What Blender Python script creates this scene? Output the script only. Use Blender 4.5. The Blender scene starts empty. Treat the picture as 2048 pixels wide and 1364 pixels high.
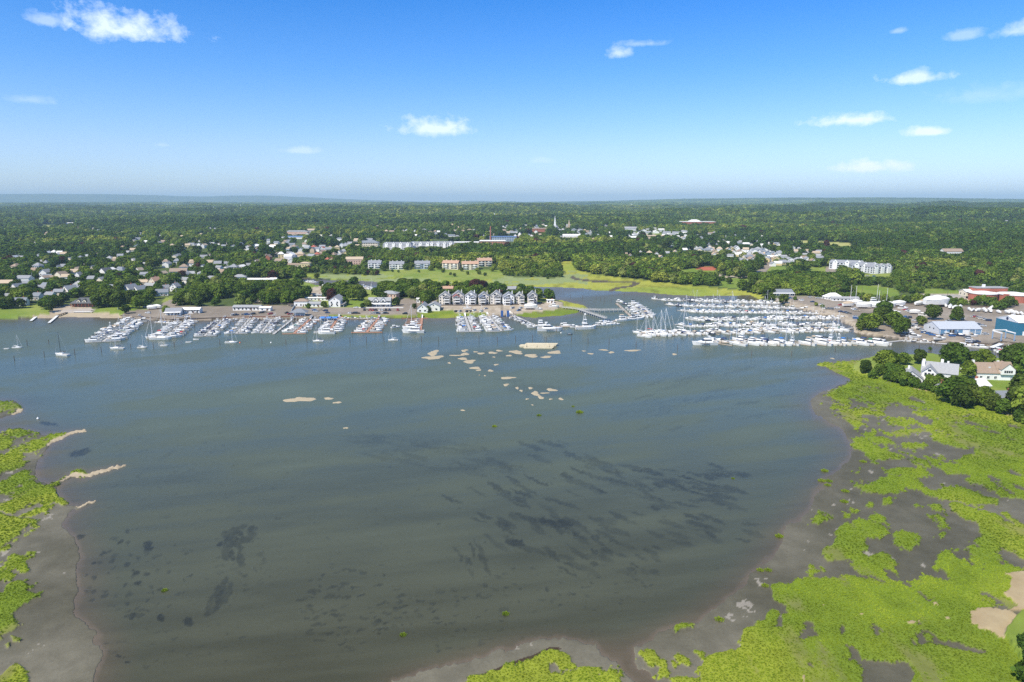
import bpy, math, random
import numpy as np
from mathutils import Vector, Matrix
S = bpy.context.scene
R = math.radians
random.seed(7)
rng = np.random.default_rng(11)

# ------------------------------------------------------------------ camera
CAM_H = 100.0
FPX = 1365.0
PITCH = math.atan((682.0 - 403.0) / FPX)
cam = bpy.data.objects.new('camera', bpy.data.cameras.new('camera'))
S.collection.objects.link(cam)
cam.location = (0, 0, CAM_H)
cam.rotation_euler = (R(90) - PITCH, 0, 0)
cam.data.sensor_width = 36.0
cam.data.lens = 36.0 * FPX / 2048.0
cam.data.clip_start = 1.0
cam.data.clip_end = 60000.0
S.camera = cam
# ------------------------------------------------------------------ light
SUN_EL, SUN_AZ = 50.0, -134.0        # azimuth clockwise from +Y (north): behind the left shoulder
sd = Vector((math.sin(R(SUN_AZ)) * math.cos(R(SUN_EL)), math.cos(R(SUN_AZ)) * math.cos(R(SUN_EL)), math.sin(R(SUN_EL))))
sun = bpy.data.objects.new('sun', bpy.data.lights.new('sun', 'SUN'))
S.collection.objects.link(sun)
sun.data.energy = 5.0
sun.data.angle = R(0.53)
sun.data.color = (1.0, 0.925, 0.80)
sun.rotation_euler = sd.to_track_quat('Z', 'Y').to_euler()
S.view_settings.view_transform = 'Standard'
S.view_settings.look = 'None'
S.view_settings.exposure = 0.30
S.view_settings.gamma = 1.0
S.view_settings.use_curve_mapping = False
S.cycles.max_bounces = 5
S.cycles.diffuse_bounces = 2
S.cycles.glossy_bounces = 2
S.cycles.transmission_bounces = 2
S.cycles.transparent_max_bounces = 4
S.cycles.volume_bounces = 0
S.cycles.use_denoising = False
S.cycles.sample_clamp_indirect = 4.0

W = bpy.data.worlds.new('World')
S.world = W
W.use_nodes = True
nt = W.node_tree
nt.nodes.clear()


class NB:
    """small helper to write node trees"""
    def __init__(s, tree): s.t = tree
    def n(s, typ, **kw):
        nd = s.t.nodes.new(typ)
        for k, v in kw.items(): setattr(nd, k, v)
        return nd
    def l(s, a, b): s.t.links.new(a, b)
    def m(s, op, a, b=None, c=None, clamp=False):
        nd = s.n('ShaderNodeMath', operation=op, use_clamp=clamp)
        for i, v in enumerate((a, b, c)):
            if v is None: continue
            if isinstance(v, (int, float)): nd.inputs[i].default_value = v
            else: s.l(v, nd.inputs[i])
        return nd.outputs[0]
    def mix(s, f, a, b, blend='MIX'):
        nd = s.n('ShaderNodeMix', data_type='RGBA', blend_type=blend)
        for i, v in ((0, f), (6, a), (7, b)):
            if isinstance(v, (int, float)): nd.inputs[i].default_value = v
            elif isinstance(v, tuple): nd.inputs[i].default_value = v if len(v) == 4 else v + (1,)
            else: s.l(v, nd.inputs[i])
        return nd.outputs[2]
    def ramp(s, f, stops, interp='LINEAR'):
        nd = s.n('ShaderNodeValToRGB')
        cr = nd.color_ramp
        cr.interpolation = interp
        while len(cr.elements) < len(stops): cr.elements.new(0.5)
        for e, (p, c) in zip(cr.elements, stops):
            e.position = p
            e.color = (c, c, c, 1) if isinstance(c, (int, float)) else (tuple(c) + (1,))[:4]
        s.l(f, nd.inputs[0])
        return nd.outputs[0]
    def noise(s, vec, scale, detail=4, rough=0.55, dist=0.0):
        nd = s.n('ShaderNodeTexNoise')
        nd.inputs['Scale'].default_value = scale
        nd.inputs['Detail'].default_value = detail
        nd.inputs['Roughness'].default_value = rough
        nd.inputs['Distortion'].default_value = dist
        if vec is not None: s.l(vec, nd.inputs['Vector'])
        return nd.outputs[0]


b = NB(nt)
sky = b.n('ShaderNodeTexSky', sky_type='NISHITA')
sky.sun_disc = False
sky.sun_elevation = R(SUN_EL)
sky.sun_rotation = R(SUN_AZ)
sky.altitude = 50
sky.air_density = 1.0
sky.dust_density = 0.6
sky.ozone_density = 2.0
tc = b.n('ShaderNodeTexCoord')
sep = b.n('ShaderNodeSeparateXYZ')
b.l(tc.outputs['Generated'], sep.inputs[0])
elev = b.m('ARCSINE', sep.outputs[2])
azim = b.m('ARCTAN2', sep.outputs[0], sep.outputs[1])
# deeper blue away from the horizon, as in the photograph
tint = b.ramp(b.m('DIVIDE', elev, R(90.0), clamp=True),
              [(0.0, (1.08, 1.28, 1.80)), (0.045, (0.92, 1.13, 1.62)), (0.11, (0.48, 0.95, 1.56)), (0.175, (0.20, 0.80, 1.56)), (0.28, (0.30, 0.78, 1.38)), (0.5, (0.62, 0.88, 1.10)), (1.0, (0.75, 0.90, 1.05))])
col = b.mix(1.0, sky.outputs[0], tint, 'MULTIPLY')


def pix_ray(px, py):
    v = np.array([px - 1024.0, 0.0, 682.0 - py])
    c, s_ = math.cos(PITCH), math.sin(PITCH)
    x, f, u = px - 1024.0, FPX, 682.0 - py
    return np.array([x, f * c + u * s_, -f * s_ + u * c])


comb = b.n('ShaderNodeCombineXYZ')
b.l(azim, comb.inputs[0]); b.l(b.m('MULTIPLY', elev, 1.35), comb.inputs[1])
cn = b.noise(comb.outputs[0], 38.0, 8, 0.62, 0.1)
cn2 = b.noise(comb.outputs[0], 9.0, 4, 0.5)
clouds = None
# px, py, half-width, half-height (px), density
for (cx, cy, hw, hh, dn) in [(246, 58, 112, 42, 1.0), (96, 40, 34, 22, 0.5), (872, 258, 92, 34, 1.0), (595, 302, 44, 12, 0.45), (1240, 106, 30, 20, 0.7),
                             (1285, 88, 60, 12, 0.4), (1832, 158, 56, 20, 0.9), (1700, 241, 84, 22, 1.1), (1853, 265, 44, 14, 1.1),
                             (1742, 336, 78, 20, 1.3), (2030, 62, 44, 22, 0.6), (1930, 72, 36, 16, 0.4), (1798, 62, 20, 9, 0.4), (62, 200, 36, 14, 0.28),
                             (1980, 190, 90, 26, 0.2), (1085, 322, 40, 10, 0.22), (320, 290, 16, 7, 0.25)]:
    r = pix_ray(cx, cy); r /= np.linalg.norm(r)
    a0, e0 = math.atan2(r[0], r[1]), math.asin(r[2])
    da = b.m('DIVIDE', b.m('SUBTRACT', azim, a0), hw / FPX)
    de = b.m('DIVIDE', b.m('SUBTRACT', elev, e0), hh / FPX)
    # flat base, domed top
    de = b.m('MULTIPLY', de, b.m('ADD', 1.2, b.m('MULTIPLY', b.m('LESS_THAN', de, 0.0), 0.9)))
    q = b.m('SUBTRACT', 0.98, b.m('SQRT', b.m('ADD', b.m('MULTIPLY', da, da), b.m('MULTIPLY', de, de))))
    q = b.m('ADD', q, b.m('MULTIPLY', b.m('SUBTRACT', cn, 0.52), 2.2))
    q = b.m('MULTIPLY', b.m('SMOOTHSTEP', 0.0, 1.0, q) if False else b.m('MINIMUM', b.m('MAXIMUM', b.m('MULTIPLY', q, 1.35), 0.0), 1.0), dn)
    near = b.m('LESS_THAN', b.m('ADD', b.m('MULTIPLY', da, da), b.m('MULTIPLY', de, de)), 4.0)
    q = b.m('MULTIPLY', q, near)
    clouds = q if clouds is None else b.m('MAXIMUM', clouds, q)
cloudcol = b.mix(cn2, (7.6, 8.9, 11.2), (9.4, 10.4, 12.2))
col = b.mix(b.m('MULTIPLY', clouds, 0.84, clamp=True), col, cloudcol)
bg = b.n('ShaderNodeBackground')
bg.inputs['Strength'].default_value = 0.10
b.l(col, bg.inputs[0])
wo = b.n('ShaderNodeOutputWorld')
b.l(bg.outputs[0], wo.inputs[0])


# ------------------------------------------------------------------ numeric helpers
def vnoise(x, y, seed=0):
    xi, yi = np.floor(x).astype(np.int64), np.floor(y).astype(np.int64)
    xf, yf = x - xi, y - yi
    def h(a, b_):
        n = (a * 374761393 + b_ * 668265263 + seed * 974634777) & 0xffffffff
        n = ((n ^ (n >> 13)) * 1274126177) & 0xffffffff
        n = n ^ (n >> 16)
        return (n & 0xffff) / 65535.0
    u, v = xf * xf * (3 - 2 * xf), yf * yf * (3 - 2 * yf)
    return (h(xi, yi) * (1 - u) + h(xi + 1, yi) * u) * (1 - v) + (h(xi, yi + 1) * (1 - u) + h(xi + 1, yi + 1) * u) * v


def fbm(x, y, seed=0, oct=4, gain=0.5):
    s, a, t = 0.0, 1.0, 0.0
    for i in range(oct):
        s = s + a * vnoise(x * 2 ** i + 17.3 * i, y * 2 ** i - 9.1 * i, seed + i)
        t += a; a *= gain
    return s / t


def hills(x, y):
    """large-scale relief (m) from world position"""
    d = np.hypot(x, y)
    base = np.interp(d, [0, 1000, 1150, 1500, 2500, 4000, 7000, 10000, 13000, 26000], [0, 0, 3, 8, 20, 34, 44, 50, 56, 60])
    amp = np.interp(d, [0, 1100, 1500, 2500, 5000, 9000, 13000], [0, 0, 4, 22, 42, 46, 36])
    n = fbm(x / 800.0 + 5, y / 520.0, 3, 3) - 0.5
    z = base + amp * n * np.where(x / np.maximum(y, 1) > 0.45, 1.5, 2.3)
    z = np.where(d > 1000, np.maximum(z, 1.0), z)
    # left bank of the inlet climbs a little towards the houses
    z = z + np.clip((-x - 200) / 260.0, 0, 1) * np.clip((d - 700) / 260.0, 0, 1) * 5 * np.clip((1400 - d) / 400, 0, 1)
    # east woods rise
    z = z + np.clip((x / np.maximum(y, 1) - 0.42) * 5, 0, 1) * np.clip((d - 900) / 700.0, 0, 1) * 14
    t = x / np.maximum(y, 1)
    # far ridges
    az = t
    far1 = np.exp(-((d - 19500) / 1700.0) ** 2)
    hgt = np.interp(az, [-1, -0.75, -0.60, -0.53, -0.45, -0.40, -0.36, -0.30, -0.25, -0.20, -0.1, -0.05, 0.0, 0.04, 0.1, 0.17, 0.27, 0.37, 0.47, 0.54, 0.62, 0.75, 1],
                    [262, 264, 276, 262, 226, 248, 254, 214, 176, 134, 84, 118, 76, 96, 80, 120, 170, 200, 192, 180, 176, 150, 140])
    hgt = hgt + 14 * (fbm(az * 30, az * 0 + 2, 9, 3) - 0.5)
    z = z * (1 - far1) + hgt * far1
    far2 = np.exp(-((d - 12500) / 1100.0) ** 2)
    h2 = np.interp(az, [-1, -0.7, -0.4, -0.3, -0.2, 0, 0.1, 0.25, 0.4, 0.6, 0.75, 1], [70, 68, 62, 70, 72, 62, 84, 128, 146, 142, 112, 100]) + 12 * (fbm(az * 22, az * 0 + 7, 4, 3) - 0.5)
    z = np.where(d > 9000, np.maximum(z, z * (1 - far2) + h2 * far2), z)
    return z


# land cover painted as polygons (photograph pixels, unprojected onto the ground)
CW, CH = 2048, 1364
WATER, MUD, MARSH, SAND, ASPH, LAWN, WOOD, FIELD, PALE, STRAW, RED = range(11)
cover = np.zeros((CH, CW), np.uint8)


def polymask(pts, org=(0, 0), sc=1.0):
    P = np.array([(org[0] + p[0] / sc, org[1] + p[1] / sc) for p in pts], float)
    x0, x1 = int(max(0, P[:, 0].min() - 1)), int(min(CW, P[:, 0].max() + 2))
    y0, y1 = int(max(0, P[:, 1].min() - 1)), int(min(CH, P[:, 1].max() + 2))
    if x1 <= x0 or y1 <= y0: return None
    gx = np.arange(x0, x1)[None, :] + 0.5
    gy = np.arange(y0, y1)[:, None] + 0.5
    ins = np.zeros((y1 - y0, x1 - x0), bool)
    n = len(P)
    for i in range(n):
        xa, ya = P[i]; xb, yb = P[(i + 1) % n]
        if ya == yb: continue
        c = (gy > ya) != (gy > yb)
        xi = xa + (gy - ya) * (xb - xa) / (yb - ya)
        ins ^= c & (gx < xi)
    return ins, x0, x1, y0, y1


def paint(cls, pts, org=(0, 0), sc=1.0, only=None):
    r = polymask(pts, org, sc)
    if r is None: return
    ins, x0, x1, y0, y1 = r
    sub = cover[y0:y1, x0:x1]
    if only is not None: ins = ins & np.isin(sub, only)
    sub[ins] = cls


# far land with the peninsula, one outline
paint(WOOD, [(-10, 634), (60, 634), (130, 632), (200, 634), (243, 635), (341, 642), (367, 640), (443, 638), (500, 636), (608, 635), (658, 634), (740, 635),
             (790, 635), (853, 634), (872, 635.5), (910, 634), (974, 632), (1030, 628), (1049, 633), (1069, 634), (1120, 630), (1157, 624), (1160, 619),
             (1181, 616), (1170, 608.5), (1138, 601), (1112, 596), (1074, 592), (1040, 586), (1000, 584), (900, 583), (830, 582), (794, 577), (766, 577), (745, 580),
             (700, 572), (670, 570), (637, 570), (607, 569), (604, 560), (586, 551), (589, 549), (632, 556.5), (670, 558.4), (740, 562), (805, 567), (900, 570),
             (1028, 571), (1087, 573), (1163, 576), (1200, 581), (1289, 584), (1346, 588.6), (1390, 591.7), (1460, 591), (1501, 590), (1516, 597), (1554, 603),
             (1567, 609), (1598, 616), (1630, 622), (1643, 630), (1679, 632), (1681, 642), (1694, 646), (1710, 652), (1712, 663), (1731, 668), (1769, 672),
             (1807, 678), (1870, 681), (1940, 686), (1983, 692), (2002, 685), (2060, 692), (2060, -5), (-10, -5)])
# creek marsh
paint(MARSH, [(589, 549), (610, 547), (660, 549), (745, 551), (800, 543), (850, 543), (1000, 543), (1012, 553), (1110, 556), (1125, 553), (1120, 540), (1105, 532), (1125, 522), (1150, 524),
              (1157, 540), (1190, 549), (1248, 556), (1330, 566), (1412, 574), (1488, 582), (1520, 589), (1530, 596), (1516, 597), (1501, 590), (1460, 591),
              (1390, 591.7), (1346, 588.6), (1289, 584), (1200, 581), (1163, 576), (1087, 573), (1028, 571), (900, 570), (805, 567), (740, 562), (670, 558), (632, 556)])
paint(LAWN, [(745, 547), (800, 538), (850, 536), (900, 541), (1000, 541), (1010, 553), (990, 560), (900, 562), (830, 556)])
for p in ([(1350, 541), (1385, 538), (1430, 541), (1432, 550), (1400, 553), (1362, 550)], [(1395, 562), (1440, 556), (1500, 560), (1505, 582), (1440, 575)],
          [(1535, 536), (1572, 533), (1572, 545), (1535, 546)], [(1608, 537), (1650, 535), (1655, 550), (1625, 552)], [(1725, 548), (1782, 549), (1780, 559), (1730, 561)],
          [(1685, 579), (1700, 572), (1760, 573), (1795, 580), (1800, 592), (1760, 598), (1730, 592)], [(1840, 578), (1880, 580), (1965, 586), (1960, 592), (1850, 590)],
          [(170, 627), (205, 617), (235, 611), (262, 604), (275, 611), (302, 622), (250, 627), (243, 629), (195, 625)],
          [(322, 606), (332, 597), (350, 592), (373, 589), (378, 592), (335, 606)], [(-10, 622), (40, 618), (85, 606), (94, 611), (80, 622), (60, 628), (35, 635), (-10, 635)],
          [(605, 616), (630, 602), (655, 597), (700, 597), (740, 588), (790, 596), (800, 606), (790, 614), (740, 617), (608, 617)], [(724, 596), (728, 580), (745, 581), (748, 596)],
          [(500, 614), (500, 608), (520, 608), (522, 612)], [(540, 582), (548, 560), (590, 558), (606, 571), (600, 578), (560, 586)], [(600, 560), (640, 571), (700, 574), (700, 578), (640, 576), (605, 576)],
          [(1230, 462), (1330, 468), (1420, 470), (1420, 474), (1230, 470)], [(330, 490), (352, 492), (350, 499), (332, 497)], [(395, 520), (415, 522), (413, 531), (392, 530)],
          [(1640, 448), (1690, 450), (1690, 454), (1642, 453)], [(780, 495), (900, 496), (960, 492), (960, 503), (900, 506), (780, 504)]):
    paint(LAWN, p)
# bare, paved and gravelled ground
for p in ([(405, 633), (440, 629), (466, 622), (490, 618), (522, 611), (592, 611), (590, 620), (586, 632), (500, 634), (448, 636)],
          [(608, 616), (740, 616), (770, 614), (800, 609), (798, 598), (815, 597), (835, 604), (842, 612), (826, 622), (852, 626), (853, 630), (790, 630), (740, 628), (658, 630), (608, 632)],
          [(245, 630), (262, 622), (300, 620), (318, 612), (335, 603), (377, 592), (394, 591), (388, 598), (352, 612), (335, 624), (372, 630), (405, 632), (443, 637), (367, 639), (341, 641), (300, 637)],
          [(857, 594), (873, 596), (878, 608), (900, 612), (880, 617), (858, 606), (864, 601)],
          [(1550, 600), (1580, 592), (1640, 595), (1690, 602), (1740, 605), (1800, 607), (1840, 609), (1900, 612), (1960, 617), (2060, 620), (2060, 692), (2002, 685), (1983, 691),
           (1940, 685), (1870, 680), (1807, 677), (1769, 670), (1725, 656), (1700, 642), (1650, 624), (1600, 613), (1567, 606)],
          [(1505, 552), (1518, 540), (1536, 523), (1547, 519), (1545, 530), (1532, 545), (1572, 546), (1570, 555), (1520, 553)], [(1650, 534), (1668, 534), (1674, 549), (1654, 552)],
          [(1960, 606), (2060, 606), (2060, 614), (1960, 610)]):
    paint(ASPH, p)
for p in ([(602, 598), (608, 590), (612, 578), (640, 573), (668, 578), (653, 588), (625, 593)], [(495, 605), (500, 596), (545, 591), (547, 601), (520, 606)],
          [(872, 611), (880, 618), (905, 622), (910, 625), (980, 627), (1025, 627), (1040, 625), (1100, 620), (1124, 615), (1126, 607), (1112, 602), (1085, 608), (1000, 608), (930, 609)],
          [(100, 627), (103, 617), (130, 612), (185, 611), (184, 621), (160, 625)], [(533, 573), (540, 566), (556, 566), (552, 572)],
          [(1540, 598), (1556, 597), (1640, 617), (1692, 630), (1722, 652), (1735, 664), (1770, 670), (1769, 673), (1712, 664), (1710, 653), (1694, 645), (1680, 633), (1643, 629), (1600, 615), (1567, 608)],
          [(1822, 596), (1850, 588), (1950, 589), (1975, 594), (1975, 604), (1940, 607), (1870, 602)], [(1410, 551), (1430, 550), (1475, 554), (1520, 552), (1520, 555), (1470, 557), (1412, 553)],
          [(700, 493), (780, 500), (900, 501), (1020, 487), (1020, 491), (900, 508), (775, 506), (700, 499)], [(560, 517), (640, 507), (660, 512), (600, 528), (565, 528)],
          [(360, 505), (390, 507), (392, 517), (360, 515)], [(1290, 468), (1340, 472), (1340, 477), (1290, 475)], [(985, 477), (1060, 470), (1160, 480), (1155, 483), (1060, 478), (990, 484)]):
    paint(PALE, p)
paint(SAND, [(60, 633), (96, 628), (110, 624), (195, 624), (243, 629), (243, 635), (200, 634.5), (130, 633), (95, 635)])
paint(RED, [(1392, 538), (1400, 534.5), (1428, 534), (1434, 537), (1428, 541), (1400, 541)])
paint(FIELD, [(66, 456), (100, 451), (157, 449), (150, 459), (75, 463)])
paint(FIELD, [(1556, 483), (1600, 481), (1703, 487), (1702, 497), (1660, 497.5), (1612, 486), (1560, 488)])
# shore marsh and the spit
paint(MARSH, [(1080, 591), (1112, 596), (1138, 601), (1170, 608.5), (1181, 616), (1160, 619), (1157, 624), (1120, 630), (1069, 634), (1049, 633), (1030, 628), (1110, 620), (1126, 613),
              (1124, 603), (1100, 601), (1085, 603), (1078, 598)])
paint(MARSH, [(830, 627), (850, 623), (870, 620), (905, 622), (910, 625), (975, 626), (975, 632), (910, 634), (872, 635.5), (853, 634)])
paint(MARSH, [(656, 630), (740, 629), (830, 630), (853, 631), (853, 634), (790, 634.5), (740, 634), (658, 633.5)])
# right-hand marsh
paint(MUD, [(1632, 724), (1724, 720), (1770, 715), (1849, 705), (1877, 709), (2005, 715), (2060, 713), (2060, 1380), (1307, 1380), (1300, 1355), (1262, 1308), (1258, 1298), (1312, 1268),
            (1400, 1237), (1500, 1159), (1513, 1140), (1553, 1105), (1570, 1052), (1603, 1037), (1632, 996), (1649, 964), (1699, 923), (1706, 900), (1680, 859), (1640, 837),
            (1620, 800), (1640, 783), (1672, 768), (1700, 760), (1690, 752), (1668, 742), (1650, 732)])
R1 = ((1640, 680), 5.015)
R3 = ((1580, 900), 4.372)
R4 = ((1500, 1052), 3.737)
R7 = ((880, 1100), 3.938)
R5 = ((0, 780), 5.05)
R6 = ((0, 1040), 4.21)
paint(MARSH, [(-40, 225), (190, 215), (420, 210), (1000, 130), (1200, 150), (1900, 185), (2080, 180), (2080, 1364), (1500, 1364), (1250, 1290), (1080, 1190), (1010, 1170), (1250, 1175), (1530, 1160),
              (1530, 1090), (1400, 1090), (1260, 1050), (1150, 985), (1050, 930), (980, 860), (1130, 870), (1100, 830), (920, 740), (940, 720), (1150, 720), (1030, 690), (800, 640),
              (690, 650), (680, 690), (520, 700), (490, 640), (380, 590), (250, 560), (330, 640), (230, 650), (150, 600), (60, 545), (100, 505), (300, 425), (340, 405), (300, 390), (180, 340)], *R1)
for p in ([(130, 740), (200, 700), (330, 710), (460, 800), (450, 870), (410, 910), (290, 830)], [(340, 690), (450, 680), (530, 720), (530, 770), (440, 760), (350, 730)],
          [(560, 730), (640, 720), (680, 770), (600, 775)], [(580, 830), (740, 820), (850, 780), (860, 810), (980, 830), (960, 860), (860, 870), (860, 890), (700, 850)],
          [(520, 920), (600, 895), (640, 920), (580, 945)], [(680, 960), (800, 910), (990, 910), (1000, 940), (880, 950), (770, 980)], [(450, 970), (520, 950), (700, 1010), (790, 1080), (700, 1080)],
          [(330, 1000), (450, 990), (560, 1050), (660, 1130), (800, 1190), (780, 1210), (560, 1225), (430, 1110)], [(790, 1040), (1000, 1060), (1120, 1100), (1050, 1170), (1000, 1120), (850, 1100)],
          [(660, 1120), (800, 1130), (1000, 1220), (1130, 1290), (1000, 1300), (900, 1220)], [(20, 650), (130, 650), (300, 670), (300, 690), (60, 690)],
          [(1000, 1180), (1250, 1200), (1500, 1364), (1300, 1364), (1150, 1270)], [(650, 1364), (700, 1310), (800, 1300), (1140, 1320), (1100, 1364)], [(1290, 1180), (1700, 1200), (2080, 1240), (2080, 1400), (1600, 1400)]):
    paint(MARSH, p, *R1, only=[MUD])
for p in ([(830, 215), (930, 170), (1140, 165), (1265, 205), (1140, 240), (840, 235)], [(650, 310), (820, 255), (1000, 250), (1200, 290), (1640, 370), (1820, 440), (1800, 500), (1500, 460), (1200, 405), (1100, 340), (930, 355), (880, 395), (740, 400), (640, 385)],
          [(1140, 70), (1400, 60), (1620, 60), (2060, 130), (2060, 380), (1800, 330), (1580, 300), (1560, 240), (1340, 160)], [(1790, 350), (1950, 340), (2060, 380), (2060, 440), (1850, 430)],
          [(1400, 485), (1450, 460), (1700, 550), (1830, 580), (2060, 640), (2060, 1060), (1700, 1100), (1640, 1000), (1600, 920), (1500, 830), (1620, 785), (1720, 750), (1640, 650), (1470, 575)],
          [(440, 670), (600, 615), (770, 640), (840, 700), (830, 740), (650, 790), (660, 870), (600, 930), (440, 960), (300, 960), (310, 865), (400, 790)], [(880, 720), (1000, 705), (1140, 770), (1100, 875), (950, 855)],
          [(460, 560), (520, 535), (600, 570), (530, 590)], [(700, 600), (800, 580), (850, 640), (720, 625)], [(1040, 460), (1160, 480), (1170, 505), (1060, 490)], [(1190, 475), (1280, 480), (1360, 520), (1330, 560), (1280, 540)],
          [(1230, 570), (1290, 565), (1355, 620), (1310, 690), (1280, 640)], [(1260, 740), (1330, 700), (1350, 780), (1300, 785)], [(600, 940), (840, 905), (900, 960), (930, 1150), (760, 1130), (560, 1050), (500, 1000)],
          [(1010, 910), (1100, 905), (1165, 970), (1100, 985)], [(800, 450), (860, 430), (890, 490), (820, 500)], [(540, 280), (600, 290), (590, 345), (540, 345)], [(490, 205), (575, 175), (575, 210)],
          [(215, 620), (260, 575), (340, 625), (270, 655)], [(630, 500), (700, 470), (720, 520), (640, 520)], [(150, 1060), (250, 1005), (300, 1050), (200, 1085)], [(1270, 930), (1420, 880), (1560, 880), (1640, 980), (1670, 1100), (1640, 1180), (1500, 1150), (1280, 1010)],
          [(-20, 1210), (60, 1180), (150, 1110), (330, 1130), (560, 1130), (900, 1160), (1040, 1170), (1160, 1110), (1350, 1150), (1640, 1240), (1700, 1100), (2060, 1060), (2060, 1364), (-20, 1364)]):
    paint(MARSH, p, *R3, only=[MUD])
paint(MARSH, [(-30, 800), (60, 745), (60, 700), (180, 610), (205, 520), (180, 460), (300, 440), (340, 400), (560, 400), (800, 390), (1100, 430), (1230, 370), (1500, 400), (2080, 300), (2080, 1200), (-330, 1200), (-380, 1000), (-90, 900)], *R4, only=[MUD])
paint(MUD, [(190, 560), (270, 590), (265, 690), (240, 760), (130, 760), (215, 740), (235, 660)], *R4)
paint(MUD, [(330, 800), (380, 795), (430, 790), (470, 840), (460, 862), (400, 868), (345, 845)], *R4)
paint(MUD, [(830, 1200), (850, 1060), (800, 1010), (660, 975), (760, 985), (740, 885), (800, 900), (850, 1000), (1100, 1000), (1200, 1040), (1220, 1110), (1180, 1200)], *R4)
paint(MUD, [(690, 740), (720, 790), (700, 840), (680, 790)], *R4)
paint(MUD, [(1270, 790), (1400, 850), (1550, 900), (1780, 920), (1780, 955), (1500, 930), (1330, 860)], *R4)
paint(MUD, [(1310, 550), (1400, 520), (1490, 560), (1470, 585), (1400, 575)], *R4)
paint(MUD, [(1700, 480), (1780, 530), (1900, 610), (1850, 600), (1740, 560)], *R4)
paint(MUD, [(1230, 60), (1600, 140), (1560, 180), (1400, 190), (1370, 240), (1290, 300), (1200, 400), (1110, 410), (1080, 300), (1180, 200), (1250, 130)], *R4)
paint(STRAW, [(1640, 640), (1760, 620), (1900, 640), (2080, 640), (2080, 330), (1900, 362), (1960, 400), (1940, 470), (1880, 500), (1975, 600), (1900, 640), (1960, 680), (1990, 660), (1930, 760), (1870, 870), (1800, 800), (1680, 740)], *R4)
paint(LAWN, [(1870, 850), (1930, 760), (1990, 665), (2080, 665), (2080, 1080), (1990, 1000)], *R4)
for p in ([(930, 496), (1100, 518), (1290, 554), (1280, 562), (1100, 534), (935, 508)], [(1560, 648), (1620, 652), (1615, 662), (1560, 658)], [(1640, 655), (1720, 660), (1700, 672), (1645, 668)],
          [(1760, 680), (1900, 722), (2050, 790), (2050, 802), (1890, 742), (1765, 690)], [(1210, 598), (1400, 628), (1395, 634), (1215, 606)]):
    paint(STRAW, p, *R1)
for p in ([(1170, 722), (1250, 716), (1250, 736), (1190, 740)], [(1335, 600), (1385, 628), (1345, 622)], [(500, 590), (520, 592), (515, 602)], [(840, 684), (875, 688), (870, 695), (842, 690)], [(1480, 700), (1520, 715), (1500, 735), (1482, 715)], [(370, 1130), (400, 1130), (395, 1166), (372, 1160)]):
    paint(STRAW, p, *R4)
# lots of the houses on the point
paint(LAWN, [(1725, 722), (1770, 716), (1849, 706), (1877, 710), (2005, 716), (2060, 714), (2060, 842), (2040, 830), (1990, 806), (1900, 785), (1800, 762), (1712, 748), (1705, 735)])
# mud round the outlet in the middle and its grass
paint(MUD, [(740, 1380), (820, 1350), (880, 1333.6), (981, 1306), (1058, 1280), (1108, 1275), (1192, 1283), (1235, 1323), (1276, 1364), (1290, 1380)])
paint(MARSH, [(190, 1060), (250, 975), (420, 950), (520, 905), (640, 880), (760, 840), (880, 780), (960, 790), (1040, 830), (1060, 880), (1140, 960), (1080, 980), (970, 960), (960, 1010), (1160, 940), (1280, 900), (1400, 930), (1380, 980), (1480, 1060)], *R7, only=[MUD])
paint(MUD, [(860, 900), (960, 930), (940, 1000), (850, 1010)], *R7)
for p in ([(1550, 810), (1640, 795), (1700, 830), (1690, 885), (1620, 880), (1560, 850)], [(1630, 970), (1680, 965), (1680, 1000), (1635, 1000)], [(1730, 870), (1780, 870), (1780, 905), (1735, 905)], [(1700, 920), (1800, 930), (1840, 970), (1830, 1010), (1710, 1015)],
          [(1820, 830), (1890, 830), (1980, 880), (1980, 910), (1870, 905)], [(1870, 600), (1920, 570), (1970, 600), (1930, 640), (1880, 655)], [(1980, 900), (2060, 930), (2060, 1000), (1990, 950)], [(1990, 780), (2060, 800), (2060, 890), (2010, 840)], [(1840, 1020), (2060, 1010), (2060, 1060), (1840, 1060)]):
    paint(MARSH, p, *R7, only=[MUD])
# left-hand marsh
paint(MUD, [(-10, 800), (30, 802), (52, 820), (20, 833), (-10, 838)])
paint(MUD, [(-10, 858), (80, 862), (140, 867), (172, 857), (178, 864), (139, 874), (104, 889), (84, 912), (77, 940), (80, 958), (111, 963), (168, 943), (251, 922), (254, 927), (200, 946), (168, 953), (122, 974),
            (112, 1000), (127, 1010), (203, 1000), (204, 1004), (140, 1022), (125, 1045), (150, 1080), (157, 1111), (164, 1140), (154, 1194), (161, 1235), (190, 1258), (202, 1284), (199, 1325), (188, 1380), (-10, 1380)])
paint(SAND, [(139, 866), (172, 857), (177, 861), (178, 864), (150, 870), (100, 888), (96, 884)])
paint(SAND, [(133, 955), (168, 943), (251, 923), (254, 927), (200, 945), (168, 952), (125, 966)])
paint(SAND, [(150, 1010), (203, 1000), (204, 1004), (165, 1012)])
paint(SAND, [(40, 817), (52, 820), (44, 828), (22, 832)])
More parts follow.
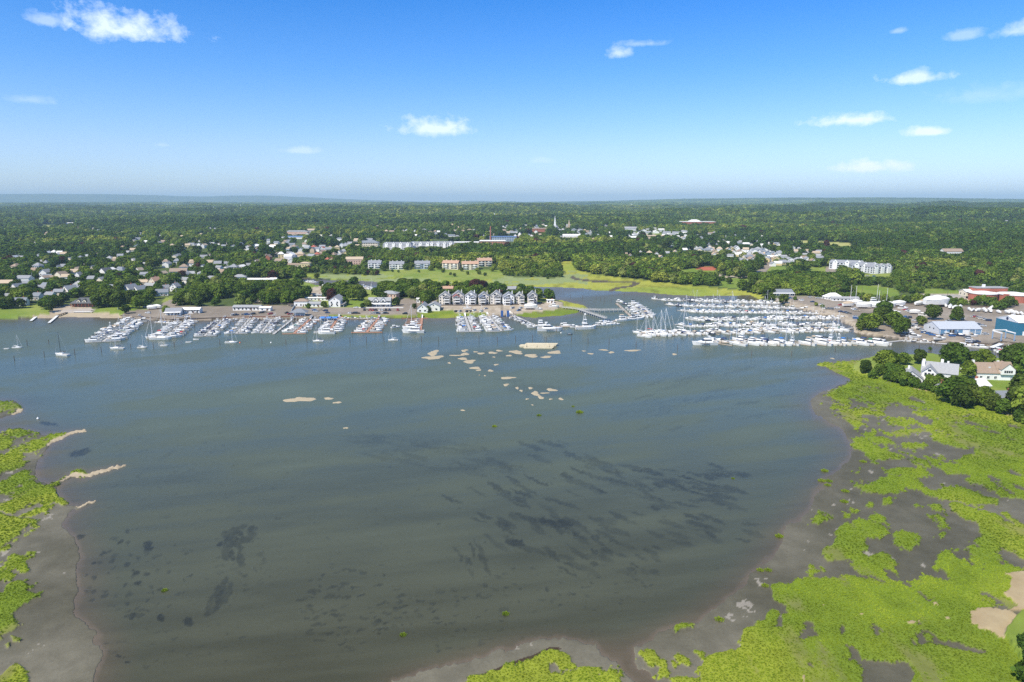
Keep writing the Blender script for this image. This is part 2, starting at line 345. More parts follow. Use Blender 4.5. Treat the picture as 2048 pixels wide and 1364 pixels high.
for p in ([(-30, 90), (70, 110), (110, 140), (200, 165), (215, 205), (80, 205), (-30, 185)],
          [(60, 410), (100, 390), (300, 410), (400, 420), (270, 470), (190, 490), (60, 440)], [(-30, 440), (90, 460), (140, 540), (90, 580), (-30, 600)],
          [(90, 610), (240, 570), (430, 470), (560, 430), (710, 420), (700, 440), (600, 480), (480, 520), (480, 560), (400, 600), (390, 660), (310, 650), (300, 620), (180, 640)],
          [(-30, 640), (100, 640), (240, 660), (180, 750), (350, 740), (300, 800), (350, 850), (270, 890), (340, 910), (420, 960), (500, 960), (690, 870), (700, 880), (560, 980), (570, 1030), (580, 1090), (430, 1100), (240, 1160), (230, 1190), (100, 1240), (-30, 1250)],
          [(730, 830), (850, 818), (852, 850), (740, 862)], [(410, 1140), (600, 1100), (730, 1130), (700, 1150), (620, 1170), (560, 1150), (430, 1170)], [(180, 1270), (350, 1190), (460, 1180), (450, 1210), (330, 1260), (270, 1290)],
          [(-30, 1250), (170, 1280), (240, 1310), (200, 1364), (-30, 1364)], [(280, 1330), (360, 1320), (350, 1364), (280, 1364)], [(220, 500), (250, 505), (245, 530), (220, 528)], [(500, 1080), (570, 1070), (580, 1100), (520, 1105)]):
    paint(MARSH, p, *R5)
paint(MUD, [(-30, 1030), (100, 1030), (120, 1090), (60, 1130), (-30, 1150)], *R5)
for p in ([(-30, 0), (330, -10), (250, 30), (280, 90), (170, 160), (70, 210), (20, 250), (-30, 240)], [(-30, 390), (140, 300), (210, 340), (200, 370), (260, 420), (150, 440), (100, 400), (-30, 420)],
          [(-30, 430), (110, 460), (60, 520), (-30, 500)], [(40, 560), (100, 510), (200, 510), (290, 550), (250, 590), (340, 670), (270, 690), (240, 710), (150, 740), (70, 740), (80, 790), (-30, 830), (-30, 700)],
          [(-30, 800), (140, 770), (150, 850), (220, 890), (210, 920), (60, 950), (30, 920), (-30, 890)], [(50, 1050), (110, 1040), (100, 1090), (60, 1095)], [(110, 970), (190, 1000), (180, 1050), (120, 1030)],
          [(-30, 1240), (180, 1220), (240, 1290), (220, 1380), (-30, 1380)], [(-30, 950), (40, 970), (30, 1000), (-30, 1000)], [(210, 290), (265, 290), (250, 320), (215, 315)]):
    paint(MARSH, p, *R6)

yy_, xx_ = np.mgrid[0:CH, 0:CW]
cover[(cover == WOOD) & (yy_ > 613) & (yy_ < 645) & (xx_ > 243) & (xx_ < 862)] = ASPH
cover[(cover == WOOD) & (yy_ > 609) & (yy_ < 645) & (xx_ >= 862) & (xx_ < 1200)] = PALE
cover[(cover == WOOD) & (yy_ > 619) & (yy_ < 645) & (xx_ <= 243)] = LAWN
cover[(cover == WOOD) & (yy_ > 613) & (yy_ < 700) & (xx_ > 1540)] = ASPH
del yy_, xx_
HGT = np.array([-1.2, 0.07, 0.42, 0.22, 1.7, 1.8, 2.0, 2.0, 1.75, 0.7, 1.8])
hr = HGT[cover]


def blur(a, rx, ry):
    for ax, r in ((1, rx), (0, ry)):
        if r < 1: continue
        k = 2 * r + 1
        pad = [(0, 0), (0, 0)]; pad[ax] = (r + 1, r)
        c = np.cumsum(np.pad(a, pad, mode='edge'), axis=ax)
        a = (np.take(c, range(k, c.shape[ax]), axis=ax) - np.take(c, range(0, c.shape[ax] - k), axis=ax)) / k
    return a


hr = blur(hr, 2, 1)
marshy = blur((cover == MARSH).astype(float), 13, 7)
shallow = blur(blur((cover != WATER).astype(float), 60, 22), 60, 22)
shallow2 = blur(blur((cover != WATER).astype(float), 14, 8), 14, 8)


def project(x, y, z):
    c, s_ = math.cos(PITCH), math.sin(PITCH)
    dz = z - CAM_H
    depth = y * c - dz * s_
    up = y * s_ + dz * c
    return 1024 + FPX * x / depth, 682 - FPX * up / depth


def samp(a, px, py):
    return a[np.clip(py.astype(int), 0, CH - 1), np.clip(px.astype(int), 0, CW - 1)]


def warp(px, py, x, y):
    """break up traced outlines with noise so they read as natural edges"""
    d = np.hypot(x, y)
    f = np.interp(d, [100, 500, 560, 5000], [1.0, 1.0, 0.0, 0.0])
    sc = np.interp(d, [100, 300, 600], [1.1, 2.0, 4.0])
    a = (fbm(x / (sc * 3), y / (sc * 3), 21, 4, 0.6) - 0.5) * 26 * f
    b_ = (fbm(x / (sc * 3), y / (sc * 3), 41, 4, 0.6) - 0.5) * 17 * f
    k = np.interp(d, [100, 350, 550], [1.7, 1.0, 0.6])
    return px + a * k, py + b_ * k


def ground(x, y):
    """class and height at world points"""
    x = np.asarray(x, float); y = np.asarray(y, float)
    hz = hills(x, y)
    px, py = project(x, np.maximum(y, 1), hz + 1.0 * (np.hypot(x, y) > 500))
    wx, wy = warp(px, py, x, y)
    c = samp(cover, wx, wy)
    h = samp(hr, wx, wy) + hz
    d = np.hypot(x, y)
    mf = samp(marshy, wx, wy); n1 = fbm(x / 2.4, y / 3.6, 401, 4, .6); n2 = fbm(x / 6.5, y / 12.0, 402, 4, .6)
    grow = (c == MUD) & (d < 560) & (mf > .06) & (n1 > .74 - .34 * mf)
    bare = (c == MARSH) & (d < 560) & (mf < .93) & (n2 > .61 + .16 * (mf - .5))
    bare |= (c == MARSH) & (d < 560) & (n2 > .70)
    c = np.where(grow, MARSH, np.where(bare, MUD, c)); h = np.where(grow, np.maximum(h, .3), np.where(bare, np.minimum(h, .12), h))
    return c, h, px, py


def G(px, py, z=None):
    """world point where the pixel's line of sight meets the ground"""
    r = pix_ray(px, py)
    t = CAM_H / max(1e-4, -r[2] / r[1])
    if r[2] < -1e-3:
        h = 0.0 if z is None else z
        for _ in range(14):
            yy = (CAM_H - h) / -r[2] * r[1]
            xx = yy * r[0] / r[1]
            if z is not None: break
            hn = float(ground(np.array([xx]), np.array([yy]))[1][0])
            h = 0.5 * h + 0.5 * max(hn, 0)
        return xx, yy, h
    raise ValueError('above horizon')


# ------------------------------------------------------------------ object helpers
COL = S.collection
MATS = {}


def mat(name, color=(0.5, 0.5, 0.5), rough=0.7, metal=0.0, var=0.0, vscale=0.5, rand=0.0, spec=0.5, bump=0.0):
    if name in MATS: return MATS[name]
    m = bpy.data.materials.new(name); m.use_nodes = True
    q = NB(m.node_tree)
    p = m.node_tree.nodes['Principled BSDF']
    p.inputs['Roughness'].default_value = rough
    p.inputs['Metallic'].default_value = metal
    p.inputs['Specular IOR Level'].default_value = spec
    c = tuple(color) + (1,)
    src = None
    if var > 0:
        t = q.n('ShaderNodeTexCoord')
        nz = q.noise(t.outputs['Object'], vscale, 5, 0.65)
        lo = tuple(v * (1 - var) for v in color); hi = tuple(min(1, v * (1 + var)) for v in color)
        src = q.ramp(nz, [(0.3, lo), (0.7, hi)])
    if rand > 0:
        oi = q.n('ShaderNodeObjectInfo')
        f = q.m('ADD', 1 - rand, q.m('MULTIPLY', oi.outputs['Random'], 2 * rand))
        cm = q.n('ShaderNodeCombineXYZ')
        for i in range(3): q.l(f, cm.inputs[i])
        src = q.mix(1.0, src if src is not None else c, cm.outputs[0], 'MULTIPLY')
    if src is None: p.inputs['Base Color'].default_value = c
    else: q.l(src, p.inputs['Base Color'])
    if bump > 0:
        t = q.n('ShaderNodeTexCoord')
        bn = q.n('ShaderNodeBump'); bn.inputs['Strength'].default_value = bump
        q.l(q.noise(t.outputs['Object'], vscale * 4, 4), bn.inputs['Height'])
        q.l(bn.outputs[0], p.inputs['Normal'])
    MATS[name] = m
    return m


def tag(o, label=None, cat=None, group=None, kind=None):
    if label: o['label'] = label
    if cat: o['category'] = cat
    if group: o['group'] = group
    if kind: o['kind'] = kind
    return o


class MB:
    def __init__(s): s.v, s.f = [], []
    def add(s, vs, fs):
        k = len(s.v)
        s.v += [tuple(v) for v in vs]
        s.f += [tuple(i + k for i in f) for f in fs]
        return s
    def box(s, x0, x1, y0, y1, z0, z1):
        return s.add([(x0, y0, z0), (x1, y0, z0), (x1, y1, z0), (x0, y1, z0), (x0, y0, z1), (x1, y0, z1), (x1, y1, z1), (x0, y1, z1)],
                     [(3, 2, 1, 0), (4, 5, 6, 7), (0, 1, 5, 4), (1, 2, 6, 5), (2, 3, 7, 6), (3, 0, 4, 7)])
    def frus(s, x0, x1, y0, y1, z0, z1, i):
        """box whose top is inset by i (number or 4 insets x0 x1 y0 y1)"""
        a, b_, c, d = (i,) * 4 if isinstance(i, (int, float)) else i
        return s.add([(x0, y0, z0), (x1, y0, z0), (x1, y1, z0), (x0, y1, z0), (x0 + a, y0 + c, z1), (x1 - b_, y0 + c, z1), (x1 - b_, y1 - d, z1), (x0 + a, y1 - d, z1)],
                     [(3, 2, 1, 0), (4, 5, 6, 7), (0, 1, 5, 4), (1, 2, 6, 5), (2, 3, 7, 6), (3, 0, 4, 7)])
    def cyl(s, x, y, z0, z1, r0, r1=None, n=6):
        r1 = r0 if r1 is None else r1
        k = [(math.cos(2 * math.pi * i / n), math.sin(2 * math.pi * i / n)) for i in range(n)]
        return s.add([(x + c * r0, y + d * r0, z0) for c, d in k] + [(x + c * r1, y + d * r1, z1) for c, d in k],
                     [tuple(range(n))[::-1], tuple(range(n, 2 * n))] + [(i, (i + 1) % n, n + (i + 1) % n, n + i) for i in range(n)])
    def bar(s, p, q, r, n=4):
        p, q = Vector(p), Vector(q); d = (q - p).normalized()
        a = d.orthogonal().normalized(); b_ = d.cross(a)
        ring = lambda o: [o + (a * math.cos(2 * math.pi * (i + .5) / n) + b_ * math.sin(2 * math.pi * (i + .5) / n)) * r for i in range(n)]
        return s.add(ring(p) + ring(q), [tuple(range(n))[::-1], tuple(range(n, 2 * n))] + [(i, (i + 1) % n, n + (i + 1) % n, n + i) for i in range(n)])
    def gable(s, x0, x1, y0, y1, z0, h, t=0.25, ov=0.5):
        """gabled roof slab, ridge along x"""
        ym = (y0 + y1) / 2; k = h / ((y1 - y0) / 2)
        X0, X1, Y0, Y1 = x0 - ov, x1 + ov, y0 - ov, y1 + ov
        ze = z0 - ov * k
        vs = []
        for X in (X0, X1):
            vs += [(X, Y0, ze), (X, ym, z0 + h), (X, Y1, ze), (X, Y0, ze + t), (X, ym, z0 + h + t), (X, Y1, ze + t)]
        return s.add(vs, [(0, 3, 4, 1), (1, 4, 5, 2), (7, 10, 9, 6), (8, 11, 10, 7), (3, 9, 10, 4), (4, 10, 11, 5), (0, 1, 7, 6), (1, 2, 8, 7), (0, 6, 9, 3), (2, 5, 11, 8)])
    def hip(s, x0, x1, y0, y1, z0, h, ov=0.5):
        X0, X1, Y0, Y1 = x0 - ov, x1 + ov, y0 - ov, y1 + ov
        ym = (Y0 + Y1) / 2; q = min((Y1 - Y0) / 2, (X1 - X0) / 2 - 0.01)
        return s.add([(X0, Y0, z0), (X1, Y0, z0), (X1, Y1, z0), (X0, Y1, z0), (X0 + q, ym, z0 + h), (X1 - q, ym, z0 + h)],
                     [(3, 2, 1, 0), (0, 1, 5, 4), (1, 2, 5), (2, 3, 4, 5), (3, 0, 4)])
    def wallgable(s, x0, x1, y0, y1, z0, z1, h):
        """walls with gable ends at x0 and x1"""
        ym = (y0 + y1) / 2
        return s.add([(x0, y0, z0), (x1, y0, z0), (x1, y1, z0), (x0, y1, z0), (x0, y0, z1), (x1, y0, z1), (x1, y1, z1), (x0, y1, z1), (x0, ym, z1 + h), (x1, ym, z1 + h)],
                     [(3, 2, 1, 0), (0, 1, 5, 4), (2, 3, 7, 6), (1, 2, 6, 9, 5), (3, 0, 4, 8, 7), (4, 5, 9, 8), (6, 7, 8, 9)])
    def rotz(s, a, start=0):
        c, d = math.cos(a), math.sin(a)
        s.v[start:] = [(x * c - y * d, x * d + y * c, z) for x, y, z in s.v[start:]]
        return s
    def mesh(s, name):
        me = bpy.data.meshes.new(name); me.from_pydata(s.v, [], s.f); me.update()
        return me
    def obj(s, name, m, parent=None):
        me = s.mesh(name); me.materials.append(m)
        return link(name, me, parent)


def link(name, me, parent=None):
    o = bpy.data.objects.new(name, me); COL.objects.link(o)
    if parent is not None: o.parent = parent
    return o


def empty(name, loc, rz=0, sc=None):
    o = bpy.data.objects.new(name, None); COL.objects.link(o)
    o.location = loc; o.rotation_euler = (0, 0, rz)
    o.empty_display_size = 0.5
    if sc: o.scale = (sc, sc, sc) if isinstance(sc, (int, float)) else sc
    return o


KIDS = {}


def copy_tree(o, parent=None):
    c = o.copy(); COL.objects.link(c)
    for k in ('label', 'category', 'group'):
        pass
    if parent is not None: c.parent = parent
    kids = KIDS.get(o.name)
    if kids is None: kids = [k for k in o.children]; KIDS[o.name] = kids
    for k in kids: copy_tree(k, c)
    return c


ORD = ['first', 'second', 'third', 'fourth', 'fifth', 'sixth', 'seventh', 'eighth', 'ninth', 'tenth', 'eleventh', 'twelfth', 'thirteenth', 'fourteenth', 'fifteenth', 'sixteenth',
       'seventeenth', 'eighteenth', 'nineteenth', 'twentieth']
TENS = {2: 'twenty', 3: 'thirty', 4: 'forty', 5: 'fifty', 6: 'sixty', 7: 'seventy', 8: 'eighty', 9: 'ninety'}


def ordinal(i):
    if i < 20: return ORD[i]
    n = i + 1
    if n < 100:
        t, u = divmod(n, 10)
        return (TENS[t] + '-' + ORD[u - 1]) if u else TENS[t][:-1] + 'ieth'
    return 'hundred and ' + ordinal(n - 101)
# ------------------------------------------------------------------ ground and water meshes
def colmat(name, rough, nscale, namp, spec=0.3, bump=0.0, wet=False, fine=None):
    m = bpy.data.materials.new(name); m.use_nodes = True
    q = NB(m.node_tree); p = m.node_tree.nodes['Principled BSDF']
    a = q.n('ShaderNodeAttribute', attribute_name='albedo')
    t = q.n('ShaderNodeTexCoord')
    n1 = q.noise(t.outputs['Object'], nscale, 6, 0.7)
    n2 = q.noise(t.outputs['Object'], nscale * 0.13, 4, 0.6)
    f = q.m('MULTIPLY', q.m('ADD', 1 - namp, q.m('MULTIPLY', n1, 2 * namp)), q.m('ADD', 0.75, q.m('MULTIPLY', n2, 0.5)))
    cm = q.n('ShaderNodeCombineXYZ')
    for i in range(3): q.l(f, cm.inputs[i])
    c = q.mix(1.0, a.outputs['Color'], cm.outputs[0], 'MULTIPLY')
    q.l(c, p.inputs['Base Color'])
    p.inputs['Roughness'].default_value = rough
    if wet:
        q.l(q.ramp(n2, [(0.42, 0.62), (0.60, rough)]), p.inputs['Roughness'])
    p.inputs['Specular IOR Level'].default_value = spec
    if bump:
        bn = q.n('ShaderNodeBump'); bn.inputs['Strength'].default_value = bump; bn.inputs['Distance'].default_value = 0.2
        q.l(n1, bn.inputs['Height']); q.l(bn.outputs[0], p.inputs['Normal'])
    MATS[name] = m
    return m


side_ = 1340 + np.cumsum(np.linspace(6, 160, 34))
tt = np.concatenate([-side_[::-1], np.arange(-1340, 1341, 2.7), side_]) / FPX
rows = []
yv = 1420.0
while yv > 476:
    ang = math.atan((yv - 682) / FPX) + PITCH
    rows.append(CAM_H / math.tan(ang))
    yv -= 2.3
while rows[-1] < 26000: rows.append(rows[-1] * 1.0185 + 2)
rows = np.array([12.0, 30.0, 45.0, 60.0, 72.0, 85.0, 94.0] + rows)
X = (tt[None, :] * rows[:, None]); Y = np.repeat(rows[:, None], len(tt), 1)
# rows follow y, nudge distance by a per-row cosine so the sheet is an even fan
cls, hh, PX, PY = ground(X, Y)
dist = np.hypot(X, Y)
# mounds and hollows in the marsh
mr = (cls == MARSH) & (dist < 620)
hh = hh + np.where(mr, (fbm(X / 2.6, Y / 2.6, 61, 3) - 0.42) * 0.45, 0)
hh = hh + np.where(cls == MUD, (fbm(X / 7.0, Y / 7.0, 62, 3) - 0.5) * 0.09, 0)
hh = hh + np.where((cls == FIELD) | (cls == WOOD), (fbm(X / 20, Y / 20, 63, 2) - .5) * 0.8, 0)

N1 = fbm(X / 26, Y / 26, 71, 4); N2 = fbm(X / 3.5, Y / 3.5, 72, 4, 0.6); N3 = fbm(X / 90, Y / 60, 73, 3); N4 = fbm(X / 9, Y / 22, 74, 4, 0.6)
alb = np.zeros(X.shape + (3,))


def mixc(a, b_, f):
    return np.array(a)[None, None, :] * (1 - f[..., None]) + np.array(b_)[None, None, :] * f[..., None]


def st(v, lo, hi): return np.clip((v - lo) / (hi - lo), 0, 1)


c_marsh = mixc((0.145, 0.205, 0.022), (0.235, 0.275, 0.030), st(N1, 0.35, 0.65))
c_marsh = c_marsh * (1 - 0.5 * st(N4, 0.60, 0.72)[..., None]) + np.array((0.17, 0.15, 0.07)) * (0.5 * st(N4, 0.60, 0.72)[..., None])
far_m = mixc((0.25, 0.30, 0.045), (0.33, 0.34, 0.055), st(N3, 0.4, 0.6)) * (1 - 0.35 * st(N4, .5, .72)[..., None])
c_marsh = np.where((dist > 640)[..., None], far_m, c_marsh)
reed = ((PX > 640) & (PX < 1175) & (PY > 540) & (PY < 569) & (dist > 640))
c_marsh = np.where((reed & (N1 + 0.2 * N2 > 0.52))[..., None], mixc((0.22, 0.28, 0.10), (0.27, 0.30, 0.13), N2), c_marsh)
# creek through the far marsh
def seg_d(px, py, pts):
    d = np.full(px.shape, 1e9)
    for (ax, ay), (bx, by) in zip(pts[:-1], pts[1:]):
        vx, vy = bx - ax, (by - ay) * 3.0
        t_ = np.clip(((px - ax) * vx + (py - ay) * 3.0 * vy) / (vx * vx + vy * vy), 0, 1)
        d = np.minimum(d, np.hypot(px - ax - t_ * vx, (py - ay) * 3.0 - t_ * vy))
    return d
crk = seg_d(PX, PY, [(1145, 553), (1152, 557), (1185, 561), (1230, 563), (1265, 563), (1275, 566), (1262, 571), (1235, 575), (1222, 580)])
cr = (crk < 5.5) & (cls == MARSH) & (dist > 640)
c_marsh = np.where(cr[..., None], np.array((0.10, 0.085, 0.06)), c_marsh)
hh = np.where(cr, 0.12, hh)
c_mud = mixc((0.092, 0.086, 0.058), (0.150, 0.138, 0.100), st(N1, 0.3, 0.7)) * (0.8 + 0.4 * N2[..., None])
c_mud = np.where((st(N2, 0.70, 0.74) * (fbm(X / 11, Y / 11, 77, 2) > 0.62) > 0.3)[..., None], np.array((0.27, 0.245, 0.20)), c_mud)
wrack = seg_d(PX, PY, [(880 + 300 / 3.938, 1100 + 1010 / 3.938), (880 + 480 / 3.938, 1100 + 950 / 3.938), (880 + 560 / 3.938, 1100 + 900 / 3.938), (880 + 720 / 3.938, 1100 + 850 / 3.938), (880 + 900 / 3.938, 1100 + 780 / 3.938)])
c_mud = np.where(((wrack < 10 + 14 * (N2 - .5)) & (cls == MUD))[..., None], np.array((0.055, 0.037, 0.024)), c_mud)
c_sand = mixc((0.36, 0.29, 0.19), (0.47, 0.39, 0.27), N2)
c_asph = mixc((0.215, 0.180, 0.140), (0.29, 0.245, 0.195), st(N1, .3, .7)) * (0.86 + 0.28 * N2[..., None])
c_lawn = mixc((0.15, 0.22, 0.03), (0.24, 0.28, 0.06), st(N1, 0.3, 0.7))
c_wood = mixc((0.055, 0.085, 0.022), (0.10, 0.13, 0.035), N1)
c_field = mixc((0.34, 0.36, 0.10), (0.42, 0.38, 0.15), N1)
c_pale = mixc((0.34, 0.28, 0.20), (0.46, 0.39, 0.30), st(N2, .3, .7))
c_straw = mixc((0.42, 0.34, 0.20), (0.30, 0.22, 0.12), N2)
c_red = np.ones_like(c_straw) * np.array((0.42, 0.12, 0.07))
for k, c in ((WATER, c_mud * 0.6), (MUD, c_mud), (MARSH, c_marsh), (SAND, c_sand), (ASPH, c_asph), (LAWN, c_lawn), (WOOD, c_wood), (FIELD, c_field), (PALE, c_pale), (STRAW, c_straw), (RED, c_red)):
    alb = np.where((cls == k)[..., None], c, alb)
# distant land reads as canopy colour
farf = st(dist, 2500, 6000)[..., None] * (cls == WOOD)[..., None]
alb = alb * (1 - farf) + mixc((0.045, 0.072, 0.018), (0.07, 0.10, 0.024), st(fbm(X / 60, Y / 60, 79, 3), .3, .7)) * farf

nr, nc = X.shape
vid = np.arange(nr * nc).reshape(nr, nc)
quads = np.stack([vid[:-1, :-1], vid[:-1, 1:], vid[1:, 1:], vid[1:, :-1]], -1).reshape(-1, 4)
qc = cls[:-1, :-1].reshape(-1)
V = np.stack([X, Y, hh], -1).reshape(-1, 3)
A4 = np.concatenate([alb, np.ones(alb.shape[:2] + (1,))], -1).reshape(-1, 4)


def grid_obj(name, sel, m, verts=V, extra=None, smooth=True):
    qs = quads[sel]
    if len(qs) == 0: return None
    used, inv = np.unique(qs, return_inverse=True)
    inv = inv.reshape(-1, 4)
    me = bpy.data.meshes.new(name)
    me.vertices.add(len(used)); me.vertices.foreach_set('co', verts[used].astype(np.float32).ravel())
    me.loops.add(inv.size); me.loops.foreach_set('vertex_index', inv.astype(np.int32).ravel())
    me.polygons.add(len(inv)); me.polygons.foreach_set('loop_start', np.arange(0, inv.size, 4, dtype=np.int32))
    me.polygons.foreach_set('use_smooth', np.full(len(inv), smooth))
    me.update(calc_edges=True)
    if extra is None:
        at = me.color_attributes.new('albedo', 'FLOAT_COLOR', 'POINT'); at.data.foreach_set('color', A4[used].astype(np.float32).ravel())
    else:
        for k, arr in extra.items():
            at = me.attributes.new(k, 'FLOAT', 'POINT'); at.data.foreach_set('value', arr[used].astype(np.float32))
    me.materials.append(m)
    return tag(link(name, me), kind='structure')


GM = colmat('turf', 0.9, 1.6, 0.22, 0.1, 0.3)
MM = colmat('wet_mud', 0.55, 1.3, 0.24, 0.10, 0.4, wet=True)
PM = colmat('worn_ground', 0.85, 0.9, 0.12, 0.2)
dq = dist[:-1, :-1].reshape(-1)
pyq = PY[:-1, :-1].reshape(-1); pxq = PX[:-1, :-1].reshape(-1)
grid_obj('seabed', qc == WATER, MM)
grid_obj('mudflat', qc == MUD, MM)
grid_obj('salt_marsh', (qc == MARSH) & (dq < 640), GM)
grid_obj('creek_marsh', (qc == MARSH) & (dq >= 640), GM)
grid_obj('beach', qc == SAND, PM)
grid_obj('parking_lot', qc == ASPH, PM)
grid_obj('gravel_yard', qc == PALE, PM)
grid_obj('lawn', qc == LAWN, GM)
grid_obj('ground', qc == WOOD, GM)
grid_obj('field', qc == FIELD, GM)
grid_obj('reed_litter', qc == STRAW, PM)
grid_obj('clay_court', qc == RED, PM)
# ground carries on beyond the frame
bm = MB(); bm.add([(-60000, -3000, -2.5), (60000, -3000, -2.5), (60000, 60000, -2.5), (-60000, 60000, -2.5)], [(0, 1, 2, 3)])
tag(bm.obj('terrain', mat('far_terrain', (0.07, 0.09, 0.03), 0.9)), kind='structure')

# water: one sheet at tide level, coarse beyond the bay
wsel = np.zeros(len(quads), bool)
wm = (cls == WATER) | (cls == MUD) | (cls == MARSH) | (cls == SAND)
low = (hh < 1.2)
wq = wm & (dist < 1400)
# grow the mask so that the sheet runs under the banks
g = wq.copy()
for _ in range(2):
    g[1:] |= g[:-1].copy(); g[:-1] |= g[1:].copy(); g[:, 1:] |= g[:, :-1].copy(); g[:, :-1] |= g[:, 1:].copy()
wsel = (g[:-1, :-1] & (dist[:-1, :-1] < 1400)).reshape(-1)
# the sheet drops a little beneath the banks so that only the real water line shows
Vw = V.copy(); Vw[:, 2] = 0.0
wxp, wyp = warp(PX, PY, X, Y)
SH = samp(shallow, PX, PY); SH2 = samp(shallow2, wxp, wyp)
# eelgrass beds under the surface: streaks drifting down to the right
def ell(cx, cy, rx, ry, ang=0):
    c, s_ = math.cos(R(ang)), math.sin(R(ang))
    dx, dy = PX - cx, PY - cy
    u, v = (dx * c + dy * s_) / rx, (-dx * s_ + dy * c) / ry
    return np.clip(1.25 - (u * u + v * v), 0, 1)
def streak(ang, su, sv, seed):
    c, s_ = math.cos(R(ang)), math.sin(R(ang))
    u, v = PX * c + PY * s_, -PX * s_ + PY * c
    return fbm(u / su, v / sv, seed, 4, 0.58)
def stwo(v, lo, hi): return st(v, lo, hi)
weedmap = np.zeros((CH, CW), np.float32)
wr = np.random.default_rng(321)


def splat(cx, cy, a, b_, ang, s_):
    """one eelgrass patch: a soft-edged ellipse on the bay floor"""
    rad = int(max(a, b_) * 1.3 + 2)
    x0_, x1_, y0_, y1_ = max(0, int(cx - rad)), min(CW, int(cx + rad)), max(0, int(cy - rad)), min(CH, int(cy + rad))
    if x1_ <= x0_ or y1_ <= y0_: return
    gx, gy = np.arange(x0_, x1_)[None, :] - cx, np.arange(y0_, y1_)[:, None] - cy
    c_, s2 = math.cos(R(ang)), math.sin(R(ang))
    u, v = (gx * c_ + gy * s2) / a, (-gx * s2 + gy * c_) / (b_ * .78)
    k = np.clip((1.25 - (u * u + v * v)) * 1.6, 0, 1) * s_
    sub_ = weedmap[y0_:y1_, x0_:x1_]
    np.maximum(sub_, k, out=sub_)


def scatter_weed(n, cx, cy, rx, ry, ang, la, lb, wa, wb, ain, s0, s1_):
    for _ in range(n):
        r_, th = math.sqrt(wr.uniform()), wr.uniform(0, 6.283)
        u, v = r_ * math.cos(th) * rx, r_ * math.sin(th) * ry
        x_ = cx + u * math.cos(R(ang)) - v * math.sin(R(ang)); y_ = cy + u * math.sin(R(ang)) + v * math.cos(R(ang))
        splat(x_, y_, wr.uniform(la, lb), wr.uniform(wa, wb), (ain(x_, y_) if callable(ain) else ain) + wr.normal() * 5, wr.uniform(s0, s1_) * (1 - .35 * r_))


fan = lambda x_, y_: 31 - 20 * (x_ - 900) / 600 + (y_ - 1000) * .04
scatter_weed(95, 1230, 985, 310, 85, 12, 12, 34, 2.6, 7.0, fan, .35, .95)
scatter_weed(34, 1340, 955, 160, 52, 6, 18, 44, 2, 5.5, fan, .5, .95)
scatter_weed(46, 1060, 1060, 190, 60, 22, 9, 26, 3, 8, lambda a_, b_: 26, .4, .95)
scatter_weed(30, 1190, 1090, 150, 45, 14, 9, 24, 3, 7, 22, .35, .85)
scatter_weed(14, 940, 1110, 60, 24, 55, 8, 18, 3.5, 6.5, 60, .5, .95)
scatter_weed(60, 850, 905, 190, 30, 10, 14, 46, 2, 5, 8, .15, .5)
scatter_weed(46, 1400, 800, 230, 60, -8, 14, 44, 1.5, 4, lambda a_, b_: -20 + (a_ - 1250) * .06, .10, .40)
scatter_weed(22, 482, 1070, 36, 18, -20, 6, 15, 5, 9, -20, .7, 1.0)
scatter_weed(20, 466, 1105, 18, 36, 0, 6, 13, 5, 9, 70, .7, 1.0)
scatter_weed(24, 442, 1188, 42, 14, -56, 8, 17, 4, 8, -56, .7, 1.0)
scatter_weed(40, 480, 1140, 50, 70, 10, 2, 9, 2, 5, -20, .2, .6)
scatter_weed(100, 700, 1215, 105, 85, 0, 2.5, 11, 2, 5, -12, .4, .95)
scatter_weed(60, 900, 1235, 110, 70, 0, 2, 9, 1.5, 5, -8, .3, .9)
scatter_weed(70, 270, 1140, 120, 95, 0, 2, 9, 2, 6, -28, .3, .9)
scatter_weed(30, 330, 1290, 170, 50, 0, 2, 8, 1.5, 4, -20, .3, .7)
scatter_weed(60, 1130, 1180, 200, 50, 0, 2, 9, 1.5, 4, 8, .3, .8)
scatter_weed(260, 820, 1080, 640, 260, 0, 1.2, 6, 1, 3, 5, .15, .6)
scatter_weed(120, 330, 960, 260, 110, 0, 3, 12, 1, 3, -16, .08, .35)
for (cx, cy, rx, ry, an) in [(296, 1092, 9, 13, 30), (240, 1083, 10, 5, -20), (205, 1106, 8, 5, -30), (376, 1243, 10, 13, 30), (322, 1234, 8, 9, -20), (265, 1232, 9, 11, -30), (270, 1145, 8, 9, 0), (295, 1147, 8, 6, 0), (1031, 1085, 22, 10, 10),
                             (277, 1166, 9, 6, -20), (440, 1088, 9, 6, -20), (160, 1073, 12, 6, -20), (188, 1124, 7, 4, 0), (240, 1313, 7, 4, 0), (254, 1323, 6, 4, 0), (160, 905, 24, 9, -14), (98, 847, 20, 4, 8), (1103, 1045, 30, 9, 18), (1130, 1046, 20, 8, 20)]:
    splat(cx, cy, rx, ry, an, .9)
for (cx, cy, rx, ry) in [(935, 712, 60, 9), (1000, 708, 50, 7), (1080, 712, 60, 6), (975, 735, 30, 8), (1075, 780, 60, 16), (1020, 760, 30, 5), (868, 716, 30, 6)]:
    splat(cx, cy, rx, ry, 4, .22)
wjx = (fbm(X / 1.6, Y / 4.0, 501, 4, .65) - .5); wjy = (fbm(X / 1.6, Y / 4.0, 502, 4, .65) - .5)
w = samp(weedmap, PX + wjx * 16, PY + wjy * 9)
w = w * np.clip(0.25 + 1.5 * fbm(X / 1.1, Y / 2.6, 503, 3, .6), 0, 1)
w = w * (1 - st(SH2, 0.42, 0.5))
flat = (fbm(X / 40, Y / 120, 97, 4) - 0.5)
cur = streak(-6, 240, 26, 98)
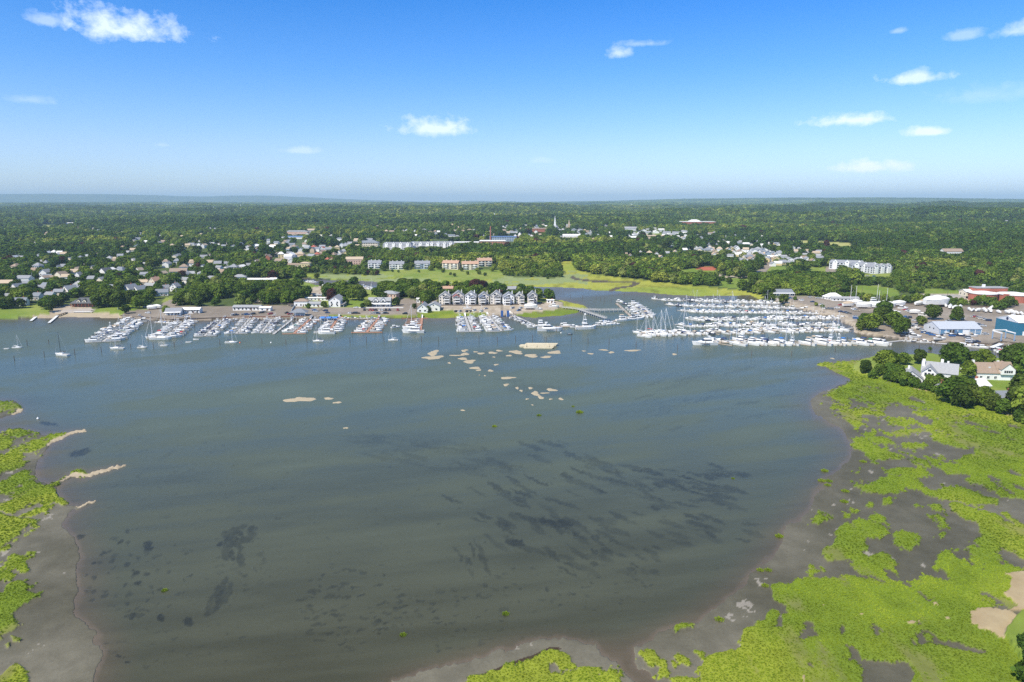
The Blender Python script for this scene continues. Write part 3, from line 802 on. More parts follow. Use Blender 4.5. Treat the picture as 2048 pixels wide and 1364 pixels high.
grid_obj('water', wsel, None if False else (lambda: None)() or mat('bay_water_placeholder', (0.1, 0.1, 0.1)), verts=Vw,
         extra={'shallow': SH.ravel(), 'edge': SH2.ravel(), 'weed': w.ravel(), 'current': cur.ravel()})
wobj = bpy.data.objects['water']
m = bpy.data.materials.new('bay_water'); m.use_nodes = True
q = NB(m.node_tree); p = m.node_tree.nodes['Principled BSDF']
def attr(nm): return q.n('ShaderNodeAttribute', attribute_name=nm).outputs['Fac']
t = q.n('ShaderNodeTexCoord')
geo = q.n('ShaderNodeNewGeometry')
sx = q.n('ShaderNodeSeparateXYZ'); q.l(geo.outputs['Position'], sx.inputs[0])
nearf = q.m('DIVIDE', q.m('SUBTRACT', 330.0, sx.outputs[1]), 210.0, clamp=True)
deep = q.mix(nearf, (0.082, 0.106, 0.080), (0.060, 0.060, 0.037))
brown = (0.105, 0.083, 0.056)
c = q.mix(q.m('MULTIPLY', q.ramp(attr('shallow'), [(0.04, 0.0), (0.60, 1.0)]), 0.8), deep, brown)
c = q.mix(q.m('MULTIPLY', q.ramp(attr('edge'), [(0.18, 0.0), (0.62, 1.0)]), 0.85), c, (0.135, 0.108, 0.080))
nz = q.noise(t.outputs['Object'], 0.6, 5, 0.7)
wd = q.m('MULTIPLY', attr('weed'), q.m('ADD', 0.55, q.m('MULTIPLY', nz, 0.8)), clamp=True)
c = q.mix(q.m('MULTIPLY', wd, 0.88), c, (0.022, 0.025, 0.022))
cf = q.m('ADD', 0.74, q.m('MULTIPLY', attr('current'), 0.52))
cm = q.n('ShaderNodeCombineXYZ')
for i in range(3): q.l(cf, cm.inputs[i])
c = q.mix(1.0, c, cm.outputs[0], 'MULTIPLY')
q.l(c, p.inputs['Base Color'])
p.inputs['Roughness'].default_value = 0.22
q.l(q.ramp(attr('current'), [(0.38, 0.16), (0.60, 0.40)]), p.inputs['Roughness'])
p.inputs['IOR'].default_value = 1.33
p.inputs['Specular IOR Level'].default_value = 0.22
p.inputs['Specular Tint'].default_value = (0.98, 0.95, 0.72, 1)
mp = q.n('ShaderNodeMapping'); mp.inputs['Scale'].default_value = (0.8, 1.6, 1.0); q.l(t.outputs['Object'], mp.inputs[0])
wv = q.noise(mp.outputs[0], 0.55, 5, 0.62, 0.3)
bn = q.n('ShaderNodeBump'); bn.inputs['Strength'].default_value = 0.42; bn.inputs['Distance'].default_value = 0.28
q.l(wv, bn.inputs['Height']); q.l(bn.outputs[0], p.inputs['Normal'])
wobj.data.materials.clear(); wobj.data.materials.append(m)
bpy.data.materials.remove(MATS.pop('bay_water_placeholder'))

# haze: one closed box round camera and scene
hz = MB(); hz.box(-23000, 23000, -1500, 25500, -4.0, 330.0)
hm = bpy.data.materials.new('haze_air'); hm.use_nodes = True
hm.node_tree.nodes.clear()
q = NB(hm.node_tree)
pv = q.n('ShaderNodeVolumePrincipled')
pv.inputs['Color'].default_value = (0.60, 0.85, 1.0, 1)
pv.inputs['Density'].default_value = 7.2e-5
pv.inputs['Anisotropy'].default_value = 0.0
oo = q.n('ShaderNodeOutputMaterial'); q.l(pv.outputs[0], oo.inputs['Volume'])
haze = hz.obj('haze', hm); tag(haze, kind='stuff')
tag(haze, 'thin blue haze over the distant hills')

# sand shoals standing just out of the water
sandm = mat('shoal_sand', (0.40, 0.335, 0.225), 0.9, var=0.18, vscale=1.2)


def shoal(cx, cy, wpx, hpx, seed, ang=0.0):
    r = random.Random(seed)
    x0, y0, _ = G(cx, cy, 0)
    xa = abs(G(cx + wpx / 2, cy, 0)[0] - x0); ya = abs(G(cx, cy - hpx / 2, 0)[1] - G(cx, cy + hpx / 2, 0)[1]) / 2
    n = 28; vs = [(x0, y0, 0.20)]; ph = [r.uniform(0, 6.28) for _ in range(3)]; r2 = [r.uniform(-1, 1) for _ in range(n)]
    for z, k in ((0.17, 0.6), (0.09, 0.88), (-0.15, 1.12)):
        for i in range(n):
            a = 2 * math.pi * i / n
            rr = k * (1 + 0.22 * math.sin(2 * a + ph[0]) + 0.16 * math.sin(3 * a + ph[1]) + 0.09 * math.sin(5 * a + ph[2]) + r2[i % n] * .10)
            u, v = math.cos(a) * rr * xa, math.sin(a) * rr * ya
            vs.append((x0 + u + v * ang * xa / max(ya, 1), y0 + v - u * ang * ya / max(xa, .1), z))
    fs = [(0, 1 + i, 1 + (i + 1) % n) for i in range(n)]
    for k in range(2):
        for i in range(n):
            a, b_ = 1 + k * n + i, 1 + k * n + (i + 1) % n
            fs.append((a, a + n, b_ + n, b_))
    mb = MB(); mb.add(vs, fs)
    o = mb.obj('sandbar', sandm); tag(o, kind='structure'); return o


for i, (cx, cy, w_, h_) in enumerate([(240, 235, 108, 52), (240, 282, 180, 44), (558, 211, 65, 25), (565, 245, 70, 30), (478, 260, 140, 11), (540, 294, 110, 22), (610, 323, 140, 32), (672, 224, 45, 12),
                       (727, 240, 65, 22), (845, 233, 90, 22), (912, 212, 72, 15), (860, 277, 28, 10), (403, 337, 32, 18), (668, 388, 95, 30), (706, 411, 48, 17), (882, 355, 50, 14), (825, 416, 48, 26),
                       (1090, 226, 130, 38), (1015, 262, 55, 18), (1240, 262, 160, 32), (1395, 276, 115, 22), (1485, 228, 115, 40), (1000, 490, 160, 22), (985, 561, 60, 24), (1098, 594, 42, 20), (1140, 622, 30, 24),
                       (1235, 595, 55, 18), (1285, 650, 90, 42), (1380, 646, 90, 11), (1450, 613, 115, 26), (1340, 691, 62, 32), (1200, 707, 36, 12), (1440, 708, 34, 12), (1545, 706, 50, 22), (540, 822, 50, 12),
                       (1985, 204, 90, 13), (1852, 243, 50, 15), (1782, 215, 48, 7), (768, 468, 26, 8), (710, 462, 12, 8), (1255, 768, 22, 9)]):
    shoal(820 + cx / 5.12, 660 + cy / 5.12, w_ / 5.12 * 0.98, h_ / 5.12 * 0.98, i)
for i, (cx, cy, w_, h_) in enumerate([(600, 799, 56, 10), (657, 797, 20, 4), (675, 805, 15, 4), (1223, 704.7, 12, 3.5), (1265, 701, 32, 3.0), (1349, 708.5, 10, 3), (1665, 717, 9, 2), (692, 856, 9, 3), (1700, 741, 3, 1)]):
    if cx < 1690: shoal(cx, cy, w_, h_, 100 + i, 0.0)
# ------------------------------------------------------------------ foliage
def leafmat(name, stops, rand=1.0, off=0.0):
    m = bpy.data.materials.new(name); m.use_nodes = True
    q = NB(m.node_tree); q.t.nodes.clear()
    oi = q.n('ShaderNodeObjectInfo'); t = q.n('ShaderNodeTexCoord')
    tn = q.n('ShaderNodeAttribute', attribute_name='tone', attribute_type='INSTANCER')
    base = q.ramp(q.m('ADD', q.m('MULTIPLY_ADD', oi.outputs['Random'], rand, off), tn.outputs['Fac'], clamp=True), stops)
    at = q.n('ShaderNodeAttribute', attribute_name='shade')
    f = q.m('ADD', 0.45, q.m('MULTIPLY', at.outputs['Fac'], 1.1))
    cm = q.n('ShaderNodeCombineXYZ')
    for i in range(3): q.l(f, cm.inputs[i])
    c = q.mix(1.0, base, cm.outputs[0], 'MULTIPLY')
    d = q.n('ShaderNodeBsdfDiffuse'); q.l(c, d.inputs[0])
    tr = q.n('ShaderNodeBsdfTranslucent'); q.l(q.mix(1.0, c, (1.3, 1.25, 0.5), 'MULTIPLY'), tr.inputs[0])
    mx = q.n('ShaderNodeMixShader'); mx.inputs[0].default_value = 0.22
    q.l(d.outputs[0], mx.inputs[1]); q.l(tr.outputs[0], mx.inputs[2])
    o = q.n('ShaderNodeOutputMaterial'); q.l(mx.outputs[0], o.inputs[0])
    MATS[name] = m
    return m


LEAF = leafmat('leaves', [(0.0, (0.049, 0.091, 0.016)), (0.3, (0.078, 0.131, 0.019)), (0.6, (0.117, 0.173, 0.024)), (0.85, (0.171, 0.222, 0.031)), (1.0, (0.244, 0.275, 0.047))], .62, .16)
LEAF_DARK = leafmat('dark_leaves', [(0.0, (0.049, 0.080, 0.015)), (0.5, (0.073, 0.108, 0.019)), (1.0, (0.107, 0.143, 0.025))])
LEAF_PURPLE = leafmat('copper_leaves', [(0.0, (0.051, 0.021, 0.020)), (1.0, (0.085, 0.033, 0.027))])
LEAF_LIGHT = leafmat('pale_leaves', [(0.0, (0.146, 0.199, 0.045)), (1.0, (0.232, 0.257, 0.067))])
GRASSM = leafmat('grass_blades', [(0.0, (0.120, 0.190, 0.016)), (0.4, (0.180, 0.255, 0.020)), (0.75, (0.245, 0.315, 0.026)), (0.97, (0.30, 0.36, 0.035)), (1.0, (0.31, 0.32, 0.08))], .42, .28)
BARK = mat('bark', (0.16, 0.13, 0.10), 0.9, var=0.2, vscale=3)


def np_mesh(name, verts, quads_, shade=None, m=None, smooth=False):
    me = bpy.data.meshes.new(name)
    verts = np.asarray(verts, np.float32); quads_ = np.asarray(quads_, np.int32)
    k = quads_.shape[1]
    me.vertices.add(len(verts)); me.vertices.foreach_set('co', verts.ravel())
    me.loops.add(quads_.size); me.loops.foreach_set('vertex_index', quads_.ravel())
    me.polygons.add(len(quads_)); me.polygons.foreach_set('loop_start', np.arange(0, quads_.size, k, dtype=np.int32))
    me.polygons.foreach_set('use_smooth', np.full(len(quads_), smooth))
    me.update(calc_edges=True)
    if shade is not None:
        at = me.attributes.new('shade', 'FLOAT', 'POINT'); at.data.foreach_set('value', np.asarray(shade, np.float32))
    if m: me.materials.append(m)
    return me


def crown_mesh(name, seed, nleaf, size, H=1.0, m=None, wide=0.42, base=0.16, nl=9, squash=0.8):
    """unit crown (height 1, stands at z=0): leaf clumps on the skins of overlapping lobes"""
    r = np.random.default_rng(seed)
    lobes = []
    for i in range(nl):
        a = 2 * math.pi * (i / nl * 1.618 * 3) + r.uniform(-.4, .4)
        lvl = (i + 0.5) / nl
        rad = wide * (0.62 - 0.45 * abs(lvl - 0.38)) * r.uniform(0.6, 1.1)
        lobes.append((math.cos(a) * rad, math.sin(a) * rad, base + 0.14 + (0.70 - base) * lvl, wide * r.uniform(0.40, 0.60)))
    lobes.append((0, 0, 0.56, wide * 0.72)); lobes.append((r.uniform(-.06, .06), r.uniform(-.06, .06), 0.80, wide * 0.45))
    L = np.array(lobes)
    which = r.choice(len(L), nleaf, p=(L[:, 3] ** 2) / (L[:, 3] ** 2).sum())
    d = r.normal(size=(nleaf, 3)); d /= np.linalg.norm(d, axis=1)[:, None]
    d[:, 2] = np.where(d[:, 2] < -0.45, -d[:, 2], d[:, 2])
    c = L[which, :3] + d * (L[which, 3] * r.uniform(0.80, 1.22, nleaf))[:, None] * np.array([1, 1, squash])
    # drop leaves buried inside other lobes
    keep = np.ones(nleaf, bool)
    for k in range(len(L)):
        dd = (c - L[k, :3]) / np.array([1, 1, squash])
        keep &= (np.linalg.norm(dd, axis=1) > L[k, 3] * 0.80)
    c, d, which = c[keep], d[keep], which[keep]
    n = len(c)
    nrm = d + r.normal(size=(n, 3)) * 0.45; nrm[:, 2] += 0.25; nrm /= np.linalg.norm(nrm, axis=1)[:, None]
    t1 = np.cross(nrm, r.normal(size=(n, 3))); t1 /= np.linalg.norm(t1, axis=1)[:, None]
    t2 = np.cross(nrm, t1)
    s = size * r.uniform(0.6, 1.25, (n, 1))
    P = np.stack([c - t1 * s - t2 * s * .6, c + t1 * s * .7 - t2 * s, c + t1 * s + t2 * s * .7, c - t1 * s * .6 + t2 * s], 1).reshape(-1, 3)
    Q = np.arange(n * 4).reshape(n, 4)
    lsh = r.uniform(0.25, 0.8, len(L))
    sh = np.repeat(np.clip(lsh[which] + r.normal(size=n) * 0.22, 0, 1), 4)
    # inner masses keep the crown from being see-through
    vs, fs = [], []
    u, v = 7, 5
    for (x, y, z, rr) in L:
        k0 = len(vs) + len(P)
        for j in range(v):
            th = math.pi * (j + 0.5) / v
            for i in range(u):
                ph = 2 * math.pi * (i + 0.5 * j) / u
                q_ = rr * 0.74 * r.uniform(0.82, 1.08)
                vs.append((x + q_ * math.sin(th) * math.cos(ph), y + q_ * math.sin(th) * math.sin(ph), z + q_ * squash * math.cos(th)))
        for j in range(v - 1):
            for i in range(u):
                a, b_ = k0 + j * u + i, k0 + j * u + (i + 1) % u
                fs.append((a, a + u, b_ + u, b_))
        top, bot = k0, k0 + (v - 1) * u
        fs += [(top, top + 1, top + 2, top + 3), (top, top + 3, top + 4, top + 6), (bot, bot + 2, bot + 1, bot + 1)] if False else [(top, top + 1, top + 2, top + 3), (top, top + 3, top + 4, top + 5)]
    V_ = np.concatenate([P, np.array(vs)]); Q_ = np.concatenate([Q, np.array(fs)])
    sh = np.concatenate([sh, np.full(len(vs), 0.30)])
    return np_mesh(name, V_, Q_, sh, m)


def trunk_mesh(name, seed, m=BARK):
    r = random.Random(seed); mb = MB()
    mb.cyl(0, 0, -0.03, 0.34, 0.030, 0.020, 7)
    for i in range(5):
        a = i * 1.26 + r.uniform(-.3, .3); z = 0.20 + 0.04 * i
        mb.bar((0, 0, z), (math.cos(a) * 0.2, math.sin(a) * 0.2, z + 0.22), 0.011)
    mb.bar((0, 0, .33), (0.01, 0.01, .66), 0.012)
    me = mb.mesh(name); me.materials.append(m)
    return me


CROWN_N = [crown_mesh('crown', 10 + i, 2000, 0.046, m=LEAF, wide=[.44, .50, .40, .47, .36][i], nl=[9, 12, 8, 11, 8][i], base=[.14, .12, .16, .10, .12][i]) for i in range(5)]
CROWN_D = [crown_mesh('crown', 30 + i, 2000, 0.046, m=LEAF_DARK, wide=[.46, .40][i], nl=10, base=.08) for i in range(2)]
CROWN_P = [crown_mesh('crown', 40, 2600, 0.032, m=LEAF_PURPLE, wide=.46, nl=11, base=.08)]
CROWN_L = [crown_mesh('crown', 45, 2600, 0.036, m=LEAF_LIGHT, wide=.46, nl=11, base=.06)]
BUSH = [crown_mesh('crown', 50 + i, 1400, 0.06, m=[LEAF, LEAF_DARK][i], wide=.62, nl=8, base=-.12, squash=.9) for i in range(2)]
TRUNK = [trunk_mesh('trunk', i) for i in range(3)]
KINDS = {'n': CROWN_N, 'd': CROWN_D, 'p': CROWN_P, 'l': CROWN_L, 'b': BUSH}

# low-detail trees for the mid distance and whole groves beyond
MID = [crown_mesh('mid_crown', 60 + i, 420, 0.075, m=LEAF if i < 4 else LEAF_DARK, wide=.48 + .03 * (i % 3), nl=8, base=.08) for i in range(6)]


def grove_mesh(name, seed, m):
    r = np.random.default_rng(seed); vs, fs, sh = [], [], []
    for k in range(13):
        cx, cy = r.uniform(-0.5, .5, 2); rr = r.uniform(.12, .20); cz = r.uniform(.10, .20)
        k0 = len(vs); u, v = 7, 4; s0 = r.uniform(.1, .9)
        for j in range(v):
            th = math.pi * 0.55 * (j + 0.35) / (v - .5)
            for i in range(u):
                ph = 2 * math.pi * (i + .5 * j) / u; q_ = rr * r.uniform(.78, 1.2)
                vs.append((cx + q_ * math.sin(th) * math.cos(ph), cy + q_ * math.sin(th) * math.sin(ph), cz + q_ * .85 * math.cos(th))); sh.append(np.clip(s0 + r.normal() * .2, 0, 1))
        for j in range(v - 1):
            for i in range(u):
                a, b_ = k0 + j * u + i, k0 + j * u + (i + 1) % u
                fs.append((a, a + u, b_ + u, b_))
        fs += [(k0, k0 + 1, k0 + 2, k0 + 3), (k0, k0 + 3, k0 + 4, k0 + 5)]
    return np_mesh(name, vs, fs, sh, m)


GROVE = [grove_mesh('grove', 80 + i, LEAF) for i in range(4)]


def gn_scatter(name, pts, rot, scl, idx, protos, label, cat, squash=None):
    """one 'stuff' object: instances of the proto meshes on a cloud of points"""
    me = bpy.data.meshes.new(name)
    me.vertices.add(len(pts)); me.vertices.foreach_set('co', np.asarray(pts, np.float32).ravel())
    pa = np.asarray(pts, float); tw = 60.0 if pa[:, 1].mean() > 700 else 11.0
    tone = (fbm(pa[:, 0] / tw, pa[:, 1] / tw, 301, 3) - 0.5) * 1.3 + (fbm(pa[:, 0] / (tw * 7), pa[:, 1] / (tw * 4), 302, 3) - 0.5) * 1.5 - .04
    tone = tone * (1.0 if pa[:, 1].mean() > 700 else .55) - (.06 if pa[:, 1].mean() > 1400 else 0.0) - .22 * np.clip((pa[:, 0] / pa[:, 1] - .30) * 6, 0, 1) * (pa[:, 1].mean() > 700)
    for nm, arr in (('rz', rot), ('sc', scl), ('tone', tone)):
        at = me.attributes.new(nm, 'FLOAT', 'POINT'); at.data.foreach_set('value', np.asarray(arr, np.float32))
    at = me.attributes.new('pick', 'INT', 'POINT'); at.data.foreach_set('value', np.asarray(idx, np.int32))
    me.update()
    o = link(name, me); tag(o, label, cat, kind='stuff')
    ng = bpy.data.node_groups.new(name + '_scatter', 'GeometryNodeTree')
    ng.interface.new_socket('Geometry', in_out='INPUT', socket_type='NodeSocketGeometry')
    ng.interface.new_socket('Geometry', in_out='OUTPUT', socket_type='NodeSocketGeometry')
    q = NB(ng)
    gi, go = q.n('NodeGroupInput'), q.n('NodeGroupOutput')
    m2p = q.n('GeometryNodeMeshToPoints'); q.l(gi.outputs[0], m2p.inputs['Mesh'])
    iop = q.n('GeometryNodeInstanceOnPoints'); q.l(m2p.outputs[0], iop.inputs['Points'])
    jn = q.n('GeometryNodeJoinGeometry')
    for p_ in reversed(protos):
        po = bpy.data.objects.new(p_.name + '_source', p_)
        oi = q.n('GeometryNodeObjectInfo'); oi.inputs['Object'].default_value = po; oi.inputs['As Instance'].default_value = True
        q.l(oi.outputs['Geometry'], jn.inputs[0])
    q.l(jn.outputs[0], iop.inputs['Instance'])
    iop.inputs['Pick Instance'].default_value = True
    def na(nm, typ):
        a = q.n('GeometryNodeInputNamedAttribute'); a.data_type = typ; a.inputs[0].default_value = nm; return a.outputs[0]
    q.l(na('pick', 'INT'), iop.inputs['Instance Index'])
    cx = q.n('ShaderNodeCombineXYZ'); q.l(na('rz', 'FLOAT'), cx.inputs[2]); q.l(cx.outputs[0], iop.inputs['Rotation'])
    s3 = q.n('ShaderNodeCombineXYZ')
    sc = na('sc', 'FLOAT')
    for i in range(3): q.l(sc, s3.inputs[i])
    if squash: 
        q.l(q.m('MULTIPLY', sc, squash), s3.inputs[2])
    q.l(s3.outputs[0], iop.inputs['Scale'])
    q.l(iop.outputs[0], go.inputs[0])
    md = o.modifiers.new('scatter', 'NODES'); md.node_group = ng
    return o


# ------------------------------------------------------------------ buildings: data first, so the woods leave room for them
BW = dict(white=(0.78, 0.77, 0.74), cream=(0.70, 0.62, 0.48), grey=(0.42, 0.43, 0.44), blue=(0.16, 0.30, 0.42), tan=(0.52, 0.40, 0.28), brick=(0.36, 0.13, 0.08), wood=(0.22, 0.11, 0.07), lgrey=(0.60, 0.61, 0.62),
          yellow=(0.66, 0.55, 0.30), pink=(0.66, 0.45, 0.36), bluegrey=(0.35, 0.42, 0.50), rust=(0.40, 0.20, 0.12), teal=(0.03, 0.17, 0.26))
BR = dict(grey=(0.26, 0.27, 0.29), dark=(0.10, 0.105, 0.115), brown=(0.30, 0.225, 0.165), lgrey=(0.32, 0.325, 0.33), orange=(0.46, 0.29, 0.20), red=(0.38, 0.12, 0.08), white=(0.78, 0.77, 0.74), tan=(0.48, 0.38, 0.27),
          blue=(0.12, 0.20, 0.38), slate=(0.20, 0.22, 0.25), metal=(0.42, 0.45, 0.50))
CN = dict(lgrey='light grey', bluegrey='blue-grey', metal='grey metal', teal='deep blue', slate='slate grey', dark='dark grey')


def cname(k): return CN.get(k, k)


WALLM = {k: mat('wall_' + k, v, 0.8, var=0.05, vscale=0.6) for k, v in BW.items()}
ROOFM = {k: mat('roof_' + k, v, 0.85, var=0.14, vscale=1.3) for k, v in BR.items()}
GLASS = mat('window_glass', (0.035, 0.045, 0.055), 0.12, spec=0.6)
TRIM = mat('white_trim', (0.80, 0.80, 0.78), 0.6)
CLEAR = []      # (x, y, r) no trees here


def front_clear(x, y, r, near=1.6):
    """keep the view of a building free: itself and a strip before it"""
    CLEAR.append((x, y, r))


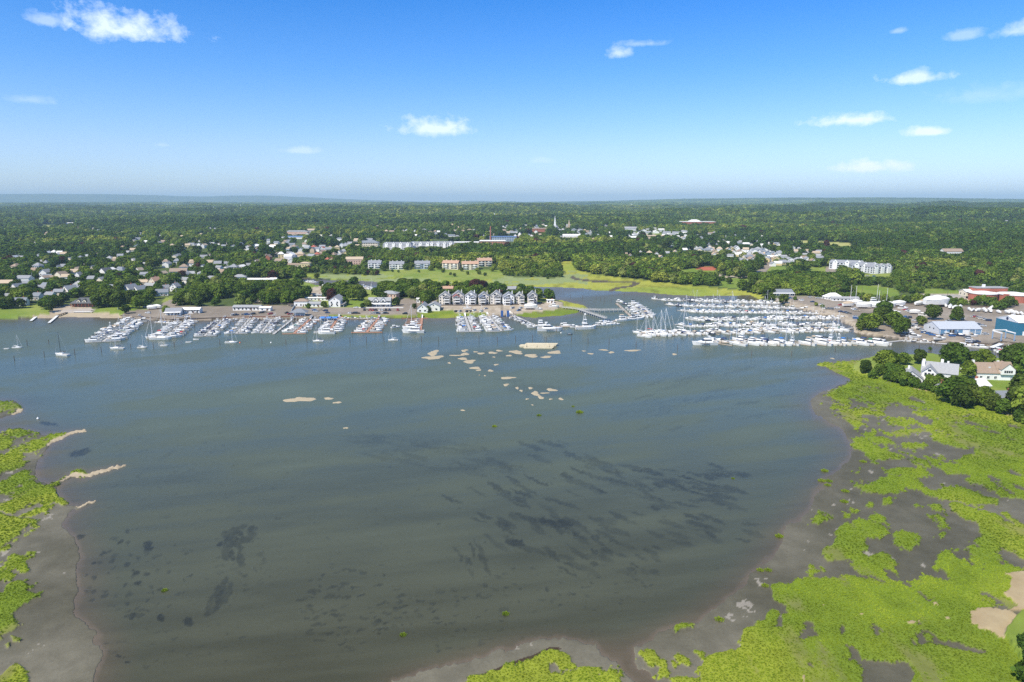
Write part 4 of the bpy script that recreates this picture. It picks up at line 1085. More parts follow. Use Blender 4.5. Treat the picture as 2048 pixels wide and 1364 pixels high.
# px, py (front foot of the building), width m, depth m, storey height total m, roof h, rotation deg, wall, roof, style, label
HOUSES = [
 (9, 572, 13, 9, 3.5, 3.0, 4, 'pink', 'tan', 'g', 'pink cottage with a tan roof at the left edge of the picture'),
 (45, 565, 15, 10, 5.0, 3.0, 0, 'white', 'grey', 'g', 'white house with long grey roof left of a purple-leaved tree'),
 (50, 576, 9, 8, 5.5, 2.5, 20, 'white', 'grey', 'g', 'narrow white house in front of the long grey-roofed one'),
 (88, 556, 12, 9, 7.0, 3.5, 90, 'white', 'lgrey', 'g', 'tall white gabled house high among the trees at left'),
 (134, 588, 11, 12, 4.5, 4.0, 60, 'white', 'slate', 'g', 'white house with a steep blue-grey roof above the dark waterside house'),
 (150, 581, 12, 9, 4.0, 2.5, 5, 'lgrey', 'grey', 'g', 'low grey-roofed house just right of the blue-grey roof'),
 (208, 553, 12, 10, 7.0, 4.0, 70, 'white', 'dark', 'g', 'two-storey white house with dark roof beside a copper beech'),
 (202, 569, 12, 9, 5.0, 3.5, 80, 'cream', 'grey', 'g', 'cream gabled house below the two-storey white one'),
 (183, 564, 11, 9, 4.0, 3.0, 10, 'lgrey', 'grey', 'g', 'small grey house left of the cream gabled one'),
 (257, 589, 13, 10, 6.0, 4.5, 75, 'white', 'grey', 'g', 'white house with a steep gable above the small beach'),
 (276, 588, 11, 9, 5.0, 3.5, 60, 'white', 'slate', 'g', 'grey-roofed house touching the steep white gable'),
 (17, 604, 10, 8, 5.0, 3.0, 0, 'white', 'grey', 'g', 'white house half hidden by trees at the far left shore'),
 (37, 612, 11, 8, 4.5, 3.0, 10, 'white', 'slate', 'g', 'white waterside house with deck behind the left lawn'),
 (66, 600, 12, 8, 4.0, 3.0, 0, 'lgrey', 'slate', 'g', 'grey roofed house between two big trees on the left shore'),
 (115, 591, 9, 7, 4.0, 2.5, 10, 'cream', 'grey', 'g', 'small cream cottage up the slope left of the dark house'),
 (96, 597, 9, 7, 4.0, 2.5, 0, 'white', 'grey', 'g', 'little white cottage right of a round tree on the left shore'),
 (307, 574, 10, 9, 7.0, 4.0, 70, 'cream', 'orange', 'g', 'cream house with a tall orange-tan gable'),
 (284, 571, 11, 8, 4.0, 2.5, 5, 'cream', 'tan', 'g', 'cream bungalow left of the orange gabled house'),
 (298, 578, 11, 8, 4.0, 2.5, -10, 'bluegrey', 'lgrey', 'g', 'blue-grey house below the orange gabled one'),
 (348, 583, 8, 8, 5.5, 3.5, 80, 'white', 'grey', 'g', 'white gable end beside the sloping lawn and road'),
 (321, 592, 12, 8, 4.0, 3.0, 20, 'white', 'slate', 'g', 'white house with slate roof at the head of the sloping lawn'),
 (328, 583, 8, 7, 4.0, 3.0, 60, 'white', 'lgrey', 'g', 'small white gable between trees above the sloping lawn'),
 (354, 552, 20, 12, 6.0, 3.5, 15, 'white', 'brown', 'g', 'large white house with brown roof beside a purple tree'),
 (401, 557, 10, 10, 6.5, 3.0, 30, 'white', 'lgrey', 'h', 'square white house among dense trees inland of the marina'),
 (383, 553, 14, 9, 4.0, 2.5, 0, 'lgrey', 'lgrey', 'g', 'long pale grey house right of the large white one'),
 (424, 564, 15, 10, 4.0, 3.0, -20, 'white', 'grey', 'g', 'white house with long roof behind yellow-green trees'),
 (477, 562, 15, 10, 5.0, 3.0, 10, 'white', 'lgrey', 'h', 'pale hip-roofed house above the marina woods'),
 (602, 613, 13, 9, 5.0, 2.2, 0, 'white', 'brown', 'h', 'white cottage with brown roof beside the paved launch lot'),
 (632, 614, 14, 8, 3.2, 1.5, 0, 'white', 'lgrey', 'g', 'low white cottage with porch right of the brown-roofed cottage'),
 (671, 613, 18, 11, 6.5, 3.6, 90, 'white', 'lgrey', 'd', 'white two-storey house with a long raised deck facing the water'),
 (627, 601, 30, 4, 2.6, 0.6, 0, 'white', 'white', 'g', 'long low white shed behind the cottages'),
 (634, 595, 9, 5, 2.6, 1.0, 0, 'white', 'lgrey', 'g', 'small white shed on the gravel behind the long shed'),
 (519, 563, 34, 8, 2.6, 1.3, 0, 'lgrey', 'white', 'g', 'long white-roofed shed beyond the marina trees'),
 (546, 564, 8, 6, 3.5, 1.5, 0, 'white', 'white', 'g', 'small white hut right of the long white-roofed shed'),
 (493, 621, 25, 8, 3.2, 1.4, 0, 'white', 'lgrey', 'w', 'long white marina shed with a strip of windows'),
 (530, 622, 10, 6, 3.0, 0.8, 0, 'white', 'white', 'g', 'white flat-topped annex at the right end of the marina shed'),
 (345, 630, 13, 8, 3.2, 2.6, 10, 'white', 'grey', 'p', 'white marina store with porch behind the bulkhead'),
 (380, 627, 16, 8, 3.5, 1.5, 5, 'white', 'white', 'w', 'white marina building under the big trees'),
 (778, 600, 17, 12, 6.5, 2.5, -8, 'pink', 'lgrey', 'h', 'tan two-storey house with hip roof and red ground floor'),
 (846, 624, 16, 10, 3.5, 4.2, 90, 'white', 'lgrey', 'g', 'white boathouse gable at the end of the parking strip'),
 (867, 622, 13, 12, 4.5, 3.0, 90, 'white', 'lgrey', 'w', 'small white gabled office at the drive to the terraces'),
 (839, 605, 6, 5, 3.5, 0.8, 0, 'white', 'white', 'g', 'tiny white hut in front of the hedge by the turning circle'),
 (891, 586, 16, 10, 5.0, 2.0, 0, 'orange' if False else 'tan', 'orange', 'g', 'orange roof peeping over the first terrace house'),
 (1101, 606, 7, 4, 3.0, 0.4, -5, 'white', 'white', 'g', 'white kiosk on the grass at the end of the gravel yard'),
 (1022, 585, 11, 9, 4.0, 2.5, 20, 'lgrey', 'lgrey', 'g', 'pale roof behind the terraces, left of the dark trees'),
 (609, 537, 15, 10, 7.5, 2.0, 0, 'yellow', 'tan', 'h', 'yellow three-storey house across the creek'),
 (588, 535, 26, 10, 4.0, 2.0, 0, 'cream', 'brown', 'g', 'row house left of the yellow one across the creek'),
 (708, 529, 26, 14, 8.0, 3.5, 5, 'pink', 'tan', 'g', 'tan townhouse block with brown roof left of the white condominiums'),
 (1564, 591, 24, 12, 3.0, 3.2, 0, 'white', 'slate', 'p', 'slate-roofed club pavilion at the head of the marina'),
 (1669, 599, 16, 10, 2.5, 4.0, 10, 'white', 'white', 'h', 'white peaked marquee behind the boatyard'),
 (1692, 602, 26, 7, 2.6, 1.5, -4, 'white', 'lgrey', 'g', 'low grey shed right of the marquee'),
 (1810, 657, 14, 14, 3.0, 4.0, 8, 'grey', 'slate', 'h', 'round-looking grey pavilion between the marina trees'),
 (1944, 597, 13, 12, 7.0, 2.0, 0, 'cream', 'white', 'w', 'cream block building with grey shutter by the treatment works'),
 (1832, 768, 13, 11, 3.6, 4.0, 62, 'lgrey', 'lgrey', 's', 'grey shingled cottage with white gable nearest the marsh point'),
 (1890, 762, 17, 12, 4.8, 4.4, -32, 'lgrey', 'lgrey', 'c', 'big pale grey house with two chimneys on the point'),
 (1992, 760, 19, 11, 4.2, 4.6, -6, 'white', 'brown', 'b', 'white house with brown shingle roof and gabled dormer'),
 (1958, 785, 13, 9, 3.2, 3.0, 20, 'white', 'white', 'g', 'white-roofed garage half hidden by trees on the point'),
 (1893, 788, 8, 6, 2.6, 3.0, 70, 'white', 'grey', 'g', 'little white shed with steep roof behind the garden'),
 (2018, 812, 14, 9, 3.5, 3.0, 0, 'white', 'slate', 'g', 'white house almost lost in the trees at the right edge'),
 (1947, 748, 9, 7, 3.5, 2.6, 40, 'white', 'lgrey', 'g', 'small white wing between the two big houses'),
 (1907, 513, 30, 14, 8.0, 4.0, 0, 'white', 'brown', 'g', 'lone white house in the eastern woods'),
 (148, 450, 60, 20, 6.0, 3.0, 0, 'white', 'white', 'g', 'long white barn beyond the yellow field, left of its pair'),
 (172, 448, 52, 20, 7.0, 3.0, 0, 'lgrey', 'white', 'g', 'long white barn beyond the yellow field, right of its pair'),
 (215, 451, 50, 18, 6.0, 3.0, 0, 'cream', 'white', 'g', 'pale barn in the woods right of the yellow field'),
 (236, 449, 40, 16, 5.0, 3.0, 5, 'white', 'white', 'g', 'white barn rightmost in the far woods'),
 (592, 471, 60, 20, 10.0, 3.0, 0, 'pink', 'lgrey', 'h', 'pink-grey hall standing above the trees inland'),
 (590, 478, 40, 14, 5.0, 2.0, 0, 'white', 'blue', 'g', 'building with a bright blue roof inland at left'),
 (622, 466, 30, 14, 8.0, 4.0, 20, 'white', 'tan', 'g', 'white house right of the pink-grey hall'),
 (1080, 467, 42, 18, 13.0, 2.0, 0, 'brick', 'brown', 'w', 'red brick building below the white steeple'),
 (1144, 478, 42, 16, 8.0, 3.0, 0, 'white', 'white', 'w', 'white hall right of the town beyond the rail line'),
 (1261, 462, 40, 18, 8.0, 4.0, 0, 'lgrey', 'lgrey', 'g', 'big grey-roofed house inland, left of the white row'),
 (1322, 477, 70, 20, 6.0, 2.0, 0, 'tan', 'tan', 'h', 'low tan complex in front of the white row'),
 (1844, 428, 80, 25, 10.0, 3.0, 0, 'white', 'white', 'g', 'long white building far in the eastern hills'),
 (1990, 446, 30, 15, 7.0, 4.0, 10, 'white', 'lgrey', 'g', 'white house alone in the hills at far right'),
 (2012, 447, 26, 15, 6.0, 4.0, -10, 'white', 'grey', 'g', 'second white house alone in the hills at far right'),
 (441, 441, 40, 20, 10.0, 5.0, 0, 'white', 'white', 'g', 'white house high on the left-hand hill'),
 (810, 433, 50, 22, 9.0, 4.0, 0, 'lgrey', 'lgrey', 'g', 'long pale building in the hills above the grey apartments'),
 (795, 431, 30, 20, 9.0, 4.0, 0, 'white', 'white', 'g', 'white building left of the long pale one in the hills'),
 (634, 421, 45, 25, 12.0, 6.0, 0, 'white', 'white', 'g', 'white house of the hill-crest cluster left of centre'),
 (624, 422, 30, 20, 10.0, 5.0, 0, 'cream', 'lgrey', 'g', 'cream house within the hill-crest cluster'),
 (609, 421, 28, 20, 10.0, 5.0, 0, 'lgrey', 'white', 'g', 'pale building left of the hill-crest cluster'),
 (1243, 410, 32, 25, 14.0, 6.0, 0, 'white', 'white', 'g', 'first white speck of a house on the far ridge'),
 (1254, 411, 26, 25, 12.0, 6.0, 0, 'white', 'white', 'g', 'second white speck of a house on the far ridge'),
 (1264, 411, 28, 25, 12.0, 6.0, 0, 'white', 'white', 'g', 'third white speck of a house on the far ridge'),
 (1290, 412, 26, 25, 12.0, 6.0, 0, 'white', 'white', 'g', 'last white speck of a house on the far ridge'),
]
HPOS = []
for h in HOUSES:
    x, y, z = G(h[0], h[1])
    HPOS.append((x, y, z))
    r = max(h[2], h[3]) * 0.5
    k = 1.0 if y < 1000 else 1.5
    CLEAR.append((x, y + h[3] * 0.4, r + 3 * k)); CLEAR.append((x * (y - r) / y, y - r - 5 * k, r * .9 + 2)); CLEAR.append((x * (y - r - 10 * k) / y, y - r - 16 * k, r * .8))

# scattered houses of the town, placed in streets; each remains a thing with its own walls and roof
TOWN = []
def street(name, pts, n, walls, roofs, seed, size=(9, 13)):
    r = random.Random(seed)
    tot = len(pts) - 1
    for i in range(n):
        f = (i + r.uniform(.2, .8)) / n * tot; k = min(int(f), tot - 1); f -= k
        px = pts[k][0] * (1 - f) + pts[k + 1][0] * f + r.uniform(-6, 6); py = pts[k][1] * (1 - f) + pts[k + 1][1] * f + r.uniform(-5.5, 5.5)
        x, y, z = G(px, py)
        w = r.uniform(*size) * .88; TOWN.append((name, px, x, y, z, w, w * r.uniform(.65, .85), r.uniform(3.5, 6.5), r.uniform(2.2, 4), r.choice([0, 90, 12, -15, 78, 100]), r.choice(walls), r.choice(roofs)))
        CLEAR.append((x, y + 3, w * .62 + 2)); CLEAR.append((x * (y - 13) / y, y - 13, w * .5)); CLEAR.append((x * (y - 22) / y, y - 22, w * .40))


EXTRA = []
def sprinkle(poly, n, seed):
    """the town's remaining small houses, past the three hundred built singly"""
    r = random.Random(seed); xs = [q_[0] for q_ in poly]; ys = [q_[1] for q_ in poly]
    k = 0
    while k < n:
        px, py = r.uniform(min(xs), max(xs)), r.uniform(min(ys), max(ys))
        m_ = polymask(poly)
        if not m_[0][min(m_[0].shape[0] - 1, max(0, int(py - m_[3]))), min(m_[0].shape[1] - 1, max(0, int(px - m_[1])))]: k += .2; continue
        k += 1
        x, y, z = G(px, py); w = r.uniform(8, 13)
        EXTRA.append((x, y, z, w, w * .75, r.uniform(3.2, 6), r.uniform(2, 3.6), r.choice([0, 90, 15, -20, 75]), r.choice(WW), r.choice(RR)))
        CLEAR.append((x, y + 3, w * .62 + 1))


WW = ['white'] * 5 + ['cream', 'lgrey', 'yellow', 'bluegrey']
RR = ['lgrey', 'grey', 'grey', 'white', 'brown', 'tan', 'slate']
street('on the upper left street', [(20, 518), (60, 521), (110, 512), (150, 523), (200, 520), (270, 512)], 15, WW, RR, 1)
street('on the lower left street', [(0, 545), (60, 535), (120, 540), (180, 545), (260, 548)], 9, WW, RR, 2)
street('in the left uplands', [(240, 500), (330, 491), (380, 500), (440, 495), (500, 492)], 18, WW, RR, 3, (11, 16))
street('above the marina woods', [(330, 530), (380, 538), (430, 536), (480, 541), (520, 530)], 12, WW, RR, 4)
street('in the old town', [(480, 500), (540, 494), (600, 500), (650, 505), (690, 492), (740, 492)], 26, WW + ['pink', 'tan'], RR + ['red'], 5, (11, 16))
street('in the lower old town', [(520, 520), (560, 512), (620, 516), (660, 520), (690, 512)], 15, WW + ['brick', 'tan'], RR + ['red'], 6, (10, 15))
street('above the old town', [(560, 478), (640, 474), (700, 482), (760, 476)], 10, WW, RR, 7, (13, 20))
street('above the grey apartments', [(760, 470), (830, 464), (880, 475), (940, 468), (990, 474)], 14, WW, RR, 8, (13, 20))
street('below the steeple', [(1005, 470), (1050, 458), (1090, 456), (1150, 462), (1180, 470)], 20, WW, RR, 9, (13, 22))
street('in the white row inland', [(1265, 470), (1300, 466), (1340, 467), (1380, 467)], 16, ['white', 'white', 'lgrey'], ['lgrey', 'white', 'grey'], 10, (16, 24))
street('below the school', [(1180, 478), (1230, 474), (1390, 478), (1440, 470)], 12, WW, RR, 11, (12, 18))
street('behind the creek wood', [(1240, 512), (1290, 510), (1330, 516), (1380, 502), (1420, 498)], 12, WW, RR, 12, (10, 14))
street('in the garden suburb', [(1385, 498), (1430, 508), (1470, 505), (1500, 512), (1525, 508), (1560, 518)], 24, WW, RR, 13, (10, 15))
street('at the foot of the suburb', [(1480, 525), (1520, 516), (1580, 528), (1640, 522)], 14, WW + ['rust'], RR, 14, (11, 17))
street('above the park', [(1430, 492), (1470, 488), (1530, 492), (1560, 500)], 10, WW, RR, 15, (11, 15))
street('in the eastern hills', [(1640, 440), (1700, 438), (1790, 430), (1880, 425), (1960, 432)], 9, WW, RR, 16, (16, 26))
street('in the hills at upper left', [(20, 475), (90, 466), (230, 462), (350, 478), (420, 470)], 9, WW, RR, 17, (14, 20))
street('high behind the mill', [(900, 440), (960, 446), (1000, 440), (1060, 448), (1180, 444), (1220, 455)], 10, WW, RR, 18, (16, 26))

sprinkle([(0, 520), (330, 500), (480, 520), (470, 560), (300, 580), (0, 596)], 46, 71)
sprinkle([(250, 480), (480, 488), (700, 478), (740, 505), (560, 530), (480, 515), (300, 505)], 46, 72)
sprinkle([(740, 455), (1000, 450), (1200, 460), (1200, 480), (740, 482)], 34, 73)
sprinkle([(1230, 470), (1560, 475), (1660, 520), (1500, 530), (1380, 505)], 48, 74)
sprinkle([(1480, 490), (1660, 512), (1600, 535), (1480, 530)], 22, 76)
sprinkle([(1010, 452), (1240, 455), (1240, 474), (1010, 476)], 26, 77)
sprinkle([(0, 450), (480, 440), (480, 480), (0, 505)], 16, 75)
BLOCKS = [  # px, py, width, depth, height, rot, wall, roof, floors, bays, label, style
 (740, 500, 30, 20, 15, 0, 'cream', 'slate', 4, 9, 'pale apartment block with slate hip roof, left of the long grey row', 'h'),
 (795, 502, 54, 20, 16, -4, 'lgrey', 'lgrey', 4, 14, 'grey apartment wing at the left end of the long row', 'm'),
 (841, 500, 42, 20, 15.5, 0, 'lgrey', 'lgrey', 4, 12, 'grey gabled apartment block in the middle of the long row', 'm'),
 (882, 500, 48, 20, 16, 3, 'lgrey', 'lgrey', 4, 12, 'grey gabled apartment block at the right end of the long row', 'm'),
 (932, 492, 52, 26, 8, 0, 'tan', 'white', 3, 20, 'white-roofed brick mill building right of the grey row', 'f'),
 (985, 491, 54, 30, 10, 0, 'rust', 'white', 3, 16, 'brick mill with pale roof under the chimney', 'f'),
 (1006, 483, 60, 25, 11, 0, 'bluegrey', 'blue', 3, 16, 'mill block with the blue roof', 'f'),
 (902, 539, 24, 14, 10, -12, 'cream', 'orange', 3, 4, 'tan condominium with orange roof, leftmost of three', 'o'),
 (940, 540, 24, 14, 10, 2, 'cream', 'orange', 3, 4, 'tan condominium with orange roof in the middle of three', 'o'),
 (968, 533, 22, 14, 10, 14, 'cream', 'orange', 3, 4, 'tan condominium with orange roof, rightmost and farthest of three', 'o'),
 (749, 537, 19, 13, 9, 0, 'white', 'grey', 3, 4, 'white condominium with grey roof above the creek bank, leftmost of three', 'o'),
 (793, 539, 21, 13, 9, 2, 'white', 'grey', 3, 5, 'white condominium with grey roof above the creek bank, between the other two', 'o'),
 (844, 538, 22, 13, 9, 4, 'bluegrey', 'grey', 3, 5, 'blue-grey condominium above the creek bank, right of the white pair', 'o'),
 (1698, 538, 46, 16, 12, -24, 'lgrey', 'lgrey', 3, 10, 'left wing of the grey apartment complex by the eastern woods', 'm'),
 (1733, 545, 34, 16, 13, -14, 'lgrey', 'lgrey', 3, 8, 'middle wing of the grey apartment complex by the eastern woods', 'm'),
 (1762, 547, 30, 16, 12, 12, 'lgrey', 'lgrey', 3, 7, 'right wing of the grey apartment complex by the eastern woods', 'm'),
 (1395, 455, 120, 45, 20, 0, 'brick', 'white', 2, 20, 'large red brick school with pale domed roof', 'k'),
 (1433, 455, 70, 30, 12, 0, 'cream', 'white', 2, 10, 'pale wing at the right of the brick school', 'f'),
]
BPOS = []
for h in BLOCKS:
    x, y, z = G(h[0], h[1]); BPOS.append((x, y, z))
    n = max(2, int(h[2] / 12))
    for i in range(n + 1):
        xx = x + (i / n - .5) * h[2]
        CLEAR.append((xx, y + h[3] * .4, h[3] * .7 + 3)); CLEAR.append((xx * (y - 18) / y, y - 18, 13)); CLEAR.append((xx * (y - 38) / y, y - 38, 11))
        if y > 1200: CLEAR.append((xx * (y - 58) / y, y - 58, 13)); CLEAR.append((xx * (y - 78) / y, y - 78, 13))
for (cx, cy, rr) in [(974, 596, 14), (163, 606, 17)]:
    x, y, z = G(cx, cy); CLEAR.append((x, y, rr))
for i in range(8):
    x, y, z = G(889 + i * 25, 604); CLEAR.append((x, y, 12)); CLEAR.append((x, y - 12, 12))
CLR = np.array(CLEAR)


def is_clear(x, y):
    """True where no building claims the spot"""
    ok = np.ones(len(x), bool)
    o = np.argsort(CLR[:, 1])
    # bucket by y
    for cx, cy, cr in CLR:
        near = np.abs(y - cy) < cr
        if near.any():
            idx = np.nonzero(near)[0]
            ok[idx[np.hypot(x[idx] - cx, y[idx] - cy) < cr]] = False
    return ok


VIEW = [(x, y, z, h[2] * .5, min(4.0, h[4] * .7)) for h, (x, y, z) in zip(HOUSES, HPOS)] + [(t[2], t[3], t[4], t[5] * .45, 4.0) for t in TOWN] + [(t[0], t[1], t[2], t[3] * .45, 3.2) for t in EXTRA] + [(*G(a_, b_), w_, .4) for a_, b_, w_ in ((90, 455, 50), (130, 455, 50), (1590, 486, 40), (1640, 490, 45), (1685, 493, 40), (1375, 545, 26), (1412, 545, 26), (1552, 541, 20), (1630, 543, 22), (1520, 545, 14), (1658, 545, 12), (1720, 585, 26), (1765, 588, 22), (1450, 572, 24), (1480, 570, 18), (1755, 554, 24), (1410, 538, 18))] + [(x, y, z, h[2] * .5, 7.0) for h, (x, y, z) in zip(BLOCKS, BPOS)]


def headroom(x, y, g, hg):
    """gardens: low planting in front of the houses, as seen in the town"""
    cap = np.full(len(x), 99.0)
    for (hx, hy, hz_, hw, eye) in VIEW:
        if hy > 4200: continue
        near = (y < hy) & (y > hy - min(190, hy * .11))
        idx = np.nonzero(near)[0]
        if len(idx) == 0: continue
        t_ = np.abs(x[idx] / y[idx] - hx / hy) * y[idx]
        idx = idx[t_ < hw * .8 + 3.0]
        zl = hz_ + eye + (CAM_H - hz_ - eye) * (hy - y[idx]) / hy
        cap[idx] = np.minimum(cap[idx], zl - g[idx])
    return cap


# ------------------------------------------------------------------ the woods
def jitter_grid(d0, d1, sp, tmax=0.92, seed=0):
    r = np.random.default_rng(seed)
    ys = np.arange(d0, d1, sp); out = []
    for yy in ys:
        xs = np.arange(-tmax * yy, tmax * yy, sp)
        out.append(np.stack([xs + r.uniform(-.46, .46, len(xs)) * sp, yy + r.uniform(-.46, .46, len(xs)) * sp], 1))
    P = np.concatenate(out)
    return P[:, 0], P[:, 1], r


TREES = []     # px, x, y, z, h, kind
x, y, r = jitter_grid(545, 1150, 8.2, 0.86, 1)
c, h, px, py = ground(x, y)
den = fbm(x / 45, y / 45, 140, 3)
resid = ((px < 480) & (py > 500)) | ((px > 480) & (px < 700) & (py < 548)) | ((px > 1380) & (px < 1660) & (py < 550))
keep = (c == WOOD) & np.where(resid, den > 0.43, den > 0.27) & is_clear(x, y)
keep &= ~((px > 1600) & (py > 640)) & ~((px > 1700) & (px < 1840) & (py > 575) & (den < .5)) & ~((px > 590) & (px < 800) & (py > 566) & (py < 604) & (den < .62))
x, y, h, px, py = x[keep], y[keep], h[keep], px[keep], py[keep]
hh_ = 7.5 + 7.5 * fbm(x / 60, y / 60, 141, 2) + r.uniform(-2, 2.5, len(x))
scrub = ((px > 590) & (px < 900) & (py < 558) & (py > 536)) | ((py > 546) & (py < 568) & (px > 980) & (px < 1130)) | ((px > 1690) & (py > 570))
hh_ = np.where(scrub, hh_ * 0.55, hh_)
cap = headroom(x, y, h, hh_)
hh_ = np.minimum(hh_, cap)
ok = hh_ > 3.4
x, y, h, px, py, hh_ = x[ok], y[ok], h[ok], px[ok], py[ok], hh_[ok]
for i in range(len(x)):
    u = r.uniform()
    TREES.append((px[i], py[i], x[i], y[i], h[i], hh_[i], 'd' if u < .20 else ('l' if u > .93 else ('p' if .20 < u < .215 else 'n'))))
# trees placed by hand (pixel of the foot, height, kind)
HAND = [(664, 602, 13, 'p'), (705, 600, 13, 'n'), (686, 588, 15, 'n'), (723, 601, 12, 'd'), (755, 598, 12, 'n'), (735, 615, 8, 'l'), (643, 572, 6, 'd'), (615, 588, 9, 'n'), (598, 601, 11, 'n'), (582, 604, 12, 'n'), (560, 605, 12, 'd'),
        (543, 601, 10, 'n'), (572, 592, 10, 'd'), (600, 573, 9, 'n'), (617, 617, 5, 'b'), (648, 615, 6, 'd'), (690, 610, 8, 'n'), (793, 611, 8, 'd'), (725, 616, 5, 'b'), (856, 625, 6, 'd'), (851, 605, 6, 'l'), (829, 617, 5, 'd'), (765, 604, 10, 'd'),
        (252, 627, 8, 'd'), (238, 618, 16, 'd'), (215, 614, 17, 'd'), (200, 612, 16, 'd'), (262, 608, 14, 'd'), (280, 617, 13, 'n'), (298, 612, 12, 'n'), (333, 627, 7, 'n'), (100, 623, 8, 'd'), (112, 611, 11, 'n'), (120, 612, 9, 'd'), (42, 616, 9, 'd'), (85, 614, 8, 'n'), (8, 617, 11, 'd'), (22, 617, 12, 'd'),
        (950, 589, 17, 'p'), (963, 588, 15, 'p'), (238, 566, 12, 'p'), (28, 560, 9, 'p'), (365, 560, 12, 'p'), (392, 545, 10, 'p'), (1375, 514, 12, 'p'), (1390, 512, 11, 'p'), (1652, 494, 14, 'p'), (470, 568, 9, 'p'),
        (1745, 662, 14, 'n'), (1732, 656, 12, 'n'), (1760, 650, 15, 'd'), (1768, 636, 15, 'n'), (1788, 655, 13, 'n'), (1799, 668, 12, 'n'), (1806, 660, 10, 'd'), (1722, 660, 8, 'd'), (1865, 639, 13, 'd'), (1913, 640, 12, 'd'), (1845, 651, 7, 'd'),
        (1840, 645, 6, 'n'), (1915, 641, 6, 'b'), (1905, 640, 6, 'b'), (2016, 615, 11, 'd'), (1965, 606, 8, 'n'), (1975, 612, 9, 'n'), (1880, 612, 9, 'n'), (1900, 612, 8, 'n'), (1835, 606, 9, 'n'), (1990, 618, 8, 'n'), (2005, 620, 7, 'n'),
        (1730, 747, 10, 'd'), (1757, 752, 9, 'n'), (1745, 757, 6, 'b'), (1765, 738, 14, 'd'), (1778, 733, 12, 'n'), (1782, 754, 10, 'n'), (1797, 756, 10, 'n'), (1792, 765, 8, 'd'), (1812, 770, 9, 'n'), (1828, 775, 7, 'd'), (1858, 772, 8, 'n'), (1868, 778, 9, 'd'), (1878, 768, 7, 'n'), (1775, 762, 6, 'b'), (1805, 772, 5, 'b'),
        (1808, 729, 9, 'd'), (1838, 727, 11, 'd'), (1905, 728, 16, 'n'), (1920, 733, 14, 'n'), (1892, 716, 5, 'd'), (1934, 757, 13, 'n'), (1903, 806, 16, 'n'), (1921, 814, 14, 'd'), (1932, 800, 15, 'n'), (1912, 788, 12, 'd'), (1966, 728, 12, 'n'), (1950, 728, 10, 'n'), (1980, 730, 9, 'n'),
        (2022, 745, 20, 'd'), (2042, 750, 19, 'd'), (2034, 735, 18, 'd'), (1968, 812, 12, 'n'), (1985, 822, 11, 'd'), (2005, 829, 10, 'n'), (2030, 822, 16, 'd'), (2050, 830, 16, 'd'), (2040, 800, 16, 'd'), (2060, 810, 16, 'n'), (1950, 810, 12, 'd'),
        (1845, 779, 5, 'b'), (1858, 781, 5, 'b'), (1870, 786, 5, 'b'), (1882, 791, 5, 'b'), (1833, 776, 5, 'b'), (2036, 842, 6, 'b'), (1940, 812, 6, 'b'), (1978, 746, 5, 'b'), (2052, 848, 6, 'b'), (1860, 700, 3, 'b'),
        (2050, 1294, 3.4, 'b'), (2060, 1318, 4, 'b'), (2052, 1352, 4, 'b'), (2060, 1370, 6, 'b'),
        (1632, 612, 4, 'b'), (1645, 616, 4, 'b'), (1573, 598, 5, 'b'), (1590, 600, 4, 'b'), (1352, 568, 8, 'd'), (1372, 566, 9, 'n'), (1398, 568, 12, 'd'), (1415, 562, 6, 'd'), (1430, 562, 6, 'd'), (1445, 562, 7, 'n'), (1458, 568, 8, 'd'), (1268, 556, 12, 'l'), (1400, 550, 8, 'l'), (1440, 545, 8, 'n'), (1470, 547, 8, 'n'),
        (1485, 580, 12, 'n'), (1500, 584, 12, 'd'), (1520, 586, 11, 'n'), (1540, 590, 10, 'd'), (1095, 558, 4, 'b'), (885, 545, 5, 'd'), (901, 550, 4, 'd'), (909, 553, 5, 'd'), (935, 549, 5, 'd'), (958, 549, 6, 'd'), (970, 552, 5, 'd'), (985, 543, 8, 'n'),
        (1332, 488, 16, 'l'), (1345, 492, 15, 'l'), (728, 541, 9, 'n'), (766, 541, 9, 'd'), (774, 537, 11, 'n'), (812, 540, 9, 'n'), (823, 538, 10, 'd'), (862, 541, 8, 'n'), (876, 538, 10, 'n'), (700, 537, 10, 'd'), (712, 541, 8, 'n'), (745, 544, 4, 'b'), (756, 545, 4, 'b'), (797, 545, 4, 'b'), (785, 544, 4, 'b'), (838, 545, 4, 'b'), (887, 543, 5, 'n'), (924, 543, 6, 'd'), (954, 542, 5, 'n'), (988, 540, 9, 'n'), (430, 573, 12, 'l'), (407, 568, 12, 'l'), (180, 527, 11, 'd')]
for i_, (a, b_, hgt_, k) in enumerate(HAND):
    if a > 1700 and 690 < b_ < 860: hgt_ *= .84; k = 'n' if (k == 'd' and i_ % 2) else k
    xx, yy, zz = G(min(a, 2070), b_)
    TREES.append((a, b_, xx, yy, zz, hgt_, k))
hand0 = len(TREES) - len(HAND)
order = sorted(range(len(TREES)), key=lambda i: -(TREES[i][5] / TREES[i][3] * (1.0 if 0 <= TREES[i][0] <= 2048 else 0) + (1 if i >= hand0 and TREES[i][6] in 'pl' else 0)))
single = [TREES[i] for i in order[:300]]
rest = [TREES[i] for i in order[300:]]

